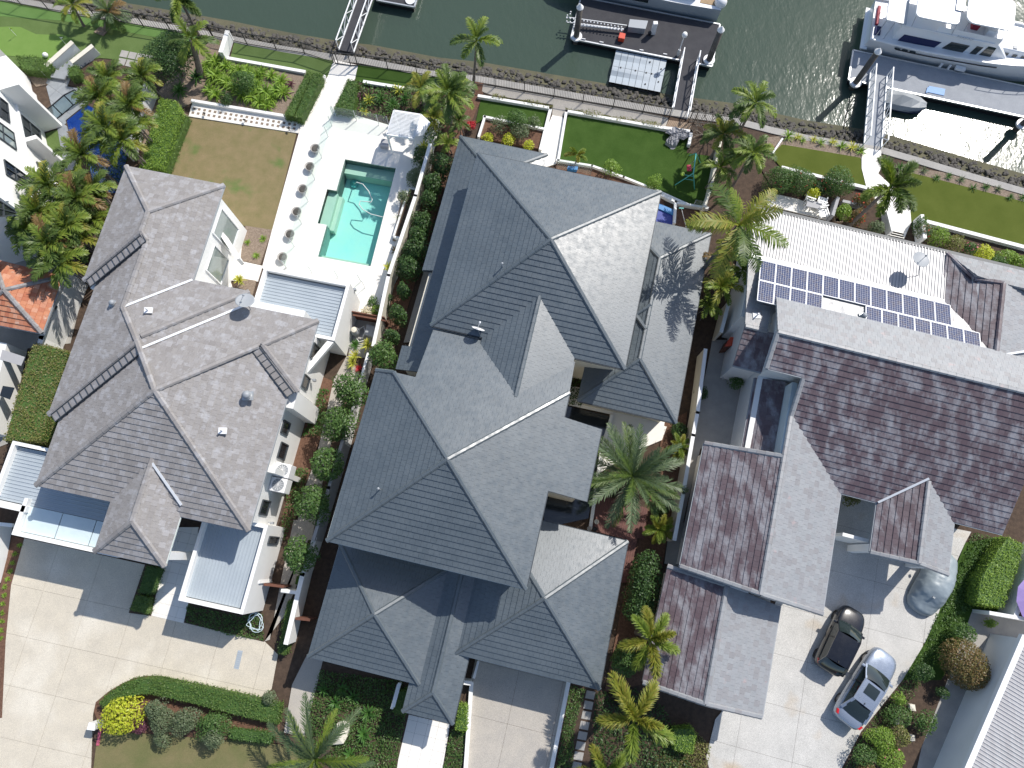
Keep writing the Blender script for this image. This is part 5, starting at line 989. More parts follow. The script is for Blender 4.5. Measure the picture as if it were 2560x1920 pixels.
b_, c_ = up_from('t', 1300, 1330, 4.8); palm('foxtail_palm', 'larger golden foxtail palm in the front garden by the driveway', b_, c_, 2.35, 'foxtail', ['frond_gold', 'frond_gold', 'frond_lime'], 7, .13)
b_, c_ = up_from('t', 1110, 1700, 3.6); palm('foxtail_palm', 'foxtail palm cut off at the bottom edge of the picture', b_, c_, 1.7, 'foxtail', ['frond_gold', 'frond_lime'], 7, .12)
b_, c_ = up_from('r', 500, 1600, 2.6); palm('feather_palm', 'pale blue-green feather palm at the bottom between lawn and front garden', b_, c_, 3.2, 'phoenix', ['frond_blue', 'frond_blue', 'frond_lime'], 20, .25, tm='trunk_brown', up=6)
for i, (k, x, y, lab) in enumerate((('n', 1985, 880, 'small golden cane plant beside the cream boundary wall above the feather palm'), ('n', 1830, 1560, 'small golden cane plant at the corner of the timber deck'), ('t', 1460, 60, 'small golden cane plant against the cream wall below the deck'))):
    b_, c_ = up_from(k, x, y, 1.4); palm('cane_palm', lab, b_, c_, .95, 'foxtail', ['frond_lime', 'frond_gold'], 9, cat='palm tree', stems=3)

# clipped hedges
hedge('clipped_hedge', 'dark clipped hedge beside the putting green', pts('a', [(145, 475), (330, 480), (440, 540), (400, 610), (190, 590)], .6), .8, 'leaf_hedge')
hedge('clipped_hedge', 'small dark clipped hedge at the foot of the stone steps', pts('a', [(570, 570), (650, 550), (670, 640), (580, 650)], .6), .8, 'leaf_hedge')
hedge('lime_hedge', 'bright lime hedge in front of the white boundary wall by the brown lawn', pts('a', [(1330, 810), (1450, 830), (1500, 920), (1330, 1400), (1150, 1400), (1240, 1080)], 1.2), 1.2, 'leaf_lime', .1)
hedge('clipped_hedge', 'lower green hedge between lime hedge and brown lawn', pts('a', [(1490, 940), (1560, 960), (1380, 1420), (1330, 1420)], .6), .6, 'leaf_hedge')
hedge('double_hedge', 'outer half of the double clipped hedge left of the white path', pts('b', [(885, 590), (935, 595), (770, 965), (695, 955)], .75), .75, 'leaf_hedge')
hedge('double_hedge', 'inner half of the double clipped hedge along the white path', pts('b', [(940, 595), (1015, 610), (1010, 640), (835, 980), (780, 970)], .85), .85, 'leaf_hedge')
hedge('clipped_hedge', 'clipped hedge right of the white path before the glass fence', pts('b', [(1225, 655), (1305, 665), (1270, 920), (1110, 900)], .8), .8, 'leaf_hedge')
hedge('wall_hedge', 'long overgrown hedge with brown clipped top beside the brown roof', pts('z', [(265, 765), (370, 770), (540, 830), (500, 980), (400, 1250), (330, 1540), (30, 1540), (130, 1180), (230, 850)], 2.3), 2.3, 'leaf_hedge_olive', .11)
hedge('curved_hedge', 'long curved hedge round the front garden island', pts('A', [(20, 330), (140, 215), (290, 125), (430, 70), (600, 60), (1000, 130), (1500, 240), (1960, 350), (1930, 560), (1500, 460), (1000, 330), (560, 230), (420, 240), (100, 400)], .7), .7, 'leaf_hedge', .09)
hedge('low_hedge', 'low hedge along the verge lawn behind the grey shrubs', pts('A', [(1420, 600), (1880, 660), (1860, 770), (1400, 710)], .5), .5, 'leaf_mid', .09)
hedge('clipped_hedge', 'clipped shrub block at the end of the white portico path', pts('q', [(1130, 620), (1250, 640), (1230, 780), (1080, 740)], .5), .55, 'leaf_hedge'); hedge('clipped_hedge', 'dark hedge strip under the portico roof edge', pts('q', [(1220, 380), (1340, 400), (1260, 620), (1150, 600)], .5), .6, 'leaf_mid')
hedge('clipped_hedge', 'narrow hedge between the driveway and the pale boundary wall', pts('r', [(320, 540), (385, 550), (310, 900), (255, 890)], .6), .7, 'leaf_hedge')
hedge('box_hedge', 'rounded bright green box shrub beside the entry roof', pts('r', [(1465, 1235), (1520, 1240), (1515, 1410), (1440, 1400)], .7), .9, 'leaf_lime', .08); hedge('box_hedge', 'dark narrow hedge left of the entry roof', pts('r', [(1045, 1150), (1115, 1130), (1110, 1300), (1035, 1290)], .7), .9, 'leaf_hedge', .08)
hedge('box_hedge', 'bright green square box hedge beside the purple garage', pts('t', [(1560, 1400), (1690, 1390), (1715, 1440), (1690, 1570), (1570, 1540)], .9), .9, 'leaf_lime', .08)
hedge('lime_hedge', 'tall lime flowering hedge against the right boundary wall', pts('p', [(2060, 470), (2190, 540), (2150, 700), (2020, 1060), (1800, 1030), (1830, 820), (1960, 600)], 1.3), 1.3, 'leaf_lime', .1)
for i, (a_, lab) in enumerate(((pts('c', [(770, 775), (1270, 860), (1262, 900), (765, 810)], .35), 'row of small grey-green border plants above the small lawn'), (pts('d', [(45, 880), (840, 1015), (835, 1055), (50, 925)], .35), 'row of small grey-green border plants above the large lawn'))): ground_cover('border_planting', lab, a_, .55, 'leaf_hedge_olive', .11, 1.0)

# garden trees of the passage
for i, (k, x, y, r_) in enumerate((('m', 1245, 420, 1.0), ('m', 1150, 700, 1.1), ('m', 1050, 1040, 1.0), ('m', 940, 1350, 1.05), ('r', 400, 240, .95), ('m', 1530, 130, .85))):
    p = at(k, x, y, 2.0); shrub('garden_tree', ['round glossy garden tree, %s from the top of the side passage' % ords[i], 'glossy dark shrub tree between the boundary wall and slate roof corner'][i == 5], 'tree', p, r_, r_, 3.0, 'leaf_mid', .17, 1.1, 'round trees in the side passage', .5, 1.1)
ground_cover('passage_planting', 'dark strappy planting along the white house wall', pts('m', [(1000, 400), (1080, 420), (1000, 800), (850, 800), (960, 600)]), .5, 'strap_green', .2, .8, .25); ground_cover('passage_planting', 'dark green planting under the narrow window', pts('m', [(760, 1060), (910, 1070), (800, 1480), (700, 1659), (690, 1500)]), .45, 'leaf_mid', .14, .8)
ground_cover('passage_planting', 'dark planting along the foot of the boundary wall', pts('m', [(1260, 560), (1390, 350), (1330, 620), (1200, 1000), (1080, 1500), (1000, 1600), (1020, 1300), (1120, 1000)]), .5, 'leaf_dark', .15, .7)
# shrubs up the boundary beside the pool
for i, (x, y, r_) in enumerate(((2010, 60, .8), (1930, 210, .6), (1900, 330, .6), (1830, 520, .75), (1810, 640, .6), (1770, 760, .75), (1730, 900, .8), (1690, 1090, .45), (1650, 1290, .5), (1600, 1470, .45))):
    shrub('boundary_shrub', 'glossy dark shrub, %s down the boundary wall beside the slate roof' % ords[i], 'shrub', at('h', x, y, 1.2), r_, r_, 2.1, 'leaf_dark', .16, 1.0, 'shrubs along the pool boundary wall')
ST = [(1800, 530), (1880, 560), (1950, 600), (2060, 600), (1780, 640), (1850, 680), (1750, 760), (1800, 800), (1960, 740), (2080, 720), (2140, 640), (2020, 800), (2100, 820), (2170, 780), (1640, 650), (1500, 760), (1700, 590)]
for i, (x, y) in enumerate(ST): strap('strappy_plant', 'lime green strappy clump in the bed above the block path', 'plant', at('a', x, y), random.uniform(.72, .95), 'strap_lime' if i not in (14, 15) else 'strap_green', 46, 1.7, .1, 'lime strappy clumps')
for i, (x, y) in enumerate(((120, 520), (70, 560), (330, 600), (420, 640), (520, 610), (600, 640), (680, 690), (480, 720), (560, 780), (640, 770), (700, 780), (500, 860), (560, 890), (600, 830), (240, 700), (150, 650))): strap('strappy_plant', 'lime green strappy clump left of the double hedge', 'plant', at('b', x, y), random.uniform(.68, .92), 'strap_lime', 46, 1.7, .1, 'lime strappy clumps by the hedge')
strap('purple_bromeliad', 'purple spiky plant beside the double hedge', 'plant', at('b', 755, 705), .45, 'leaf_purple', 22, 1.2, .13)
shrub('dark_tree', 'dense dark round tree beside the thick-trunked palm', 'tree', at('a', 1430, 500, 1.6), 1.55, 1.7, 3.0, 'leaf_dark', .14, 1.2, trunk=.8); shrub('round_shrub', 'dark green rounded shrub among the strappy plants', 'shrub', at('b', 360, 680, .9), .75, .8, 1.5, 'leaf_mid', .11); shrub('round_shrub', 'small dark clipped ball above the block path', 'shrub', at('b', 215, 820, .5), .42, .42, .8, 'leaf_dark', .1)
for i, (x, y, r_, m, n, lab) in enumerate(((1340, 800, .5, 'leaf_purple', 20, 'purple leaf plant right of the path hedge'), (1400, 840, .6, 'strap_yellow', 26, 'yellow croton beside the purple leaf plant'), (1650, 760, .6, 'strap_yellow', 26, 'yellow croton near the low canal wall'), (1500, 830, .7, 'strap_green', 30, 'dark strappy plant by the mulch'), (1600, 880, .7, 'strap_green', 30, 'dark strappy plant left of the pergola'), (1700, 830, .6, 'strap_green', 28, 'dark strappy plant under the low palm'), (1900, 1060, .6, 'strap_yellow', 26, 'yellow croton at the pergola corner'), (1860, 1240, .7, 'strap_yellow', 30, 'large yellow croton at the end of the boundary wall'), (1360, 940, .5, 'strap_yellow', 24, 'pale croton in front of the glass fence'))): strap('accent_plant', lab, 'plant', at('b', x, y), r_, m, n, 1.3, .13)
ground_cover('terrace_planting', 'mixed green planting between the glass fence and the turf strip', pts('b', [(1330, 700), (1740, 770), (2000, 700), (2190, 800), (2000, 1180), (1860, 1240), (1840, 960), (1580, 1010), (1290, 950)]), .7, 'leaf_mid', .18, .6)
for i, (k, x, y, r_, m, lab, stem) in enumerate((('g', 1990, 1000, .55, 'strap_yellow', 'yellow yucca in the courtyard corner by the brown roof', .5), ('h', 1580, 910, .6, 'strap_yellow', 'yucca with orange base against the pool boundary wall', .6), ('h', 1625, 760, .45, 'leaf_brown', 'brown grassy clump against the pool boundary wall', 0), ('h', 400, 690, .32, 'strap_lime', 'small yellow-green tuft, left one in the pebble bed', 0), ('h', 530, 660, .36, 'strap_lime', 'small yellow-green tuft, upper one in the pebble bed', 0), ('h', 470, 800, .34, 'strap_lime', 'small yellow-green tuft, lower one in the pebble bed', 0), ('h', 1395, 1540, .6, 'strap_yellow', 'potted yellow yucca in the equipment yard', .5), ('h', 1290, 1630, .55, 'strap_yellow', 'low yellow yucca beside the equipment yard', .2), ('m', 1265, 200, .5, 'strap_yellow', 'yellow yucca at the end of the side path', .2), ('h', 1290, 1540, .5, 'strap_green', 'dark strappy plant against the white annex wall', 0), ('m', 1320, 240, .35, 'leaf_red', 'red leaved plant under the yellow yucca', 0))):
    strap('yucca', lab, 'plant', at(k, x, y, stem), r_, m, 30, 1.0, .12) if not stem else strap('yucca', lab, 'plant', Vector((*at(k, x, y, stem)[:2], 0)), r_, m, 34, 1.0, .12, stem=stem, pot=.3 if 'potted' in lab else None)
for i, (x, y, r_, h_, m, lab) in enumerate(((1800, 150, .75, 1.2, 'leaf_grey', 'grey-green shrub in a pot by the pool boundary wall'), (1690, 330, .4, .7, 'leaf_grey', 'wispy shrub at the top of the white planter trough'), (1440, 1190, .35, .6, 'leaf_mid', 'green potted plant behind the rusty screen'), (1400, 1270, .38, .5, 'petal_white', 'pale flowering plant behind the rusty screen'), (1480, 1260, .4, .6, 'leaf_lime', 'bright green bush behind the rusty screen'), (1565, 1150, .35, .7, 'leaf_dark', 'dark shrub at the pool boundary wall end'), (1545, 1230, .3, .5, 'leaf_grey', 'small grey shrub by the rusty screen'), (1850, -20, .8, 1.5, 'leaf_dark', 'dark bush in the corner behind the pergola'))): shrub('terrace_shrub', lab, 'shrub', at('h', x, y, h_ * .5), r_, r_, h_, m, .11)
# front gardens
shrub('yellow_shrub', 'bright yellow-green bushy shrub at the driveway mouth', 'shrub', at('A', 280, 460, .8), 1.0, .95, 1.6, 'leaf_yellow', .15, 1.0)
for i, (x, y, rx, ry, h_, m, lab) in enumerate(((700, 500, .75, .8, 1.1, 'leaf_grey', 'grey-green shrub nearest the bare red mulch'), (950, 520, .8, .7, 1.2, 'leaf_grey', 'grey-green shrub in the middle of the front island'), (1250, 560, .9, .75, 1.3, 'leaf_mid', 'green spreading shrub at the right of the front island'), (1280, 690, .6, .5, .9, 'leaf_grey', 'grey-green shrub spilling on the verge lawn'), (650, 380, .55, .5, .9, 'leaf_grey', 'pale twiggy shrub behind the front hedge'), (490, 570, .4, .45, .6, 'leaf_purple', 'small purple shrub beside the yellow one'), (1860, 260, .4, .4, .7, 'leaf_grey', 'small pale shrub at the driveway corner'), (720, 700, .5, .4, .6, 'leaf_grey', 'low grey shrub at the lawn edge'))): shrub('island_shrub', lab, 'shrub', at('A', x, y, h_ * .5), rx, ry, h_, m, .1, 1.0)
ground_cover('lawn_corner_planting', 'dark leafy ground cover below the flat roof by the driveway', pts('q', [(1540, 840), (1560, 700), (2000, 800), (2190, 760), (2190, 1000), (1900, 950)]), .4, 'leaf_mid', .12, .9)
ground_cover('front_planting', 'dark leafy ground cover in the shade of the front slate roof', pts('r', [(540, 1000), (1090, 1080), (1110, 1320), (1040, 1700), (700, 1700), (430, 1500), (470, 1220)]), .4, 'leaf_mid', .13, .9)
for i, (x, y, r_) in enumerate(((640, 1220, .6), (760, 1180, .6), (860, 1290, .65), (830, 1430, .65), (740, 1570, .6), (560, 1130, .5), (690, 1130, .5))): strap('bromeliad', 'dark spiky rosette among the front ground cover', 'plant', at('r', x, y, .1), r_, 'strap_green', 22, 1.2, .16, 'dark rosettes in the front garden')
ground_cover('front_planting', 'green ground cover strip along the entry path', pts('r', [(1410, 1400), (1510, 1410), (1470, 1760), (1340, 1760)]), .3, 'leaf_mid', .11, 1.0)
ground_cover('front_planting', 'green ground cover right of the middle driveway', pts('t', [(870, 1100), (970, 1130), (900, 1400), (880, 1760), (760, 1760)]), .35, 'leaf_mid', .11, 1.0); ground_cover('front_planting', 'dark mixed undergrowth below the foxtail palms', pts('t', [(1040, 1150), (1300, 1120), (1500, 1250), (1620, 1560), (1740, 1700), (1000, 1760)]), .55, 'leaf_dark', .15, .7)
ground_cover('front_planting', 'weedy olive undergrowth beside the grey driveway', pts('w', [(120, 1560), (420, 1340), (560, 1480), (520, 1659), (460, 1800), (60, 1800)]), .35, 'leaf_hedge_olive', .11, .9)
shrub('deck_shrub', 'tall leafy shrub between the timber deck and the cream wall', 'shrub', at('t', 1360, 400, 1.4), .85, 1.7, 2.4, 'leaf_dark', .15, 1.1, rot=-10); shrub('deck_shrub', 'shrub below the leafy one by the purple garage wall', 'shrub', at('t', 1330, 560, 1.2), .8, .9, 2.0, 'leaf_dark', .15); shrub('deck_shrub', 'flowering shrub under the golden foxtail palm', 'shrub', at('t', 1250, 940, 1.0), .9, .9, 1.6, 'leaf_mid', .13)
shrub('court_shrub', 'small dark round shrub at the courtyard corner', 'shrub', at('n', 1990, 750, .5), .5, .5, .9, 'leaf_dark', .11); shrub('court_shrub', 'small dark round shrub below the feather palm', 'shrub', at('n', 1840, 1410, .5), .5, .5, .9, 'leaf_dark', .11); shrub('court_shrub', 'dark shrub at the pond edge under the feather palm', 'shrub', at('n', 1370, 1200, .4), .6, .7, .8, 'leaf_dark', .12)
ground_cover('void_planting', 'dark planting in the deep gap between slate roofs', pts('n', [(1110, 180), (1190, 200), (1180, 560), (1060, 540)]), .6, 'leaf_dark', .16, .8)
# lawn shrubs of the middle lot
palm('young_palm', 'small yellow-green young palm at the lawn edge beside the glass screen', *up_from('c', 1470, 1285, 1.3), .9, 'foxtail', ['frond_gold', 'frond_lime'], 6, .05)
for i, (k, x, y, r_, h_, m, lab, tk) in enumerate((('i', 1750, 240, .55, 1.2, 'leaf_lime', 'small bright citrus tree in the curved bed', .4), ('j', 440, 365, .5, 1.0, 'leaf_lime', 'small bright bush at the slate roof corner by the lawn', 0), ('c', 820, 1030, .6, 1.3, 'leaf_grey', 'thin-leaved shrub in the white planter', 0), ('c', 980, 1000, .75, 1.5, 'leaf_mid', 'taller leafy shrub in the white planter', 0), ('c', 1110, 1020, .5, 1.3, 'leaf_grey', 'sparse shrub at the right end of the white planter', 0), ('c', 900, 1180, .45, .6, 'leaf_yellow', 'yellow shrub against the slate roof edge', 0), ('c', 1065, 1220, .4, .5, 'leaf_yellow', 'second yellow shrub near the white path', 0), ('c', 735, 1155, .4, .4, 'leaf_yellow', 'low yellow shrub at the planter corner', 0), ('c', 590, 1055, .3, .4, 'leaf_red', 'red leaved plant in the mulch bed', 0), ('c', 1000, 1120, .6, .8, 'leaf_grey', 'grassy grey shrub in the middle of the white planter', 0))): shrub('garden_shrub', lab, 'shrub' if not tk else 'tree', at(k, x, y, h_ * .5), r_, r_, h_, m, .11, .8 if 'sparse' not in lab and 'thin' not in lab else .35, trunk=tk)
# bare frangipani
bt = thing('bare_tree', 'leafless grey branching tree over the mulch by the canal gangway', 'tree', at('d', 1180, 1120)); bp = at('d', 1210, 1130); br = MB()
def limb(p, d, L_, r_, dep):
    q = p + d * L_; br.tube([p, q], [r_, r_ * .7], 5, cap=False)
    if dep:
        for k in range(3 if dep > 1 else 2): v = (d + Vector((random.uniform(-.75, .75), random.uniform(-.75, .75), random.uniform(-.1, .5)))).normalized(); limb(q, v, L_ * .72, r_ * .62, dep - 1)
for k in range(5): a = k * 1.26; limb(bp, Vector((math.cos(a) * .6, math.sin(a) * .6, .8)).normalized(), .75, .045, 4)
br.build('branches', 'branch', bt)
# right lot planting
for i, (x, y, rx, h_, lab) in enumerate(((180, 160, 1.0, 1.6, 'leftmost in the row'), (330, 180, 1.0, 1.6, 'second in the row'), (640, 190, 1.1, 1.7, 'largest, beside the curved path'), (480, 230, .6, 1.1, 'small one in the gap'))): shrub('oleander', 'flowering oleander shrub above the metal roof, ' + lab, 'shrub', at('k', x, y, h_ * .5), rx, rx * .85, h_, 'leaf_mid' if i != 3 else 'leaf_dark', .12, 1.0, 'oleanders along the olive lawn', .35, flowers=('petal_red', 26, .09))
for i, (x, y, rx, m, fl, lab) in enumerate(((860, 330, .7, 'leaf_brown', 'petal_red', 'rusty shrub beside the stair planter'), (960, 560, .6, 'leaf_grey', None, 'olive bush at the stair planter end'), (800, 480, .6, 'leaf_brown', 'petal_red', 'red flowering shrub at the leaning palm foot'), (680, 430, .6, 'leaf_lime', None, 'light green shrub behind the metal roof gutter'), (1330, 540, .5, 'leaf_mid', None, 'dark shrub at the stair wall end'), (1350, 600, .6, 'leaf_grey', 'petal_red', 'red flowered shrub right of the stair wall'), (1480, 640, .7, 'leaf_lime', None, 'pale green shrub below the retaining wall'), (1600, 690, .7, 'leaf_hedge_olive', None, 'olive shrub below the retaining wall'), (1730, 740, .45, 'leaf_mid', 'petal_pink', 'pink bougainvillea below the retaining wall'), (1850, 790, .7, 'leaf_yellow', None, 'yellow-green shrub by the pale tiled wing'), (2050, 810, .7, 'leaf_lime', None, 'light shrub near the right edge below the wall'), (1950, 850, .6, 'leaf_mid', None, 'dark shrub at the pale tiled gutter'), (2150, 860, .6, 'leaf_lime', None, 'bright shrub at the right picture edge by the gutter'), (430, 290, .4, 'leaf_yellow', None, 'small yellow shrub between the oleanders'))): shrub('bank_shrub', lab, 'shrub', at('k', x, y, .6), rx, rx * .8, 1.2, m, .12, .9, flowers=(fl, 22, .14) if fl else None)
for i, (x, y, r_, m) in enumerate(((230, 1135, .65, 'strap_lime'), (310, 1145, .45, 'strap_yellow'), (350, 1170, .4, 'strap_lime'), (440, 1165, .4, 'strap_yellow'), (500, 1190, .5, 'strap_lime'), (600, 1185, .45, 'strap_yellow'), (670, 1220, .55, 'strap_lime'), (760, 1230, .6, 'strap_yellow'), (830, 1260, .55, 'strap_lime'))): strap('bank_tussock', 'tussock, %s from the left along the canal edge of the left olive lawn' % ords[i], 'plant', at('e', x, y), r_, m, 26, 1.4, .09, 'tussocks on the canal edge')
for i in range(12): t = i / 11; strap('bank_tussock', 'tussock, %s from the left along the canal edge of the right olive lawn' % ords[i], 'plant', at('k', 1050 + 1120 * t, 20 + 300 * t + 25 * math.sin(i * 2), 0), .55 if i < 2 else .42, 'strap_green' if i % 3 else 'leaf_grey', 26, 1.4, .09, 'tussocks on the canal edge')
strap('red_plant', 'small red plant at the corner of the olive lawn', 'plant', at('e', 95, 1230), .3, 'leaf_red', 20, 1.2, .12)
# front right garden
shrub('dome_shrub', 'large brownish clipped dome shrub before the white wall', 'shrub', at('x', 1650, 650, 1.3), 1.2, 1.55, 2.1, 'leaf_brown', .11, 1.2, lump=.06, rot=35)
for i, (k, x, y, rx, h_, m, lab, fl) in enumerate((('x', 1570, 320, .7, .9, 'leaf_mid', 'dark shrub above the brown dome shrub', None), ('x', 1170, 700, .6, .8, 'leaf_dark', 'dark shrub in the shade of the dome shrub', None), ('x', 950, 970, .35, .6, 'leaf_lime', 'bright small bush beside the silver car', None), ('x', 950, 1120, .8, .5, 'leaf_mid', 'leafy clump behind the silver car', None), ('x', 760, 1340, .8, .9, 'leaf_lime', 'yellow-green bush at the tail of the silver car', None), ('x', 960, 1330, .6, .8, 'leaf_hedge_olive', 'olive bush in the lower right garden', None), ('x', 880, 1560, .9, 1.0, 'leaf_lime', 'pink flowered rose bush at the bottom', ('petal_pink', 10, .16)), ('x', 600, 1530, .6, .7, 'leaf_mid', 'green bush at the lower driveway edge', None), ('x', 620, 1640, .5, .6, 'leaf_brown', 'reddish bush at the bottom edge', None), ('x', 1380, 900, .35, .6, 'leaf_dark', 'small dark creeper against the pale wall', None), ('x', 1200, 1200, .7, .7, 'leaf_mid', 'loose green bush before the pale wall', None), ('x', 1850, 225, .3, .5, 'leaf_lime', 'sprig of bright leaves against the pale wall', None))): shrub('border_shrub', lab, 'shrub', at(k, x, y, h_ * .5), rx, rx * .9, h_, m, .11, .9, flowers=fl)
ground_cover('right_planting', 'patchy green undergrowth along the grey driveway', pts('x', [(1340, 130), (1620, 180), (1480, 420), (1200, 800), (900, 1250), (560, 1700), (380, 1750), (620, 1290), (900, 950), (1230, 440)]), .3, 'leaf_mid', .11, .6); ground_cover('right_planting', 'shaded grass below the lime hedge on the right', pts('p', [(1760, 430), (1990, 500), (1800, 840), (1760, 1050), (1560, 1200), (1500, 1090), (1640, 760)]), .3, 'leaf_mid', .12, .8)
shrub('service_shrub', 'small shrub in the shaded service court', 'shrub', at('o', 790, 360, .4), .45, .4, .7, 'leaf_mid', .11); shrub('service_shrub', 'dark shrub leaning over the cream boundary wall', 'shrub', at('o', 510, 440, .5), .4, .4, .9, 'leaf_dark', .11); shrub('entry_shrub', 'dark shrub in the shaded corner of the entry', 'shrub', at('p', 740, 160, .4), .5, .4, .7, 'leaf_hedge_olive', .12)
for i in range(12): strap('border_tuft', 'lime tuft, %s from the top along the left driveway edge' % ords[i], 'plant', at('q', (170, 130, 110, 90, 70, 45, 40, 30, 25, 20, 15, 5)[i], (210, 280, 355, 425, 490, 555, 625, 695, 770, 840, 915, 980)[i]), .24, 'strap_lime', 22, 1.6, .16, 'lime tufts along the driveway')
strap('front_strap', 'lime variegated plant in the shaded portico bed', 'plant', at('q', 1270, 500), .5, 'strap_lime', 26, 1.4, .1)
# ================================================================ far-left white house and its yard
wh = thing('white_house', 'tall white rendered house with dark grid windows at the far left', 'house', at('y', 350, 760))
W0, W1 = at('y', 350, 760), at('y', 412, 1045); wd = (W1 - W0).normalized(); wn_ = Vector((wd.y, -wd.x, 0));
if wn_.x < 0: wn_ = -wn_
def on_wall(k, x, y, off=0):
    best = min((abs((at(k, x, y, z) - W0).dot(wn_) - off), z) for z in np.arange(-.5, 13, .05)); return at(k, x, y, best[1])
def wp(a, d, z=0): return W0 + wd * a - wn_ * d + Vector((0, 0, z))
MB().prism([wp(-3.2, 0), wp(9, 0), wp(9, 9), wp(-3.2, 9)], 0, 8.6).build('wall', 'white_render', wh)
MB().prism([wp(-3.2, 9), wp(-3.2, 1.2), wp(-6.5, 1.2), wp(-6.5, 9)], 0, 3.3).build('wing_wall', 'white_render', wh); MB().prism([wp(-3.2, 1.2), wp(-3.2, .2), wp(-4.6, .2), wp(-4.6, 1.2)], 0, 2.5).build('wing_wall', 'white_render', wh)
MB().prism([wp(-6.4, 1.1), wp(-4.8, 1.1), wp(-4.8, 1.16), wp(-6.4, 1.16)], .2, 2.2).build('recess_shade_panel', 'grey_render', wh)  # grey sheet painted in for the shadow on a recessed face
def wall_window(C, mul=1, m='window_glass'):
    P = [on_wall('y', x, y) for x, y in C]; o = MB().add([p + wn_ * .03 for p in P] + [p - wn_ * .1 for p in P], [(0, 1, 2, 3), (0, 4, 5, 1), (1, 5, 6, 2), (2, 6, 7, 3), (3, 7, 4, 0)]).build('window', m, wh); f = MB()
    for i in range(4): f.bar(P[i] + wn_ * .06, P[i - 1] + wn_ * .06, .06, .06, up=wn_)
    f.bar(P[0].lerp(P[3], .5) + wn_ * .06, P[1].lerp(P[2], .5) + wn_ * .06, .06, .06, up=wn_); f.bar(P[0].lerp(P[1], .45) + wn_ * .06, P[3].lerp(P[2], .45) + wn_ * .06, .06, .06, up=wn_); f.build('frame', 'gutter_dark', o)
for C in ([(-60, 440), (52, 530), (70, 680), (-60, 590)], [(-60, 640), (100, 760), (122, 892), (-60, 760)], [(160, 620), (305, 745), (328, 885), (185, 775)], [(25, 968), (210, 1100), (222, 1190), (45, 1085)], [(280, 985), (365, 1045), (375, 1130), (315, 1090)], [(-60, 1260), (110, 1370), (120, 1400), (-60, 1420)]): wall_window(C, m='window_glass' if C[1][0] != 100 else 'pale_window')
for a, d0, z1 in ((-.1, 1.25, 4.6), (2.75, .85, 3.0), (5.6, .9, 3.6)): MB().prism([wp(a, .1), wp(a, -d0), wp(a - .28, -d0), wp(a - .28, .1)], 0, z1).build('buttress_wall', 'white_render', wh)
for z in (3.0, 6.2): MB().bar(wp(-3.2, -.06, z), wp(9, -.06, z), .16, .12).build('string_course', 'white_paint', wh)
fr = MB(); A_, B_, C_ = wp(-6.4, 1.3, 3.3), wp(-3.3, 1.3, 3.3), wp(-3.3, 4.5, 3.3)
for p, q in ((A_, B_), (B_, C_)):
    for z in (.5, 1.0): fr.bar(p + Vector((0, 0, z)), q + Vector((0, 0, z)), .05, .05)
    for t in (0, .2, .4, .6, .8, 1): fr.bar(p.lerp(q, t), p.lerp(q, t) + Vector((0, 0, 1.0)), .05, .05)
fr.build('balcony_railing', 'black_metal', wh)
gb = thing('glass_balustrade', 'black framed glass balustrade above the dark blue pool', 'fence', at('a', 440, 1010)); G0 = [at('a', 440, 1015), at('a', 520, 955), at('a', 612, 875), at('a', 700, 830)]
for p, q in zip(G0[:-1], G0[1:]):
    z1 = Vector((0, 0, 1.15)); MB().add([p, q, q + z1, p + z1], [(0, 1, 2, 3)]).build('pane', 'pane_glass', gb); f = MB(); f.bar(p + z1, q + z1, .06, .06); f.bar(p, p + z1, .05, .05); f.bar(q, q + z1, .05, .05); f.bar(p + Vector((0, 0, .06)), q + Vector((0, 0, .06)), .05, .05); f.build('frame', 'black_metal', gb)
# terracotta hut
HF = frame(-11.7); hh = thing('terracotta_hut', 'small building with an orange terracotta tiled hip roof at the left edge', 'building', HF(-32.6, 9)); ez = 3.0; ap = HF(-32.75, 9.2, 4.0)
c1, c2, c3, c4 = HF(-34.9, 11.2, ez), HF(-30.35, 11.0, ez), HF(-30.3, 7.28, ez), HF(-34.9, 7.22, ez)
rh = tile_roof(hh, [([c1, c2, ap], 0), ([c2, c3, ap], 0), ([c3, c4, ap], 0), ([c4, c1, ap], 0)], ['terracotta'], w=.26, e=.33, t=.06, deck='orange_tile_grout'); ridge_caps(rh, hh, [(c1, ap), (c2, ap), (c3, ap), (c4, ap)], 'brown_tile', .3, .11, .4); gutters(rh, [(c2, c3), (c3, c4), (c1, c2)], 'gutter_grey', .12, .12)
walls(hh, [(rect(HF, -34.5, -30.8, 7.8, 10.7), 0, 2.9)], 'cream_render')
lw = thing('white_outbuilding', 'low white building with a barred window below the terracotta hut', 'building', at('z', 60, 1100)); MB().prism(pts('z', [(-300, 730), (215, 830), (60, 1500), (-300, 1560)], 0), 0, 1.9).build('wall', 'white_render', lw)
MB().prism(pts('z', [(25, 1100), (118, 1115), (80, 1210), (0, 1180)], 1.9), 1.9, 1.93).build('window', 'window_glass', lw); MB().prism(pts('z', [(20, 810), (200, 870), (170, 940), (0, 890)], 1.9), 1.9, 1.92).build('roof_recess', 'grey_render', lw)
lw2 = thing('white_outbuilding', 'low white building at the left edge beside the lime driveway tufts', 'building', at('q', 60, 300)); MB().prism(pts('q', [(-200, 20), (105, 50), (60, 310), (5, 520), (-200, 560)]), 0, 1.5).build('wall', 'white_render', lw2); MB().prism(pts('q', [(-200, 0), (120, 30), (115, 60), (-200, 30)], 1.5), 1.5, 1.7).build('parapet', 'white_render', lw2)
pe = thing('pool_pump', 'cluster of white pipes and grey pump in the narrow yard beside the terracotta hut', 'pump', at('z', 520, 560)); p = at('z', 510, 520)
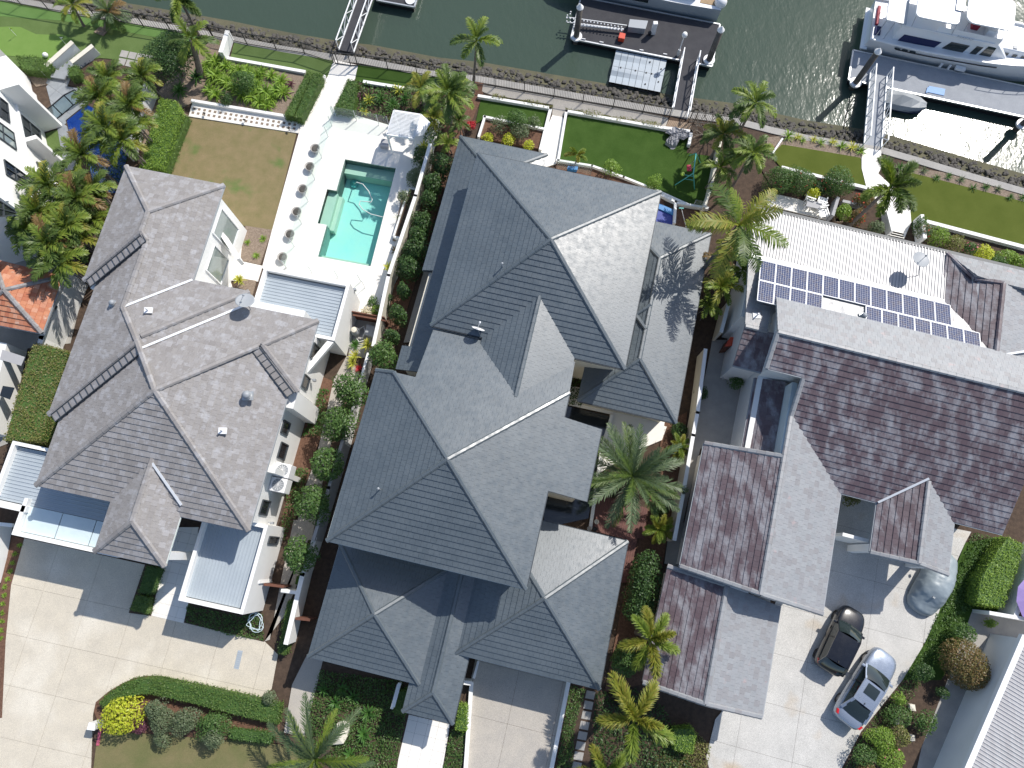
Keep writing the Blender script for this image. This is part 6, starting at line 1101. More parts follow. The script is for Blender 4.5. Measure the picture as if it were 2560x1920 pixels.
MB().lathe(p, [(.2, 0), (.22, .5), (.15, .6), (.05, .62)], 14).build('filter', 'plastic_grey', pe); MB().tube([p + Vector((.2, 0, .3)), p + Vector((.5, -.2, .3)), p + Vector((.55, -.5, .3)), p + Vector((.5, -.7, 0))], .04, 8).build('pipe', 'pvc', pe); MB().prism([p + Vector((dx, dy, 0)) for dx, dy in ((.3, .1), (.7, .0), (.8, .5), (.4, .6))], 0, .4).build('pump', 'black_metal', pe)

# ================================================================ canal fences, gangways and pontoons
def picket_fence(name, label, runs, h=1.2, m='black_metal', pick=.115):
    o = thing(name, label, 'fence', runs[0][0]); pk = MB()
    for run in runs:
        for p in run: MB().bar(p, p + Vector((0, 0, h + .05)), .06, .06).build('post', m, o)
        for p, q in zip(run[:-1], run[1:]):
            for z in (.1, h): MB().bar(p + Vector((0, 0, z)), q + Vector((0, 0, z)), .04, .045).build('rail', m, o)
            n = int((q - p).length / pick)
            for k in range(1, n): r_ = p.lerp(q, k / n); pk.bar(r_ + Vector((0, 0, .1)), r_ + Vector((0, 0, h)), .018, .018)
    pk.build('pickets', m, o, kind='stuff'); return o
picket_fence('canal_fence', 'black metal fence along the turf at the far left canal edge', [pts('a', [(-300, -75), (180, 42), (405, 82), (800, 150), (1195, 222), (1420, 258), (1775, 315)])], 1.3, pick=.2)
picket_fence('canal_fence', 'black picket fence along the canal between gangway and left lots', [pts('b', [(105, 305), (395, 372), (635, 412), (870, 447), (1110, 525)])])
picket_fence('canal_fence', 'black picket fence along the canal right of the pale path', [pts('b', [(1310, 545), (1560, 578), (1800, 612)]) + pts('c', [(340, 655), (545, 690)])])
picket_fence('canal_fence', 'long black picket fence along the paved canal walk of the middle lot', [pts('c', [(550, 690), (790, 725), (1030, 768), (1275, 810), (1515, 852), (1765, 897), (2010, 940)]) + pts('d', [(900, 985)])])
picket_fence('canal_fence', 'short black picket fence behind the bare branching tree', [pts('d', [(1065, 1020), (1110, 1018), (1300, 1040), (1480, 1065)])])
picket_fence('gate', 'black picket gate at the end of the pale path', [pts('b', [(1125, 530), (1150, 535), (1255, 550), (1310, 550)])], 1.3)
def gangway(label, F, x0, x1, y0, y1, z0, z1, dm, rm='white_paint', h=1.0, n=7, curb=True):
    o = thing('gangway', label, 'gangway', F(x0, y0, z0)); MB().slab([F(x0, y0, z0), F(x1, y0, z0), F(x1, y1, z1), F(x0, y1, z1)], .14).build('deck', dm, o)
    for x in (x0, x1):
        r_ = MB(); P = lambda t, u: F(x, y0 + (y1 - y0) * t, z0 + (z1 - z0) * t + u)
        r_.bar(P(0, h), P(1, h), .07, .07); r_.bar(P(0, .06), P(1, .06), .07, .1)
        for k in range(n + 1): r_.bar(P(k / n, 0), P(k / n, h), .05, .05)
        for k in range(n): a, b2 = (.08, h - .04) if k % 2 else (h - .04, .08); r_.bar(P(k / n, a), P((k + 1) / n, b2), .04, .04)
        r_.build('railing', rm, o)
    return o
F12, F13, F14 = frame(-12), frame(-13), frame(-14)
gangway('white railed gangway with dark deck at the end of the pale path', F12, -19.4, -18.3, 32.2, 42.0, .0, -.8, 'dark_deck', n=8); gangway('white railed gangway from the timber landing to the dark pontoon', F13, 4.15, 5.3, 31.95, 37.5, .02, -.78, 'dark_deck', 'white_paint', n=5); gangway('white trussed gangway from the olive lawn to the grey pontoon', F14, 17.0, 18.2, 33.1, 39.6, .02, -.78, 'grey_deck', n=8)
lt = thing('timber_landing', 'slatted timber landing at the foot of the middle gangway', 'landing', at('d', 980, 1040)); q4 = pts('d', [(905, 1000), (1100, 1030), (1065, 1100), (870, 1065)])
for k in range(14): t = k / 14; MB().prism([q4[0].lerp(q4[1], t), q4[0].lerp(q4[1], t + .058), q4[3].lerp(q4[2], t + .058), q4[3].lerp(q4[2], t)], .0, .06).build('board', 'timber', lt)
def pontoon(label, F, x0, x1, y0, y1, dm, z=-.9):
    o = thing('pontoon', label, 'pontoon', F(x0, y0, z)); MB().prism(rect(F, x0, x1, y0, y1), z - .1, z).build('deck', dm, o); MB().prism(rect(F, x0 + .1, x1 - .1, y0 + .1, y1 - .1), -2.0, z - .1).build('float', 'black_metal', o)
    for a, b2 in (((x0, y0), (x1, y0)), ((x1, y0), (x1, y1)), ((x1, y1), (x0, y1)), ((x0, y1), (x0, y0))): MB().bar(F(*a, z - .02), F(*b2, z - .02), .1, .14).build('rubbing_strip', 'galv', o)
    return o
pontoon('dark decked pontoon at the middle gangway', F13, -4.05, 6.45, 37.3, 41.0, 'dark_deck'); pontoon('pale grey pontoon in front of the white cruiser', F14, 15.6, 36, 38.75, 41.3, 'grey_deck')
pontoon('dark pontoon corner at the top beside the left gangway', F12, -18.2, -15.3, 37.6, 46, 'dark_deck')
def piling(label, p, top):
    p = Vector((p[0], p[1], -1.0)); o = thing('mooring_pile', label, 'mooring pile', p); MB().tube([p - Vector((0, 0, 2)), p + Vector((0, 0, top + 1.0))], .21, 16).build('pile', 'piling', o, smooth=True); MB().lathe(Vector((p.x, p.y, top - .02)), [(.25, 0), (.25, .06), (.02, .38)], 18).build('cone_cap', 'plastic_white', o)
    MB().lathe(Vector((p.x, p.y, -.92)), [(.32, 0), (.42, 0), (.42, .14), (.32, .14)], 20).build('collar', 'plastic_white', o)
piling('mooring pile with white cone at the left end of the dark pontoon', at('v', 205, 465, -.9), 2.0); piling('leaning-looking mooring pile with white cone at the right end of the dark pontoon', at('v', 1870, 760, -.9), 2.2); piling('mooring pile with white cone in front of the white cruiser stern', at('e', 790, 690, -.9), 2.4); piling('mooring pile at the right edge below the grey pontoon', at('e', 2170, 1035, -.9), 2.2)
o = thing('pontoon_ring', 'white ring collar on the pontoon corner at the top', 'collar', at('b', 1745, 10, -.9)); MB().lathe(at('b', 1745, 10, -.9), [(.2, .02), (.34, .02), (.36, .12), (.2, .12)], 20).build('ring', 'plastic_white', o)
# floating jet dock
jd = thing('jet_ski_dock', 'pale grey modular floating dock with two cradle troughs', 'floating dock', F13(1.2, 35.8, -1.2))
for i in range(8):
    for jn in range(2):
        x0 = -.62 + i * .475; y0 = 34.5 + jn * 1.38; mb = MB(); n = 9; vs = []
        for k in range(n):
            t = k / (n - 1); dip = -.16 * math.exp(-((t - .5) / .17) ** 2) * max(0, 1 - i / 6.5); vs += [F13(x0 + .012, y0 + 1.36 * t, -1.08 + dip), F13(x0 + .462, y0 + 1.36 * t, -1.08 + dip)]
        mb.add(vs, [(2 * k, 2 * k + 1, 2 * k + 3, 2 * k + 2) for k in range(n - 1)]); mb.prism(rect(F13, x0 + .012, x0 + .462, y0, y0 + 1.36), -1.5, -1.26); mb.add([F13(x0 + .012, y0, -1.08), F13(x0 + .462, y0, -1.08), F13(x0 + .462, y0, -1.5), F13(x0 + .012, y0, -1.5)], [(0, 1, 2, 3)], 1); mb.add([F13(x0 + .012, y0 + 1.36, -1.08), F13(x0 + .462, y0 + 1.36, -1.08), F13(x0 + .462, y0 + 1.36, -1.5), F13(x0 + .012, y0 + 1.36, -1.5)], [(0, 1, 2, 3)], 1); mb.build('float_module', ['metal_sheet', 'black_metal'], jd)
for x, y in ((.0, 35.85), (1.1, 35.85), (1.9, 35.85), (2.3, 35.85), (2.0, 34.9), (2.0, 36.8), (2.9, 35.3), (2.9, 36.4)): MB().lathe(F13(x, y, -1.07), [(.06, 0), (.06, .03), (.02, .04)], 8).build('coupling', 'black_metal', jd)
# things on the dark pontoon
bx_ = thing('dock_box', 'dark grey dock storage box on the dark pontoon', 'box', at('v', 960, 350, -.9)); P = pts('v', [(845, 405), (1055, 430), (1085, 330), (865, 310)], -.9); MB().prism(P, -.9, -.4).build('box', 'plastic_grey', bx_, bevel=.02); MB().prism([p + (p - sum(P, Vector()) / 4) * .04 for p in P], -.4, -.34).build('lid', 'gutter_grey', bx_, bevel=.02)
cr_ = thing('orange_crate', 'orange plastic crate on the dark pontoon', 'crate', at('v', 765, 500, -.9)); P = pts('v', [(725, 520), (800, 535), (812, 470), (745, 455)], -.9); MB().prism(P, -.9, -.55).build('tub', 'plastic_orange', cr_, bevel=.02); MB().prism([p + (p - sum(P, Vector()) / 4) * .06 for p in P], -.55, -.5).build('lid', 'plastic_orange', cr_, bevel=.02)
pd = thing('power_pedestal', 'white service pedestal beside the dock box', 'pedestal', at('v', 1165, 420, -.9)); p = at('v', 1165, 420, -.9); MB().prism([p + Vector((dx * .16, dy * .14, 0)) for dx, dy in ((-1, -1), (1, -1), (1, 1), (-1, 1))], -.9, .2).build('cabinet', 'plastic_white', pd, bevel=.02); MB().lathe(p + Vector((-.25, -.1, 0)), [(.12, 0), (.14, .25), (.05, .3)], 10).build('hose_reel', 'black_metal', pd)
ld = thing('roller_ramp', 'long boat launching ramp with rows of white roller balls on the dark pontoon', 'boat ramp', at('v', 500, 300, -.9))
for a, b2 in (((80, 215), (840, 320)), ((80, 280), (800, 365))): MB().bar(at('v', *a, -.6), at('v', *b2, -.6), .06, .06).build('rail', 'galv', ld)
MB().tube([at('v', 260, 320, -.65), at('v', 800, 375, -.65)], .08, 10).build('side_tube', 'galv', ld); bm = MB().lathe((0, 0, 0), [(.01, -.055), (.045, -.035), (.058, 0), (.045, .035), (.01, .055)], 10); bme = bpy.data.meshes.new('roller'); bme.from_pydata(bm.v, [], bm.f); bme.materials.append(MATS['plastic_white'])
for i in range(17):
    for jn in range(2):
        p = at('v', 85 + i * 43, 225 + i * 7.2 + jn * 42, -.5); b3 = bpy.data.objects.new('roller', bme); col.objects.link(b3); b3.parent = ld; b3.location = p - origin(ld)
for x, y in ((135, 148), (128, 175), (92, 192)): b3 = bpy.data.objects.new('roller', bme); col.objects.link(b3); b3.parent = ld; b3.location = at('v', x, y, -.4) - origin(ld)
lm = thing('dock_lamp', 'white globe lamp post at the gangway end of the dark pontoon', 'lamp', at('v', 1480, 700, -.9)); p = at('v', 1480, 700, -.9); MB().tube([p, p + Vector((0, 0, 2.0))], .04, 8).build('post', 'white_paint', lm); MB().lathe(p + Vector((0, 0, 1.95)), [(.05, 0), (.16, .06), (.2, .2), (.16, .34), (.05, .4)], 16).build('globe', 'plastic_white', lm, smooth=True); MB().prism([p + Vector((dx * .08, dy * .08, 0)) for dx, dy in ((-1, -1), (1, -1), (1, 1), (-1, 1))], -.9, -.3).build('tap_box', 'pvc', lm)
for i, (x, y) in enumerate(((295, 500), (520, 540), (1022, 640), (1318, 690))): p = at('v', x, y, -.88); o = thing('cleat', 'white mooring cleat, %s from the left on the canal-walk side of the dark pontoon' % ords[i], 'cleat', p, 'cleats on the dark pontoon'); MB().bar(p + Vector((-.14, .03, .1)), p + Vector((.14, -.03, .1)), .05, .05).build('horn', 'plastic_white', o); MB().bar(p, p + Vector((0, 0, .1)), .08, .06).build('stem', 'plastic_white', o)
# --- boats
def hull_rings(F, x0, x1, yc, beam, zk, zg, bow_rise, n=14, flare=.82, stern=.92):
    rings = []
    for i in range(n + 1):
        t = i / n; x = x0 + (x1 - x0) * t; w = beam / 2 * (stern + (1 - stern) * min(1, t * 4)) * (1 if t < .55 else math.sqrt(max(.0, 1 - ((t - .55) / .45) ** 2)) * .97 + .03); z1 = zg + bow_rise * t ** 2
        rings.append([F(x + .0 * t, yc - w, z1), F(x, yc - w * flare, zk + .35), F(x, yc - w * .3, zk), F(x, yc + w * .3, zk), F(x, yc + w * flare, zk + .35), F(x, yc + w, z1)])
    return rings
yb = thing('motor_cruiser', 'white flybridge motor cruiser moored along the grey pontoon', 'boat', F14(22, 43.4, -1.5)); hr_ = hull_rings(F14, 16.3, 30.5, 43.45, 3.9, -1.9, .08, .7)
MB().loft(hr_, close=False, caps=True).build('hull', 'gelcoat', yb, smooth=False)
MB().loft([[r_[0] - Vector((0, 0, .12)), r_[5] - Vector((0, 0, .12))] for r_ in hr_], close=False, caps=False).build('side_deck', 'gelcoat', yb)
for s_, yy in ((0, -1), (5, 1)):
    for i in range(len(hr_) - 1): MB().bar(hr_[i][s_] + Vector((0, 0, .02)), hr_[i + 1][s_] + Vector((0, 0, .02)), .1, .07).build('gunwale', 'white_paint', yb)
for i in range(2, 9): MB().bar(hr_[i][0] - Vector((0, 0, .35)) - (F14(0, 1) * .02), hr_[i + 1][0] - Vector((0, 0, .35)) - (F14(0, 1) * .02), .05, .06).build('rub_rail', 'black_metal', yb)
def house_block(F, x0, x1, y0, y1, z0, z1, ins=.18, rake=(.25, .5), m='gelcoat', name='cabin'):
    b4 = [F(x0, y0, z0), F(x1, y0, z0), F(x1, y1, z0), F(x0, y1, z0)]; t4 = [F(x0 + rake[0], y0 + ins, z1), F(x1 - rake[1], y0 + ins, z1), F(x1 - rake[1], y1 - ins, z1), F(x0 + rake[0], y1 - ins, z1)]
    return MB().add(b4 + t4, [(0, 1, 5, 4), (1, 2, 6, 5), (2, 3, 7, 6), (3, 0, 4, 7), (4, 5, 6, 7)]).build(name, m, yb, bevel=.08)
house_block(F14, 17.9, 26.3, 42.1, 44.8, -.05, 1.15, .22, (.1, 1.5)); house_block(F14, 25.0, 28.6, 42.4, 44.5, .1, .75, .2, (.2, .8), name='foredeck_trunk')
def side_win(x0, x1, x2, x3, z0, z1, m='cabin_glass', name='window'):   # on the raked near side of the cabin
    yy = lambda z: 42.1 + .22 * (z + .05) / 1.2 - .02; MB().add([F14(x0, yy(z0), z0), F14(x1, yy(z0), z0), F14(x2, yy(z1), z1), F14(x3, yy(z1), z1)], [(0, 1, 2, 3)]).build(name, m, yb)
side_win(21.4, 22.9, 23.05, 21.75, .1, .72); side_win(23.35, 23.8, 23.95, 23.5, .15, .8); side_win(24.0, 24.8, 24.75, 24.2, .2, .95); side_win(18.3, 20.9, 21.15, 18.5, -.0, .55, 'navy_canvas', 'canvas_screen')
for x in (18.2, 18.75, 19.3): MB().add([F14(x, 41.49, -.18), F14(x + .42, 41.49, -.2), F14(x + .42, 41.49, -.05), F14(x, 41.49, -.03)], [(0, 1, 2, 3)]).build('porthole', 'cabin_glass', yb)
for x in (25.6, 26.2, 26.8): MB().add([F14(x, 42.42, .3), F14(x + .3, 42.42, .3), F14(x + .32, 42.48, .5), F14(x + .02, 42.48, .5)], [(0, 1, 2, 3)]).build('porthole', 'cabin_glass', yb)
MB().prism(rect(F14, 16.5, 17.9, 41.9, 45.0), -.35, -.3).build('cockpit_floor', 'teak', yb); MB().prism(rect(F14, 16.6, 17.0, 42.2, 42.9), -.3, .1).build('cockpit_seat', 'navy_canvas', yb, bevel=.03); MB().prism(rect(F14, 16.55, 16.75, 43.0, 44.6), -.3, .15).build('cockpit_seat', 'red_leather', yb, bevel=.03)
def slab_top(x0, x1, y0, y1, z, m='gelcoat', name='hardtop', rnd=.35):
    c4 = []
    for cx, cy, a0 in ((x1 - rnd, y1 - rnd, 0), (x0 + rnd, y1 - rnd, 90), (x0 + rnd, y0 + rnd, 180), (x1 - rnd, y0 + rnd, 270)):
        for k in range(5): a = R(a0 + k * 22.5); c4.append(F14(cx + rnd * math.cos(a), cy + rnd * math.sin(a)))
    return MB().prism(c4, z - .08, z + .04).build(name, m, yb, bevel=.03)
slab_top(17.6, 24.6, 42.2, 44.9, 1.28, name='flybridge_deck'); slab_top(18.3, 21.3, 42.1, 44.9, 2.35); slab_top(21.75, 25.0, 42.55, 45.2, 2.3, name='bimini', rnd=.6); slab_top(16.6, 17.35, 41.9, 45.0, 1.75, name='aft_awning', rnd=.1); MB().prism(rect(F14, 17.4, 18.1, 42.1, 44.9), 1.5, 1.56).build('awning_flap', 'metal_sheet', yb)
MB().prism(rect(F14, 22.6, 23.1, 43.0, 43.8), 1.3, 1.75).build('helm_seat', 'red_leather', yb, bevel=.04); MB().prism(rect(F14, 23.6, 24.3, 42.7, 44.3), 1.3, 1.8).build('helm_console', 'gelcoat', yb, bevel=.05); MB().prism(rect(F14, 20.9, 21.5, 43.2, 44.2), 2.37, 2.5).build('hatch', 'chrome', yb, bevel=.03)
ps = MB()
for x, y in ((18.4, 42.25), (21.2, 42.25), (18.4, 44.75), (21.2, 44.75), (22.0, 42.7), (24.7, 42.8), (22.0, 45.0), (24.7, 44.9)): ps.tube([F14(x + .2, y, 1.2), F14(x, y, 2.3)], .025, 6)
for x in (16.7, 17.3): ps.tube([F14(x, 42.0, .0), F14(x, 42.0, 1.75)], .025, 6)
for x, y in ((16.7, 44.9), (17.3, 44.9)): ps.tube([F14(x, y, .0), F14(x, y, 1.75)], .025, 6)
ps.build('stanchions', 'steel_rod', yb); rl2 = MB()
for i in range(9, 14): rl2.bar(hr_[i][0] + Vector((0, 0, .5)), hr_[min(14, i + 1)][0] + Vector((0, 0, .5)), .035, .035); rl2.bar(hr_[i][0], hr_[i][0] + Vector((0, 0, .5)), .03, .03)
rl2.build('bow_rail', 'steel_rod', yb); MB().prism(rect(F14, 27.0, 27.5, 43.0, 43.5), .7, .8).build('deck_hatch', 'plastic_grey', yb, bevel=.02); MB().prism(rect(F14, 26.0, 26.3, 42.7, 43.0), .72, .8).build('deck_hatch', 'plastic_grey', yb, bevel=.02)
MB().bar(F14(16.3, 41.6, -.9), F14(16.3, 45.2, -.9), .5, .08).build('swim_platform', 'gelcoat', yb); MB().prism(rect(F14, 22.9, 23.6, 41.3, 41.6), -.75, -.55).build('boarding_step', 'gelcoat', yb)
for x in (21.9, 22.5): MB().tube([F14(x, 41.42, -.55), F14(x, 41.42, -1.0)], .09, 8).build('fender', 'plastic_white', yb); 
def text(body, size, loc, xdir, up_, m, parent, shear=0):
    cu = bpy.data.curves.new('lettering', 'FONT'); cu.body = body; cu.size = size; cu.shear = shear; t = bpy.data.objects.new('lettering_tmp', cu); col.objects.link(t); dg = bpy.context.evaluated_depsgraph_get(); me = bpy.data.meshes.new_from_object(t.evaluated_get(dg)); bpy.data.objects.remove(t)
    me.materials.clear(); me.materials.append(MATS[m]); ob = link('lettering', me, parent); xd = xdir.normalized(); z = xd.cross(up_).normalized(); yv = z.cross(xd); mm = Matrix.Identity(4)
    for r_ in range(3): mm[r_][0], mm[r_][1], mm[r_][2], mm[r_][3] = xd[r_], yv[r_], z[r_], loc[r_] - origin(parent)[r_]
    ob.matrix_basis = mm
MB().add([F14(20.3, 42.27, 1.0), F14(24.7, 42.27, 1.0), F14(24.7, 42.3, 1.75), F14(20.3, 42.3, 1.75)], [(0, 1, 2, 3)]).build('flybridge_coaming', 'gelcoat', yb)
text('Insequary', .3, F14(21.75, 42.2, 1.22), F14(1, 0), Vector((0, 0, 1)), 'plastic_grey', yb, .3)
bo = thing('grey_motorboat', 'motorboat with grey hull side and tan cockpit moored behind the dark pontoon', 'boat', F13(1, 42.3, -1.5)); h2 = hull_rings(lambda x, y, z=0: F13(2.6 - x, y, z), -3.6, 9.0, 42.75, 3.2, -1.8, .15, .35)
MB().loft(h2, close=False, caps=True).build('hull', 'metal_sheet', bo); MB().loft([[r_[0] - Vector((0, 0, .06)), r_[5] - Vector((0, 0, .06))] for r_ in h2], close=False, caps=False).build('deck', 'gelcoat', bo); MB().prism(rect(F13, 4.6, 6.1, 41.6, 43.9), -.3, .12).build('cockpit', 'teak', bo); MB().prism(rect(F13, 1.0, 4.3, 41.7, 43.8), .1, .75).build('cabin', 'gelcoat', bo, bevel=.1)
for i in range(8): MB().bar(h2[i][5] + Vector((0, 0, .03)), h2[i + 1][5] + Vector((0, 0, .03)), .12, .08).build('gunwale', 'white_paint', bo)
MB().prism(rect(F13, -1.8, .9, 41.12, 41.16), -.35, -.1).build('hull_window', 'cabin_glass', bo)
ob_ = thing('outboard_cover', 'white covered outboard motor on the grey motorboat', 'outboard', at('v', 2000, 80, .2)); MB().lathe(at('v', 2000, 80, -.2), [(.2, 0), (.42, .2), (.45, .5), (.35, .75), (.1, .85)], 16).build('cowl', 'plastic_white', ob_, smooth=True); MB().tube([at('v', 2000, 80, -1.4), at('v', 2000, 80, -.1)], .1, 8).build('leg', 'plastic_grey', ob_)
dg_ = thing('covered_dinghy', 'small navy dinghy under a grey tarpaulin beside the trussed gangway', 'dinghy', F14(19.7, 38.0, -1.5)); h3 = hull_rings(F14, 18.3, 21.4, 38.05, 1.5, -1.8, -1.05, .1, 8); MB().loft(h3, close=False, caps=True).build('hull', 'navy_canvas', dg_)
tp = []
for i, x in enumerate((18.25, 18.7, 19.4, 20.2, 20.8, 21.35)): pk_ = (-1.0, -.6, -.4, -.55, -.75, -.95)[i]; w_3 = (.7, .78, .8, .76, .6, .25)[i]; tp.append([F14(x, 38.05 - w_3, -1.1), F14(x, 38.05 - w_3 * .75, -.9 if i in (0, 5) else -.8), F14(x, 38.05, pk_), F14(x, 38.05 + w_3 * .75, -.9 if i in (0, 5) else -.8), F14(x, 38.05 + w_3, -1.1)])
MB().loft(tp, close=False, caps=False).build('tarpaulin', 'tarp', dg_)
o = thing('blue_mat', 'blue mat lying on the grey pontoon', 'mat', at('e', 1460, 750, -.9)); MB().prism(pts('e', [(1400, 715), (1535, 740), (1525, 795), (1385, 765)], -.9), -.9, -.86).build('mat', 'plastic_blue', o); MB().bar(at('e', 1395, 725, -.85), at('e', 1380, 770, -.85), .1, .05).build('rolled_edge', 'plastic_blue', o)

# ================================================================ pool terrace furniture
pg = thing('pergola', 'white slatted pergola with side curtains at the pool terrace', 'pergola', at('b', 1600, 1200)); g1, g2, g3, g4 = at('b', 1610, 920, 2.3), at('b', 1832, 955, 2.3), at('b', 1775, 1150, 2.3), at('b', 1552, 1118, 2.3)
for p, q in ((g1, g2), (g2, g3), (g3, g4), (g4, g1)): MB().bar(p, q, .1, .14).build('beam', 'white_paint', pg)
for k in range(1, 19): t = k / 19; MB().bar(g1.lerp(g4, t), g2.lerp(g3, t), .045, .05, lift=.08).build('slat', 'white_paint', pg)
MB().bar(g1.lerp(g2, .5), g4.lerp(g3, .5), .09, .1).build('mid_beam', 'white_paint', pg)
for p in (g1, g2, g3, g4): MB().bar(Vector((p.x, p.y, 0)), p, .1, .1).build('post', 'white_paint', pg)
MB().slab([g2 + Vector((.05, 0, .1)), g2 + Vector((.65, -.5, -.1)), g3 + Vector((.55, .4, -.25)), g3 + Vector((.05, .1, .1))], .03).build('curtain', 'white_paint', pg)
o = thing('terrace_box', 'grey square box beside the pergola post', 'box', at('b', 1540, 1210)); p = at('b', 1540, 1210); MB().prism([p + Vector((math.cos(R(a)) * .4, math.sin(R(a)) * .4, 0)) for a in (35, 125, 215, 305)], .05, .4).build('box', 'grey_render', o)
def glass_fence(label, P, h=1.2):
    o = thing('glass_fence', label, 'fence', P[0])
    for p, q in zip(P[:-1], P[1:]):
        d = (q - p) * .02; z = Vector((0, 0, .08)); t = Vector((-(q - p).y, (q - p).x, 0)).normalized() * .012; a, b2 = p + d + z, q - d + z; u = Vector((0, 0, h - .08))
        MB().add([a, b2, b2 + u, a + u, a + t, b2 + t, b2 + t + u, a + t + u], [(0, 1, 2, 3), (7, 6, 5, 4), (3, 2, 6, 7), (0, 3, 7, 4), (1, 5, 6, 2)]).build('pane', 'fence_glass', o)
    for p in P: MB().tube([p, p + Vector((0, 0, h * .95))], .025, 8).build('post', 'steel_rod', o)
    return o
glass_fence('glass pool fence across the top of the terrace before the planting', pts('b', [(1110, 970), (1300, 1000), (1485, 1035), (1570, 1050)], .05)); glass_fence('glass pool fence along the row of round bowls', pts('b', [(1118, 960), (1095, 1045), (1065, 1135), (1013, 1310), (955, 1490)], .05) + pts('h', [(900, 345), (845, 530), (785, 720), (715, 890)], .05)); glass_fence('glass pool fence beside the flat metal roof', pts('h', [(720, 895), (930, 935), (1145, 975), (1335, 1010), (1370, 1060)], .05))
glass_fence('glass screen beside the slate roof at the large lawn', pts('i', [(1300, 240), (1440, 260), (1580, 290)], .05)); glass_fence('narrow glass screen at the end wall of the large lawn', pts('j', [(770, 555), (870, 575)], .05), 1.0)
for i, (x, y) in enumerate(((978, 1237), (935, 1385), (878, 1570))): 
    pass
for i, (k, x, y) in enumerate((('b', 965, 1250), ('b', 920, 1400), ('b', 862, 1585), ('h', 812, 445), ('h', 755, 630), ('h', 695, 820))):
    p = at(k, x, y, .05); o = thing('bowl_planter', 'round grey bowl with dark pebbles, %s from the top beside the glass fence' % ords[i], 'planter', p, 'round bowls along the glass fence'); MB().lathe(p, [(.16, 0), (.3, .22), (.34, .34), (.3, .35), (.27, .26)], 22).build('bowl', 'pot', o, smooth=True); MB().lathe(p + Vector((0, 0, .26)), [(.27, 0), (.2, .05), (.02, .07)], 18).build('pebbles', 'rock', o)
tr_ = thing('planter_trough', 'long white planter trough with grasses beside the pool', 'planter', at('h', 1700, 470)); T4 = pts('h', [(1740, 260), (1825, 275), (1700, 680), (1615, 660)]); 
for a, b2 in zip(T4, T4[1:] + T4[:1]): MB().bar(a + Vector((0, 0, .25)), b2 + Vector((0, 0, .25)), .12, .5).build('side', 'white_render', tr_)
MB().prism(T4, .05, .4).build('soil', 'soil', tr_); MB().bar(at('h', 1690, 300, .1), at('h', 1610, 670, .1), .2, .12).build('bench_board', 'timber', tr_)
for i, (x, y) in enumerate(((1770, 320), (1745, 400), (1720, 500), (1690, 590), (1690, 290), (1640, 480))): strap('trough_grass', 'wispy grass tuft, %s in the white trough by the pool' % ords[i], 'plant', at('h', x, y, .4), .42, 'leaf_grey', 20, .9, .04, 'grasses in the trough')
sc = thing('rusty_screen', 'rust brown metal screen across the equipment yard', 'screen', at('h', 1270, 1280)); MB().bar(at('h', 1268, 1285, .75), at('h', 1545, 1335, .75), .06, 1.5).build('panel', 'rust_steel', sc); MB().bar(at('h', 1268, 1285, 1.5), at('h', 1545, 1335, 1.5), .1, .06).build('cap', 'rust_steel', sc)
eq = thing('pool_filter', 'pool filter with white pipes in the equipment yard', 'pool filter', at('h', 1300, 1440)); p = at('h', 1300, 1440); MB().lathe(p, [(.25, 0), (.28, .5), (.2, .7), (.05, .74)], 16).build('tank', 'plastic_grey', eq); MB().lathe(p + Vector((0, 0, .72)), [(.18, 0), (.18, .14), (.05, .18)], 14).build('lid', 'cream_render', eq); MB().tube([p + Vector((.2, .2, .3)), p + Vector((.5, .4, .3)), p + Vector((.6, 0, .3)), p + Vector((.4, -.4, .15))], .045, 8).build('pipe', 'pvc', eq); MB().tube([p + Vector((0, -.3, .1)), p + Vector((.2, -.6, .1)), p + Vector((.5, -.5, .1))], .04, 8).build('pipe', 'pvc', eq); MB().prism([p + Vector((dx, dy, 0)) for dx, dy in ((.7, .5), (1.5, .3), (1.4, -.5), (.6, -.2))], 0, .5).build('heater', 'gutter_grey', eq, bevel=.04)
ac = thing('air_conditioner', 'white air conditioner with two round fans on the wall by the side passage', 'air conditioner', LF(-13.9, 1.2, 3)); 
for y0 in (1.0, 1.85):
    MB().prism(rect(LF, -14.28, -13.35, y0, y0 + .8), 2.2, 3.2).build('cabinet', 'plastic_white', ac, bevel=.03); c0 = LF(-13.8, y0 + .4, 3.2); MB().lathe(c0, [(.34, 0), (.34, .04), (.3, .04), (.3, .01), (.02, .01)], 20).build('fan_grille', 'plastic_grey', ac)
    for k in range(6): a = k * math.pi / 6; MB().bar(c0 + Vector((math.cos(a) * .32, math.sin(a) * .32, .035)), c0 - Vector((math.cos(a) * .32, math.sin(a) * .32, -.035)), .015, .015).build('guard_wire', 'plastic_white', ac)
for i, (k, x, y, z, lab) in enumerate((('h', 1280, 1070, 2.2, 'grey wall lamp on the annex wall by the pool'), ('r', 210, 20, 2.0, 'grey wall lamp on the white wall beside the side passage'), ('m', 945, 330, 2.4, 'small grey wall fitting under the brown roof edge'))): p = at(k, x, y, z); o = thing('wall_lamp', lab, 'wall lamp', p); MB().prism([p + Vector((dx * .09, dy * .07, 0)) for dx, dy in ((-1, -1), (1, -1), (1, 1), (-1, 1))], z - .25, z).build('body', 'plastic_grey', o); MB().bar(p, p + Vector((-.2, .05, 0)), .05, .05).build('bracket', 'plastic_grey', o)
hs = thing('garden_hose', 'tangled pale blue garden hose on the corner planting', 'hose', at('r', 100, 700)); 
MB().tube([at('r', 100 + 45 * math.cos(t * .9) + 14 * math.sin(t * 2.3), 690 + 55 * math.sin(t * .9) + 16 * math.cos(t * 1.7), .45) for t in np.arange(0, 22, .35)], .02, 5).build('coil', 'frosted', hs)
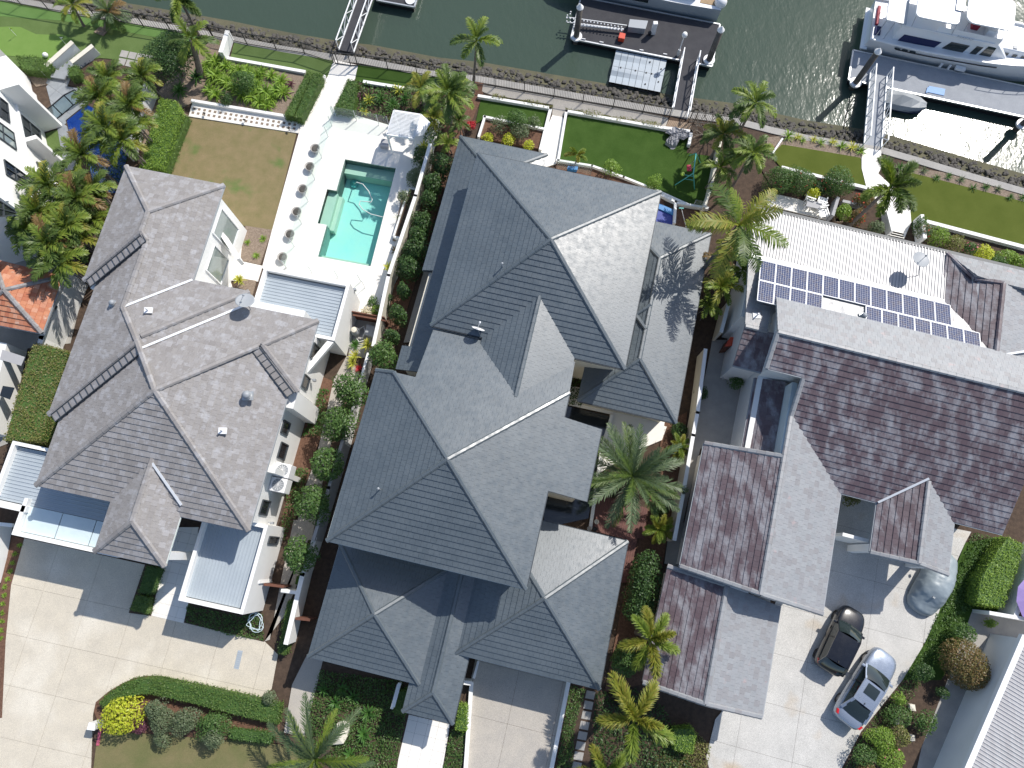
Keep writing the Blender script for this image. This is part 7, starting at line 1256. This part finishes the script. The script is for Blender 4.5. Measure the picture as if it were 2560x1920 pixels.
o = thing('green_bin', 'green wheelie bin in the side passage', 'bin', at('r', 430, 400)); P = pts('r', [(400, 425), (455, 432), (465, 380), (412, 372)]); MB().prism(P, 0, .9).build('body', 'turf_dark', o, bevel=.03); MB().prism([p + (p - sum(P, Vector()) / 4) * .06 for p in P], .9, .98).build('lid', 'turf_dark', o, bevel=.03)
for i, (a, b2, h_, m, lab) in enumerate((((215, 425), (345, 440), 1.5, 'rust_steel', 'rust brown gate across the side passage'), ((420, 645), (515, 655), 1.5, 'rust_steel', 'rust brown gate beside the front slate roof'), ((330, 465), (445, 480), 1.6, 'white_render', 'white return wall at the side passage gate'), ((140, 425), (215, 405), 2.2, 'white_render', 'short white return wall at the flat roof corner'))): o = thing('passage_gate' if 'gate ' in lab and 'wall' not in lab else 'return_wall', lab, 'gate' if i < 2 else 'wall', at('r', *a)); MB().bar(at('r', *a) + Vector((0, 0, h_ / 2)), at('r', *b2) + Vector((0, 0, h_ / 2)), .1 if i < 2 else .2, h_).build('leaf' if i < 2 else 'wall', m, o); MB().bar(at('r', *a) + Vector((0, 0, h_)), at('r', *b2) + Vector((0, 0, h_)), .14, .06).build('cap', m, o)
# entry piers and front odds and ends
o = thing('entry_pier', 'white wall pier left of the middle driveway', 'wall', at('r', 1530, 1060)); MB().prism(pts('r', [(1500, 1055), (1550, 1062), (1548, 1090), (1498, 1083)]), 0, .9).build('pier', 'white_render', o); MB().prism(pts('r', [(1562, 1035), (1595, 920), (1607, 925), (1578, 1040)]), 0, 1.2).build('wing', 'white_render', o)
o = thing('entry_screen', 'thin white screen wall beside the dark hedge at the entry', 'wall', at('r', 1040, 1160)); MB().bar(at('r', 1068, 1090, .6), at('r', 1025, 1250, .6), .14, 1.2).build('wall', 'white_render', o); MB().bar(at('r', 1068, 1090, 1.2), at('r', 1025, 1250, 1.2), .18, .05).build('cap', 'white_paint', o)
o = thing('garden_boulder', 'pale brown boulder under the feather palm at the bottom', 'boulder', at('r', 670, 1430)); mbb = MB(); rock(mbb, at('r', 665, 1440, .2), .8); rock(mbb, at('r', 690, 1390, .2), .6); mbb.build('stone', 'cream_render', o)
o = thing('letterbox', 'white letterbox beside the yellow shrub', 'letterbox', at('A', 50, 560)); MB().prism(pts('A', [(10, 570), (80, 580), (90, 510), (30, 500)]), 0, .9).build('pillar', 'white_render', o); MB().prism(pts('A', [(5, 572), (85, 583), (94, 508), (27, 497)]), .9, .97).build('cap', 'white_paint', o)
MB().bar(at('A', 20, 780, .01), at('A', 55, 580, .01), .16, .1).build('painted_kerb', 'petal_pink')['kind'] = 'structure'
o = thing('drain_grate', 'pale metal drain grate set in the cream driveway', 'drain grate', at('q', 1980, 1160)); G4 = pts('q', [(1975, 1080), (2015, 1085), (1980, 1240), (1940, 1230)], .03); MB().prism(G4, 0, .042).build('frame', 'metal_sheet', o)
for k in range(1, 9): MB().bar(G4[0].lerp(G4[3], k / 9) + Vector((0, 0, .02)), G4[1].lerp(G4[2], k / 9) + Vector((0, 0, .02)), .02, .012).build('bar', 'galv', o)
# swing set and cover on the large lawn
sw = thing('swing_set', 'teal metal swing set with red and lime seats on the large lawn', 'swing set', at('j', 780, 300)); t1, t2 = at('j', 797, 110, 1.7), at('j', 775, 275, 1.7); MB().tube([t1, t2], .04, 8).build('top_bar', 'plastic_teal', sw)
for t_, fs in ((t1, ((740, 130), (830, 190))), (t2, ((620, 375), (785, 410)))):
    for f_ in fs: MB().tube([t_, at('j', *f_)], .032, 8).build('leg', 'plastic_teal', sw)
MB().tube([at('j', 700, 322, .4), at('j', 780, 335, .4)], .025, 6).build('brace', 'plastic_teal', sw)
p = at('j', 740, 230, .5); MB().prism([p + Vector((dx * .16, dy * .24, 0)) for dx, dy in ((-1, -1), (1, -1), (1, 1), (-1, 1))], .42, .5).build('seat', 'plastic_red', sw, bevel=.03); MB().tube([p + Vector((0, .2, 0)), t1.lerp(t2, .35)], .012, 5).build('rope', 'pvc', sw); MB().tube([p - Vector((0, .2, 0)), t1.lerp(t2, .65)], .012, 5).build('rope', 'pvc', sw)
for x, y in ((685, 285), (790, 305)): p = at('j', x, y, .5); MB().lathe(p, [(.05, -.05), (.14, 0), (.12, .1), (.04, .12)], 12).build('glider_seat', 'plastic_lime', sw)
MB().tube([at('j', 685, 285, .5), at('j', 790, 305, .5)], .025, 6).build('glider_bar', 'plastic_teal', sw)
cv = thing('crumpled_cover', 'crumpled silver cover heaped at the corner of the large lawn', 'cover', at('d', 970, 1140)); n = 26; V = []
c0, e1, e2 = at('d', 960, 1145), at('d', 1070, 1150) - at('d', 960, 1145), at('d', 975, 1060) - at('d', 960, 1145)
for i in range(n):
    for jn in range(n):
        u, v = i / (n - 1) * 2 - 1, jn / (n - 1) * 2 - 1; a = math.atan2(v, u); rr_ = max(abs(u), abs(v)) * (.85 + .3 * math.sin(a * 3 + 1) + .12 * math.sin(a * 7)); hgt = .42 * max(0, 1 - rr_) ** .5 + .13 * abs(math.sin(u * 9 + v * 4 + math.sin(v * 7))) + .08 * random.random(); V.append(c0 + e1 * (math.cos(a) * rr_) + e2 * (math.sin(a) * rr_) + Vector((0, 0, .03 + hgt * (1 if rr_ < .95 else .25))))
MB().add(V, [(i * n + jn, (i + 1) * n + jn, (i + 1) * n + jn + 1, i * n + jn + 1) for i in range(n - 1) for jn in range(n - 1)]).build('folds', 'tin_crumple', cv)
o = thing('blue_tub', 'blue plastic tub by the slate roof eave at the lawn', 'tub', at('i', 1430, 262)); P = pts('i', [(1385, 262), (1465, 272), (1470, 245), (1395, 240)]); MB().prism(P, 0, .35).build('tub', 'plastic_blue', o, bevel=.03); MB().prism([p + (p - sum(P, Vector()) / 4) * .08 for p in P], .35, .38).build('rim', 'plastic_blue', o)
o = thing('clothes_pole', 'thin pole leaning over the planter by the lap pool', 'pole', at('j', 715, 720)); MB().tube([at('j', 715, 725, .1), at('j', 675, 565, 1.3)], .025, 6).build('pole', 'white_paint', o); MB().bar(at('j', 655, 565, 1.32), at('j', 695, 567, 1.32), .06, .06).build('head', 'plastic_teal', o)
for i, (x, y, r_, m) in enumerate(((1295, 1510, .14, 'cream_render'), (1235, 1565, .13, 'pot'), (1282, 1570, .13, 'black_metal'))): p = at('n', x, y, .14); o = thing('deck_pot', ['cream round pot on the timber deck', 'speckled round pot at the deck corner', 'black round pot at the deck corner'][i], 'pot', p); MB().lathe(p, [(r_ * .6, 0), (r_, .2), (r_ * 1.05, .28), (r_ * .85, .28), (r_ * .8, .2)], 16).build('pot', m, o, smooth=True); MB().lathe(p + Vector((0, 0, .2)), [(r_ * .82, 0), (.01, .01)], 14).build('fill', m, o)
# right patio furniture
def chair(label, p, rot, m='white_paint'):
    o = thing('patio_chair', label, 'chair', p, 'white patio chairs'); f = frame(rot); P = lambda x, y, z: Vector(p) + f(x, y, z); MB().prism([P(-.28, -.28, 0), P(.28, -.28, 0), P(.28, .28, 0), P(-.28, .28, 0)], p[2] + .4, p[2] + .46).build('seat', m, o); b = MB()
    for x in (-.28, .28): b.bar(P(x, .28, 0), P(x, .3, .9), .04, .04); b.bar(P(x, -.28, 0), P(x, -.28, .62), .04, .04); b.bar(P(x, -.28, .62), P(x, .28, .62), .05, .04)
    b.bar(P(-.28, .3, .88), P(.28, .3, .88), .05, .05); b.bar(P(-.28, .3, .65), P(.28, .3, .65), .04, .04); b.build('frame', m, o)
for i, (x, y, r_, lab) in enumerate(((395, 335, 160, 'white patio chair, left one at the oleanders'), (490, 365, 160, 'white patio chair, right one at the oleanders'), (500, 465, 10, 'white patio chair against the metal roof gutter'))): chair(lab, at('k', x, y, .05), r_)
o = thing('patio_table', 'pale grey patio table between white chairs', 'table', at('k', 410, 400)); T = pts('k', [(360, 375), (480, 400), (460, 450), (345, 425)]); MB().prism([Vector((p.x, p.y, 0)) for p in T], .68, .74).build('table_top', 'grey_render', o)
for p in T: MB().bar(Vector((p.x, p.y, .05)), Vector((p.x, p.y, .68)), .06, .06).build('leg', 'white_paint', o)
for i, (x, y) in enumerate(((635, 455), (630, 500))): p = at('k', x, y, .05); o = thing('timber_planter', ['timber framed planter, upper one by the stair planter', 'timber framed planter, lower one by the roof gutter'][i], 'planter', p); 
for o in [q for q in col.objects if q.name.startswith('timber_planter')]:
    p = o.location; C4 = [p + Vector((dx * .25, dy * .3, 0)) for dx, dy in ((-1, -1), (1, -1), (1, 1), (-1, 1))]
    for a, b2 in zip(C4, C4[1:] + C4[:1]): MB().bar(a + Vector((0, 0, .2)), b2 + Vector((0, 0, .2)), .05, .4).build('board', 'timber', o)
lowwall('k', [(600, 370), (560, 500)], .9, .2, 'patio_wall', 'grey patio wall beside the timber planters', 'grey_render'); lowwall('k', [(670, 370), (810, 400)], .5, .2, 'patio_wall', 'short grey wall behind the stair planter', 'grey_render')
# service court things
o = thing('red_cabinet', 'rusty red cabinet beside the white service box', 'cabinet', at('o', 700, 100)); MB().prism(pts('o', [(650, 110), (730, 100), (760, 40), (690, 40)]), 0, 1.5).build('body', 'rust_steel', o); MB().prism(pts('o', [(645, 112), (733, 102), (763, 37), (688, 36)]), 1.5, 1.56).build('lid', 'plastic_orange', o)
o = thing('service_box', 'white service box under the small purple roof', 'cabinet', at('o', 800, 310)); MB().prism(pts('o', [(665, 290), (945, 355), (960, 290), (740, 200)]), 0, 1.1).build('body', 'white_render', o); MB().tube([at('o', 690, 325, .2), at('o', 690, 300, .2), at('o', 800, 225, .3)], .07, 8).build('pipe', 'pvc', o)
# neighbour on the right edge
nb = thing('white_shed', 'white walled building with pale ribbed roof at the lower right corner', 'building', at('x', 2000, 1100)); q5 = pts('x', [(2212, 380), (2215, 480), (1680, 1659), (1660, 1659)], 2.8)
MB().prism(pts('x', [(2190, 380), (2700, 500), (2700, 1900), (1560, 1900)], 2.7), 0, 2.7).build('wall', 'white_render', nb); A_, B_ = at('x', 2205, 350, 2.85), at('x', 1600, 1750, 2.85); d = (B_ - A_).normalized(); nrm = Vector((-d.y, d.x, 0)); nrm = nrm if nrm.x > 0 else -nrm; MB().bar(A_, B_, .3, .3).build('fascia', 'white_paint', nb)
sh_ = MB(); Ln = (B_ - A_).length; k = 0
while k * .2 < Ln:
    for t, h_ in ((0, 0), (.13, 0), (.145, .035), (.185, .035)): p = A_ + d * (k * .2 + t) + nrm * .15; sh_.v += [tuple(p + Vector((0, 0, h_))), tuple(p + nrm * 8 + Vector((0, 0, h_ + .3)))]
    k += 1
sh_.f = [(2 * i, 2 * i + 1, 2 * i + 3, 2 * i + 2) for i in range(len(sh_.v) // 2 - 1)]; sh_.mi = [0] * len(sh_.f); sh_.build('roof_sheet', 'weathered_sheet', nb)
lowwall('x', [(1715, 110), (2190, 190)], 1.6, .2, 'boundary_wall', 'pale wall running right above the dome shrub', 'white_render'); 
o = thing('patio_umbrella', 'purple cloth shade at the right edge behind the lime hedge', 'shade cloth', at('p', 2150, 1050)); c_ = at('p', 2360, 1010, 1.8); MB().add([c_ + Vector((0, 0, .4))] + [c_ + Vector((math.cos(a) * 1.6, math.sin(a) * 1.6, 0)) for a in np.arange(0, 6.28, .52)], [(0, k + 1, (k + 1) % 13 + 1) for k in range(13)]).build('canopy', 'purple_cloth', o); MB().tube([Vector((c_.x, c_.y, 0)), c_ + Vector((0, 0, .4))], .04, 8).build('pole', 'white_paint', o)
for i, (k, x, y) in enumerate((('x', 1100, 1060), ('x', 952, 1195), ('x', 1100, 1360))): o = thing('garden_stone', ['pink-grey stone in the mulch by the pale wall', 'white stone beside the silver car', 'brown stone in the lower right garden'][i], 'stone', at(k, x, y)); mbb = MB(); rock(mbb, at(k, x, y, .1), .32); mbb.build('stone', 'cream_render', o)

# ================================================================ cars
def car(name, label, F0, F1, paint, spec, rim):
    "F0, F1: near-side rear and front wheel centres on the ground"
    d = F1 - F0; wb = d.length; d = d.normalized(); rt = Vector((d.y, -d.x, 0)); W2 = spec['w']; c = (F0 + F1) / 2 + rt * (W2 - .12); c.z = .03; o = thing(name, label, 'car', c); P = lambda x, y, z: c + d * x - rt * y + Vector((0, 0, z)); sx = wb / 2.7
    rings = []
    for x, w, zt in spec['body']:
        w *= W2; zl = .2; rings.append([P(x * sx, y, z) for y, z in ((-w * .86, zl), (-w * .98, zl + .12), (-w, zt * .62), (-w * .965, zt * .86), (-w * .86, zt * .975), (-w * .5, zt + .02), (0, zt + .035), (w * .5, zt + .02), (w * .86, zt * .975), (w * .965, zt * .86), (w, zt * .62), (w * .98, zl + .12), (w * .86, zl))])
    b = MB().loft(rings).build('body', paint, o, smooth=True); mod = b.modifiers.new('edges', 'SUBSURF'); mod.levels = mod.render_levels = 1
    xb, xf, xr, xe, zb, zr, wb_, wr_ = spec['cab']; xb, xf, xr, xe = xb * sx, xf * sx, xr * sx, xe * sx; wbk = W2 * wb_; wrk = W2 * wr_; ze = spec.get('ze', zb)
    g = lambda x, y, z: P(x, y, z)
    def grid(pts4, n, mth, name, bulge, m):
        a, b2, c2, d2 = pts4; mb = MB(); vs = []
        for i in range(n + 1):
            for jn in range(n + 1): u, v = i / n, jn / n; p = a.lerp(b2, u).lerp(d2.lerp(c2, u), v); vs.append(p + mth * bulge * (1 - (2 * u - 1) ** 2) + Vector((0, 0, 1)) * bulge * .4 * (1 - (2 * v - 1) ** 2))
        mb.add(vs, [(i * (n + 1) + jn, (i + 1) * (n + 1) + jn, (i + 1) * (n + 1) + jn + 1, i * (n + 1) + jn + 1) for i in range(n) for jn in range(n)]); return mb.build(name, m, o, smooth=True)
    Z = Vector((0, 0, 1)); roof4 = [g(xf, -wrk, zr), g(xf, wrk, zr), g(xr, wrk * .95, zr - .02), g(xr, -wrk * .95, zr - .02)]
    rf = grid(roof4, 6, Z, 'roof', .05, paint); grid([g(xb, -wbk * .92, zb), g(xb, wbk * .92, zb), g(xf, wrk * .97, zr), g(xf, -wrk * .97, zr)], 6, d, 'windscreen', .12, 'cabin_glass'); grid([g(xe, wbk * .86, ze), g(xe, -wbk * .86, ze), g(xr, -wrk * .92, zr - .02), g(xr, wrk * .92, zr - .02)], 6, -d, 'rear_window', .1, 'cabin_glass')
    for s_ in (-1, 1):
        q = [g(xb - .12, s_ * wbk, zb), g(xf - .02, s_ * wrk * 1.02, zr - .03), g(xr, s_ * wrk * .98, zr - .05), g(xe + .15, s_ * wbk * .97, ze)]; MB().add(q, [(0, 1, 2, 3)]).build('side_window', 'cabin_glass', o)
        pl = MB(); pl.bar(g(xb, s_ * wbk * .95, zb), g(xf, s_ * wrk, zr), .09, .05); pl.bar(g(xf, s_ * wrk, zr), g(xr, s_ * wrk * .97, zr - .02), .09, .06); pl.bar(g(xr, s_ * wrk * .95, zr - .02), g(xe, s_ * wbk * .9, ze), .16, .06); pl.build('pillar', paint, o); m_ = xb * .35 + xe * .1
        MB().bar(g(-.05, s_ * wbk * 1.0, zb), g(-.05, s_ * wrk * 1.03, zr - .02), .07, .03).build('door_pillar', 'black_metal', o)
        MB().prism([g(xb - .1, s_ * W2 * .88, 0), g(xb - .25, s_ * W2 * .88, 0), g(xb - .26, s_ * (W2 + .12), 0), g(xb - .12, s_ * (W2 + .1), 0)], zb - .02, zb + .13).build('mirror', paint, o, bevel=.03)
        MB().bar(g(.35, s_ * (W2 + .005), .72), g(.55, s_ * (W2 + .005), .72), .03, .03).build('door_handle', 'chrome' if 'silver' in paint else paint, o)
        for xw in (-wb / 2, wb / 2):
            wc = c + d * xw - rt * (s_ * (W2 - .15)) + Vector((0, 0, .29)); prof = [(.19, -.1), (.3, -.1), (.325, -.06), (.325, .06), (.3, .1), (.19, .1)]; mb = MB(); n = 22; ax = -rt * s_; e1 = d; e2 = Vector((0, 0, 1))
            wr = [[wc + ax * h_ + (e1 * math.cos(2 * math.pi * k / n) + e2 * math.sin(2 * math.pi * k / n)) * r_ for k in range(n)] for r_, h_ in prof]; wheel = mb.loft(wr, caps=False).build('wheel', 'tyre', o, smooth=True); mb = MB()
            for k in range(10): a = 2 * math.pi * k / 10; dr2 = e1 * math.cos(a) + e2 * math.sin(a); mb.bar(wc + ax * .085, wc + ax * .085 + dr2 * .22, .035, .02, up=ax)
            mb.loft([[wc + ax * .03 + (e1 * math.cos(2 * math.pi * k / n) + e2 * math.sin(2 * math.pi * k / n)) * r_ for k in range(n)] for r_ in (.21, .02)], caps=False); mb.build('rim', rim, wheel)
    xF, xR = spec['body'][-2][0] * sx, spec['body'][1][0] * sx
    for s_ in (-1, 1): MB().prism([g(xF - .42, s_ * W2 * .84, 0), g(xF - .16, s_ * W2 * .68, 0), g(xF - .16, s_ * W2 * .5, 0), g(xF - .4, s_ * W2 * .6, 0)], spec['body'][-3][2] - .12, spec['body'][-3][2] - .01).build('headlight', 'lamp_clear', o, bevel=.02); MB().prism([g(xR + .1, s_ * W2 * .85, 0), g(xR + .34, s_ * W2 * .94, 0), g(xR + .34, s_ * W2 * .8, 0), g(xR + .08, s_ * W2 * .68, 0)], spec['body'][2][2] - .2, spec['body'][2][2] - .04).build('tail_light', 'tail_red', o, bevel=.02)
    if spec.get('sunroof'): grid([g(xf - .12, -wrk * .62, zr + .04), g(xf - .12, wrk * .62, zr + .04), g(xf - .75, wrk * .62, zr + .055), g(xf - .75, -wrk * .62, zr + .055)], 3, Z, 'sunroof', .025, 'cabin_glass')
    MB().bar(g(xr + .15, 0, zr + .04), g(xr + .05, 0, zr + .12), .04, .02).build('antenna', 'black_metal', o); MB().bar(g(xR - .05, -.25, .55), g(xR - .05, .25, .55), .02, .12).build('number_plate', 'plastic_white', o); MB().bar(g(xb + .03, -wbk * .7, zb + .05), g(xb + .03, wbk * .1, zb + .07), .02, .02).build('wiper', 'black_metal', o); return o
sedan = dict(w=.9, body=((-2.32, .55, .78), (-2.22, .82, .9), (-1.95, .95, .98), (-1.3, .99, .97), (-.4, 1, .94), (.6, 1, .92), (1.1, .99, .9), (1.6, .96, .85), (2.05, .86, .76), (2.22, .66, .66), (2.28, .45, .6)), cab=(1.02, .28, -.98, -1.72, .9, 1.38, .92, .68), ze=.99, sunroof=True)
hatch = dict(w=.86, body=((-2.05, .55, .8), (-1.97, .85, .95), (-1.75, .97, 1.0), (-1.2, 1, .98), (-.3, 1, .96), (.6, 1, .95), (1.15, .99, .93), (1.65, .95, .86), (2.05, .84, .76), (2.22, .62, .66), (2.28, .42, .6)), cab=(1.1, .42, -1.35, -1.85, .93, 1.47, .93, .76), ze=1.0)
car('silver_sedan', 'silver blue sedan with dark sunroof parked on the grey driveway', at('w', 1580, 1097, 0.2), at('w', 1785, 772, .2), 'paint_silver', sedan, 'alloy'); car('black_hatchback', 'black hatchback parked beside the silver sedan', at('w', 1403, 742, .2), at('w', 1550, 437, .2), 'paint_black', hatch, 'alloy_dark')
cc = thing('covered_car', 'car under a grey fitted cover beside the entry roof', 'car', at('p', 1420, 860)); a_, b2 = at('p', 1330, 1060, .3), at('p', 1545, 640, .3); d = (b2 - a_).normalized(); rt = Vector((d.y, -d.x, 0)); c = (a_ + b2) / 2 + Vector((0, 0, 0)); c.z = 0; rings = []
Ld = (b2 - a_).length / 2 + .35
for i in range(22):
    t = i / 21; x = -Ld + 2 * Ld * t; env = max(.02, 1 - abs(2 * t - 1) ** 5) ** .6; w = .93 * env ** .6; zt = (.72 + .62 * math.exp(-((t - .47) / .25) ** 4)) * (.35 + .65 * env) ; wv = lambda k: 1 + .02 * math.sin(i * 2.1 + k * 1.7); rings.append([c + d * x + rt * (w * y * wv(k)) + Vector((0, 0, z * zt)) for k, (y, z) in enumerate(((-1.02, .04), (-1.03, .3), (-.98, .55), (-.86, .75), (-.66, .93), (-.35, 1.0), (0, 1.015), (.35, 1.0), (.66, .93), (.86, .75), (.98, .55), (1.03, .3), (1.02, .04)))])
b_ = MB().loft(rings).build('cover', 'car_cover', cc, smooth=True); md = b_.modifiers.new('s', 'SUBSURF'); md.levels = md.render_levels = 2; tx = bpy.data.textures.new('folds', 'CLOUDS'); tx.noise_scale = .35; dm = b_.modifiers.new('folds', 'DISPLACE'); dm.texture = tx; dm.strength = .09; dm.mid_level = .5
MB().bar(c + d * .3 - rt * .98 + Vector((0, 0, .85)), c + d * .42 - rt * 1.1 + Vector((0, 0, .85)), .12, .12).build('mirror_pocket', 'car_cover', cc, bevel=.03)
MB().bar(c - d * .95 + Vector((0, 0, 1.12)), c - d * 1.05 + Vector((0, 0, 1.12)), .14, .05).build('vent_flap', 'tarp', cc)
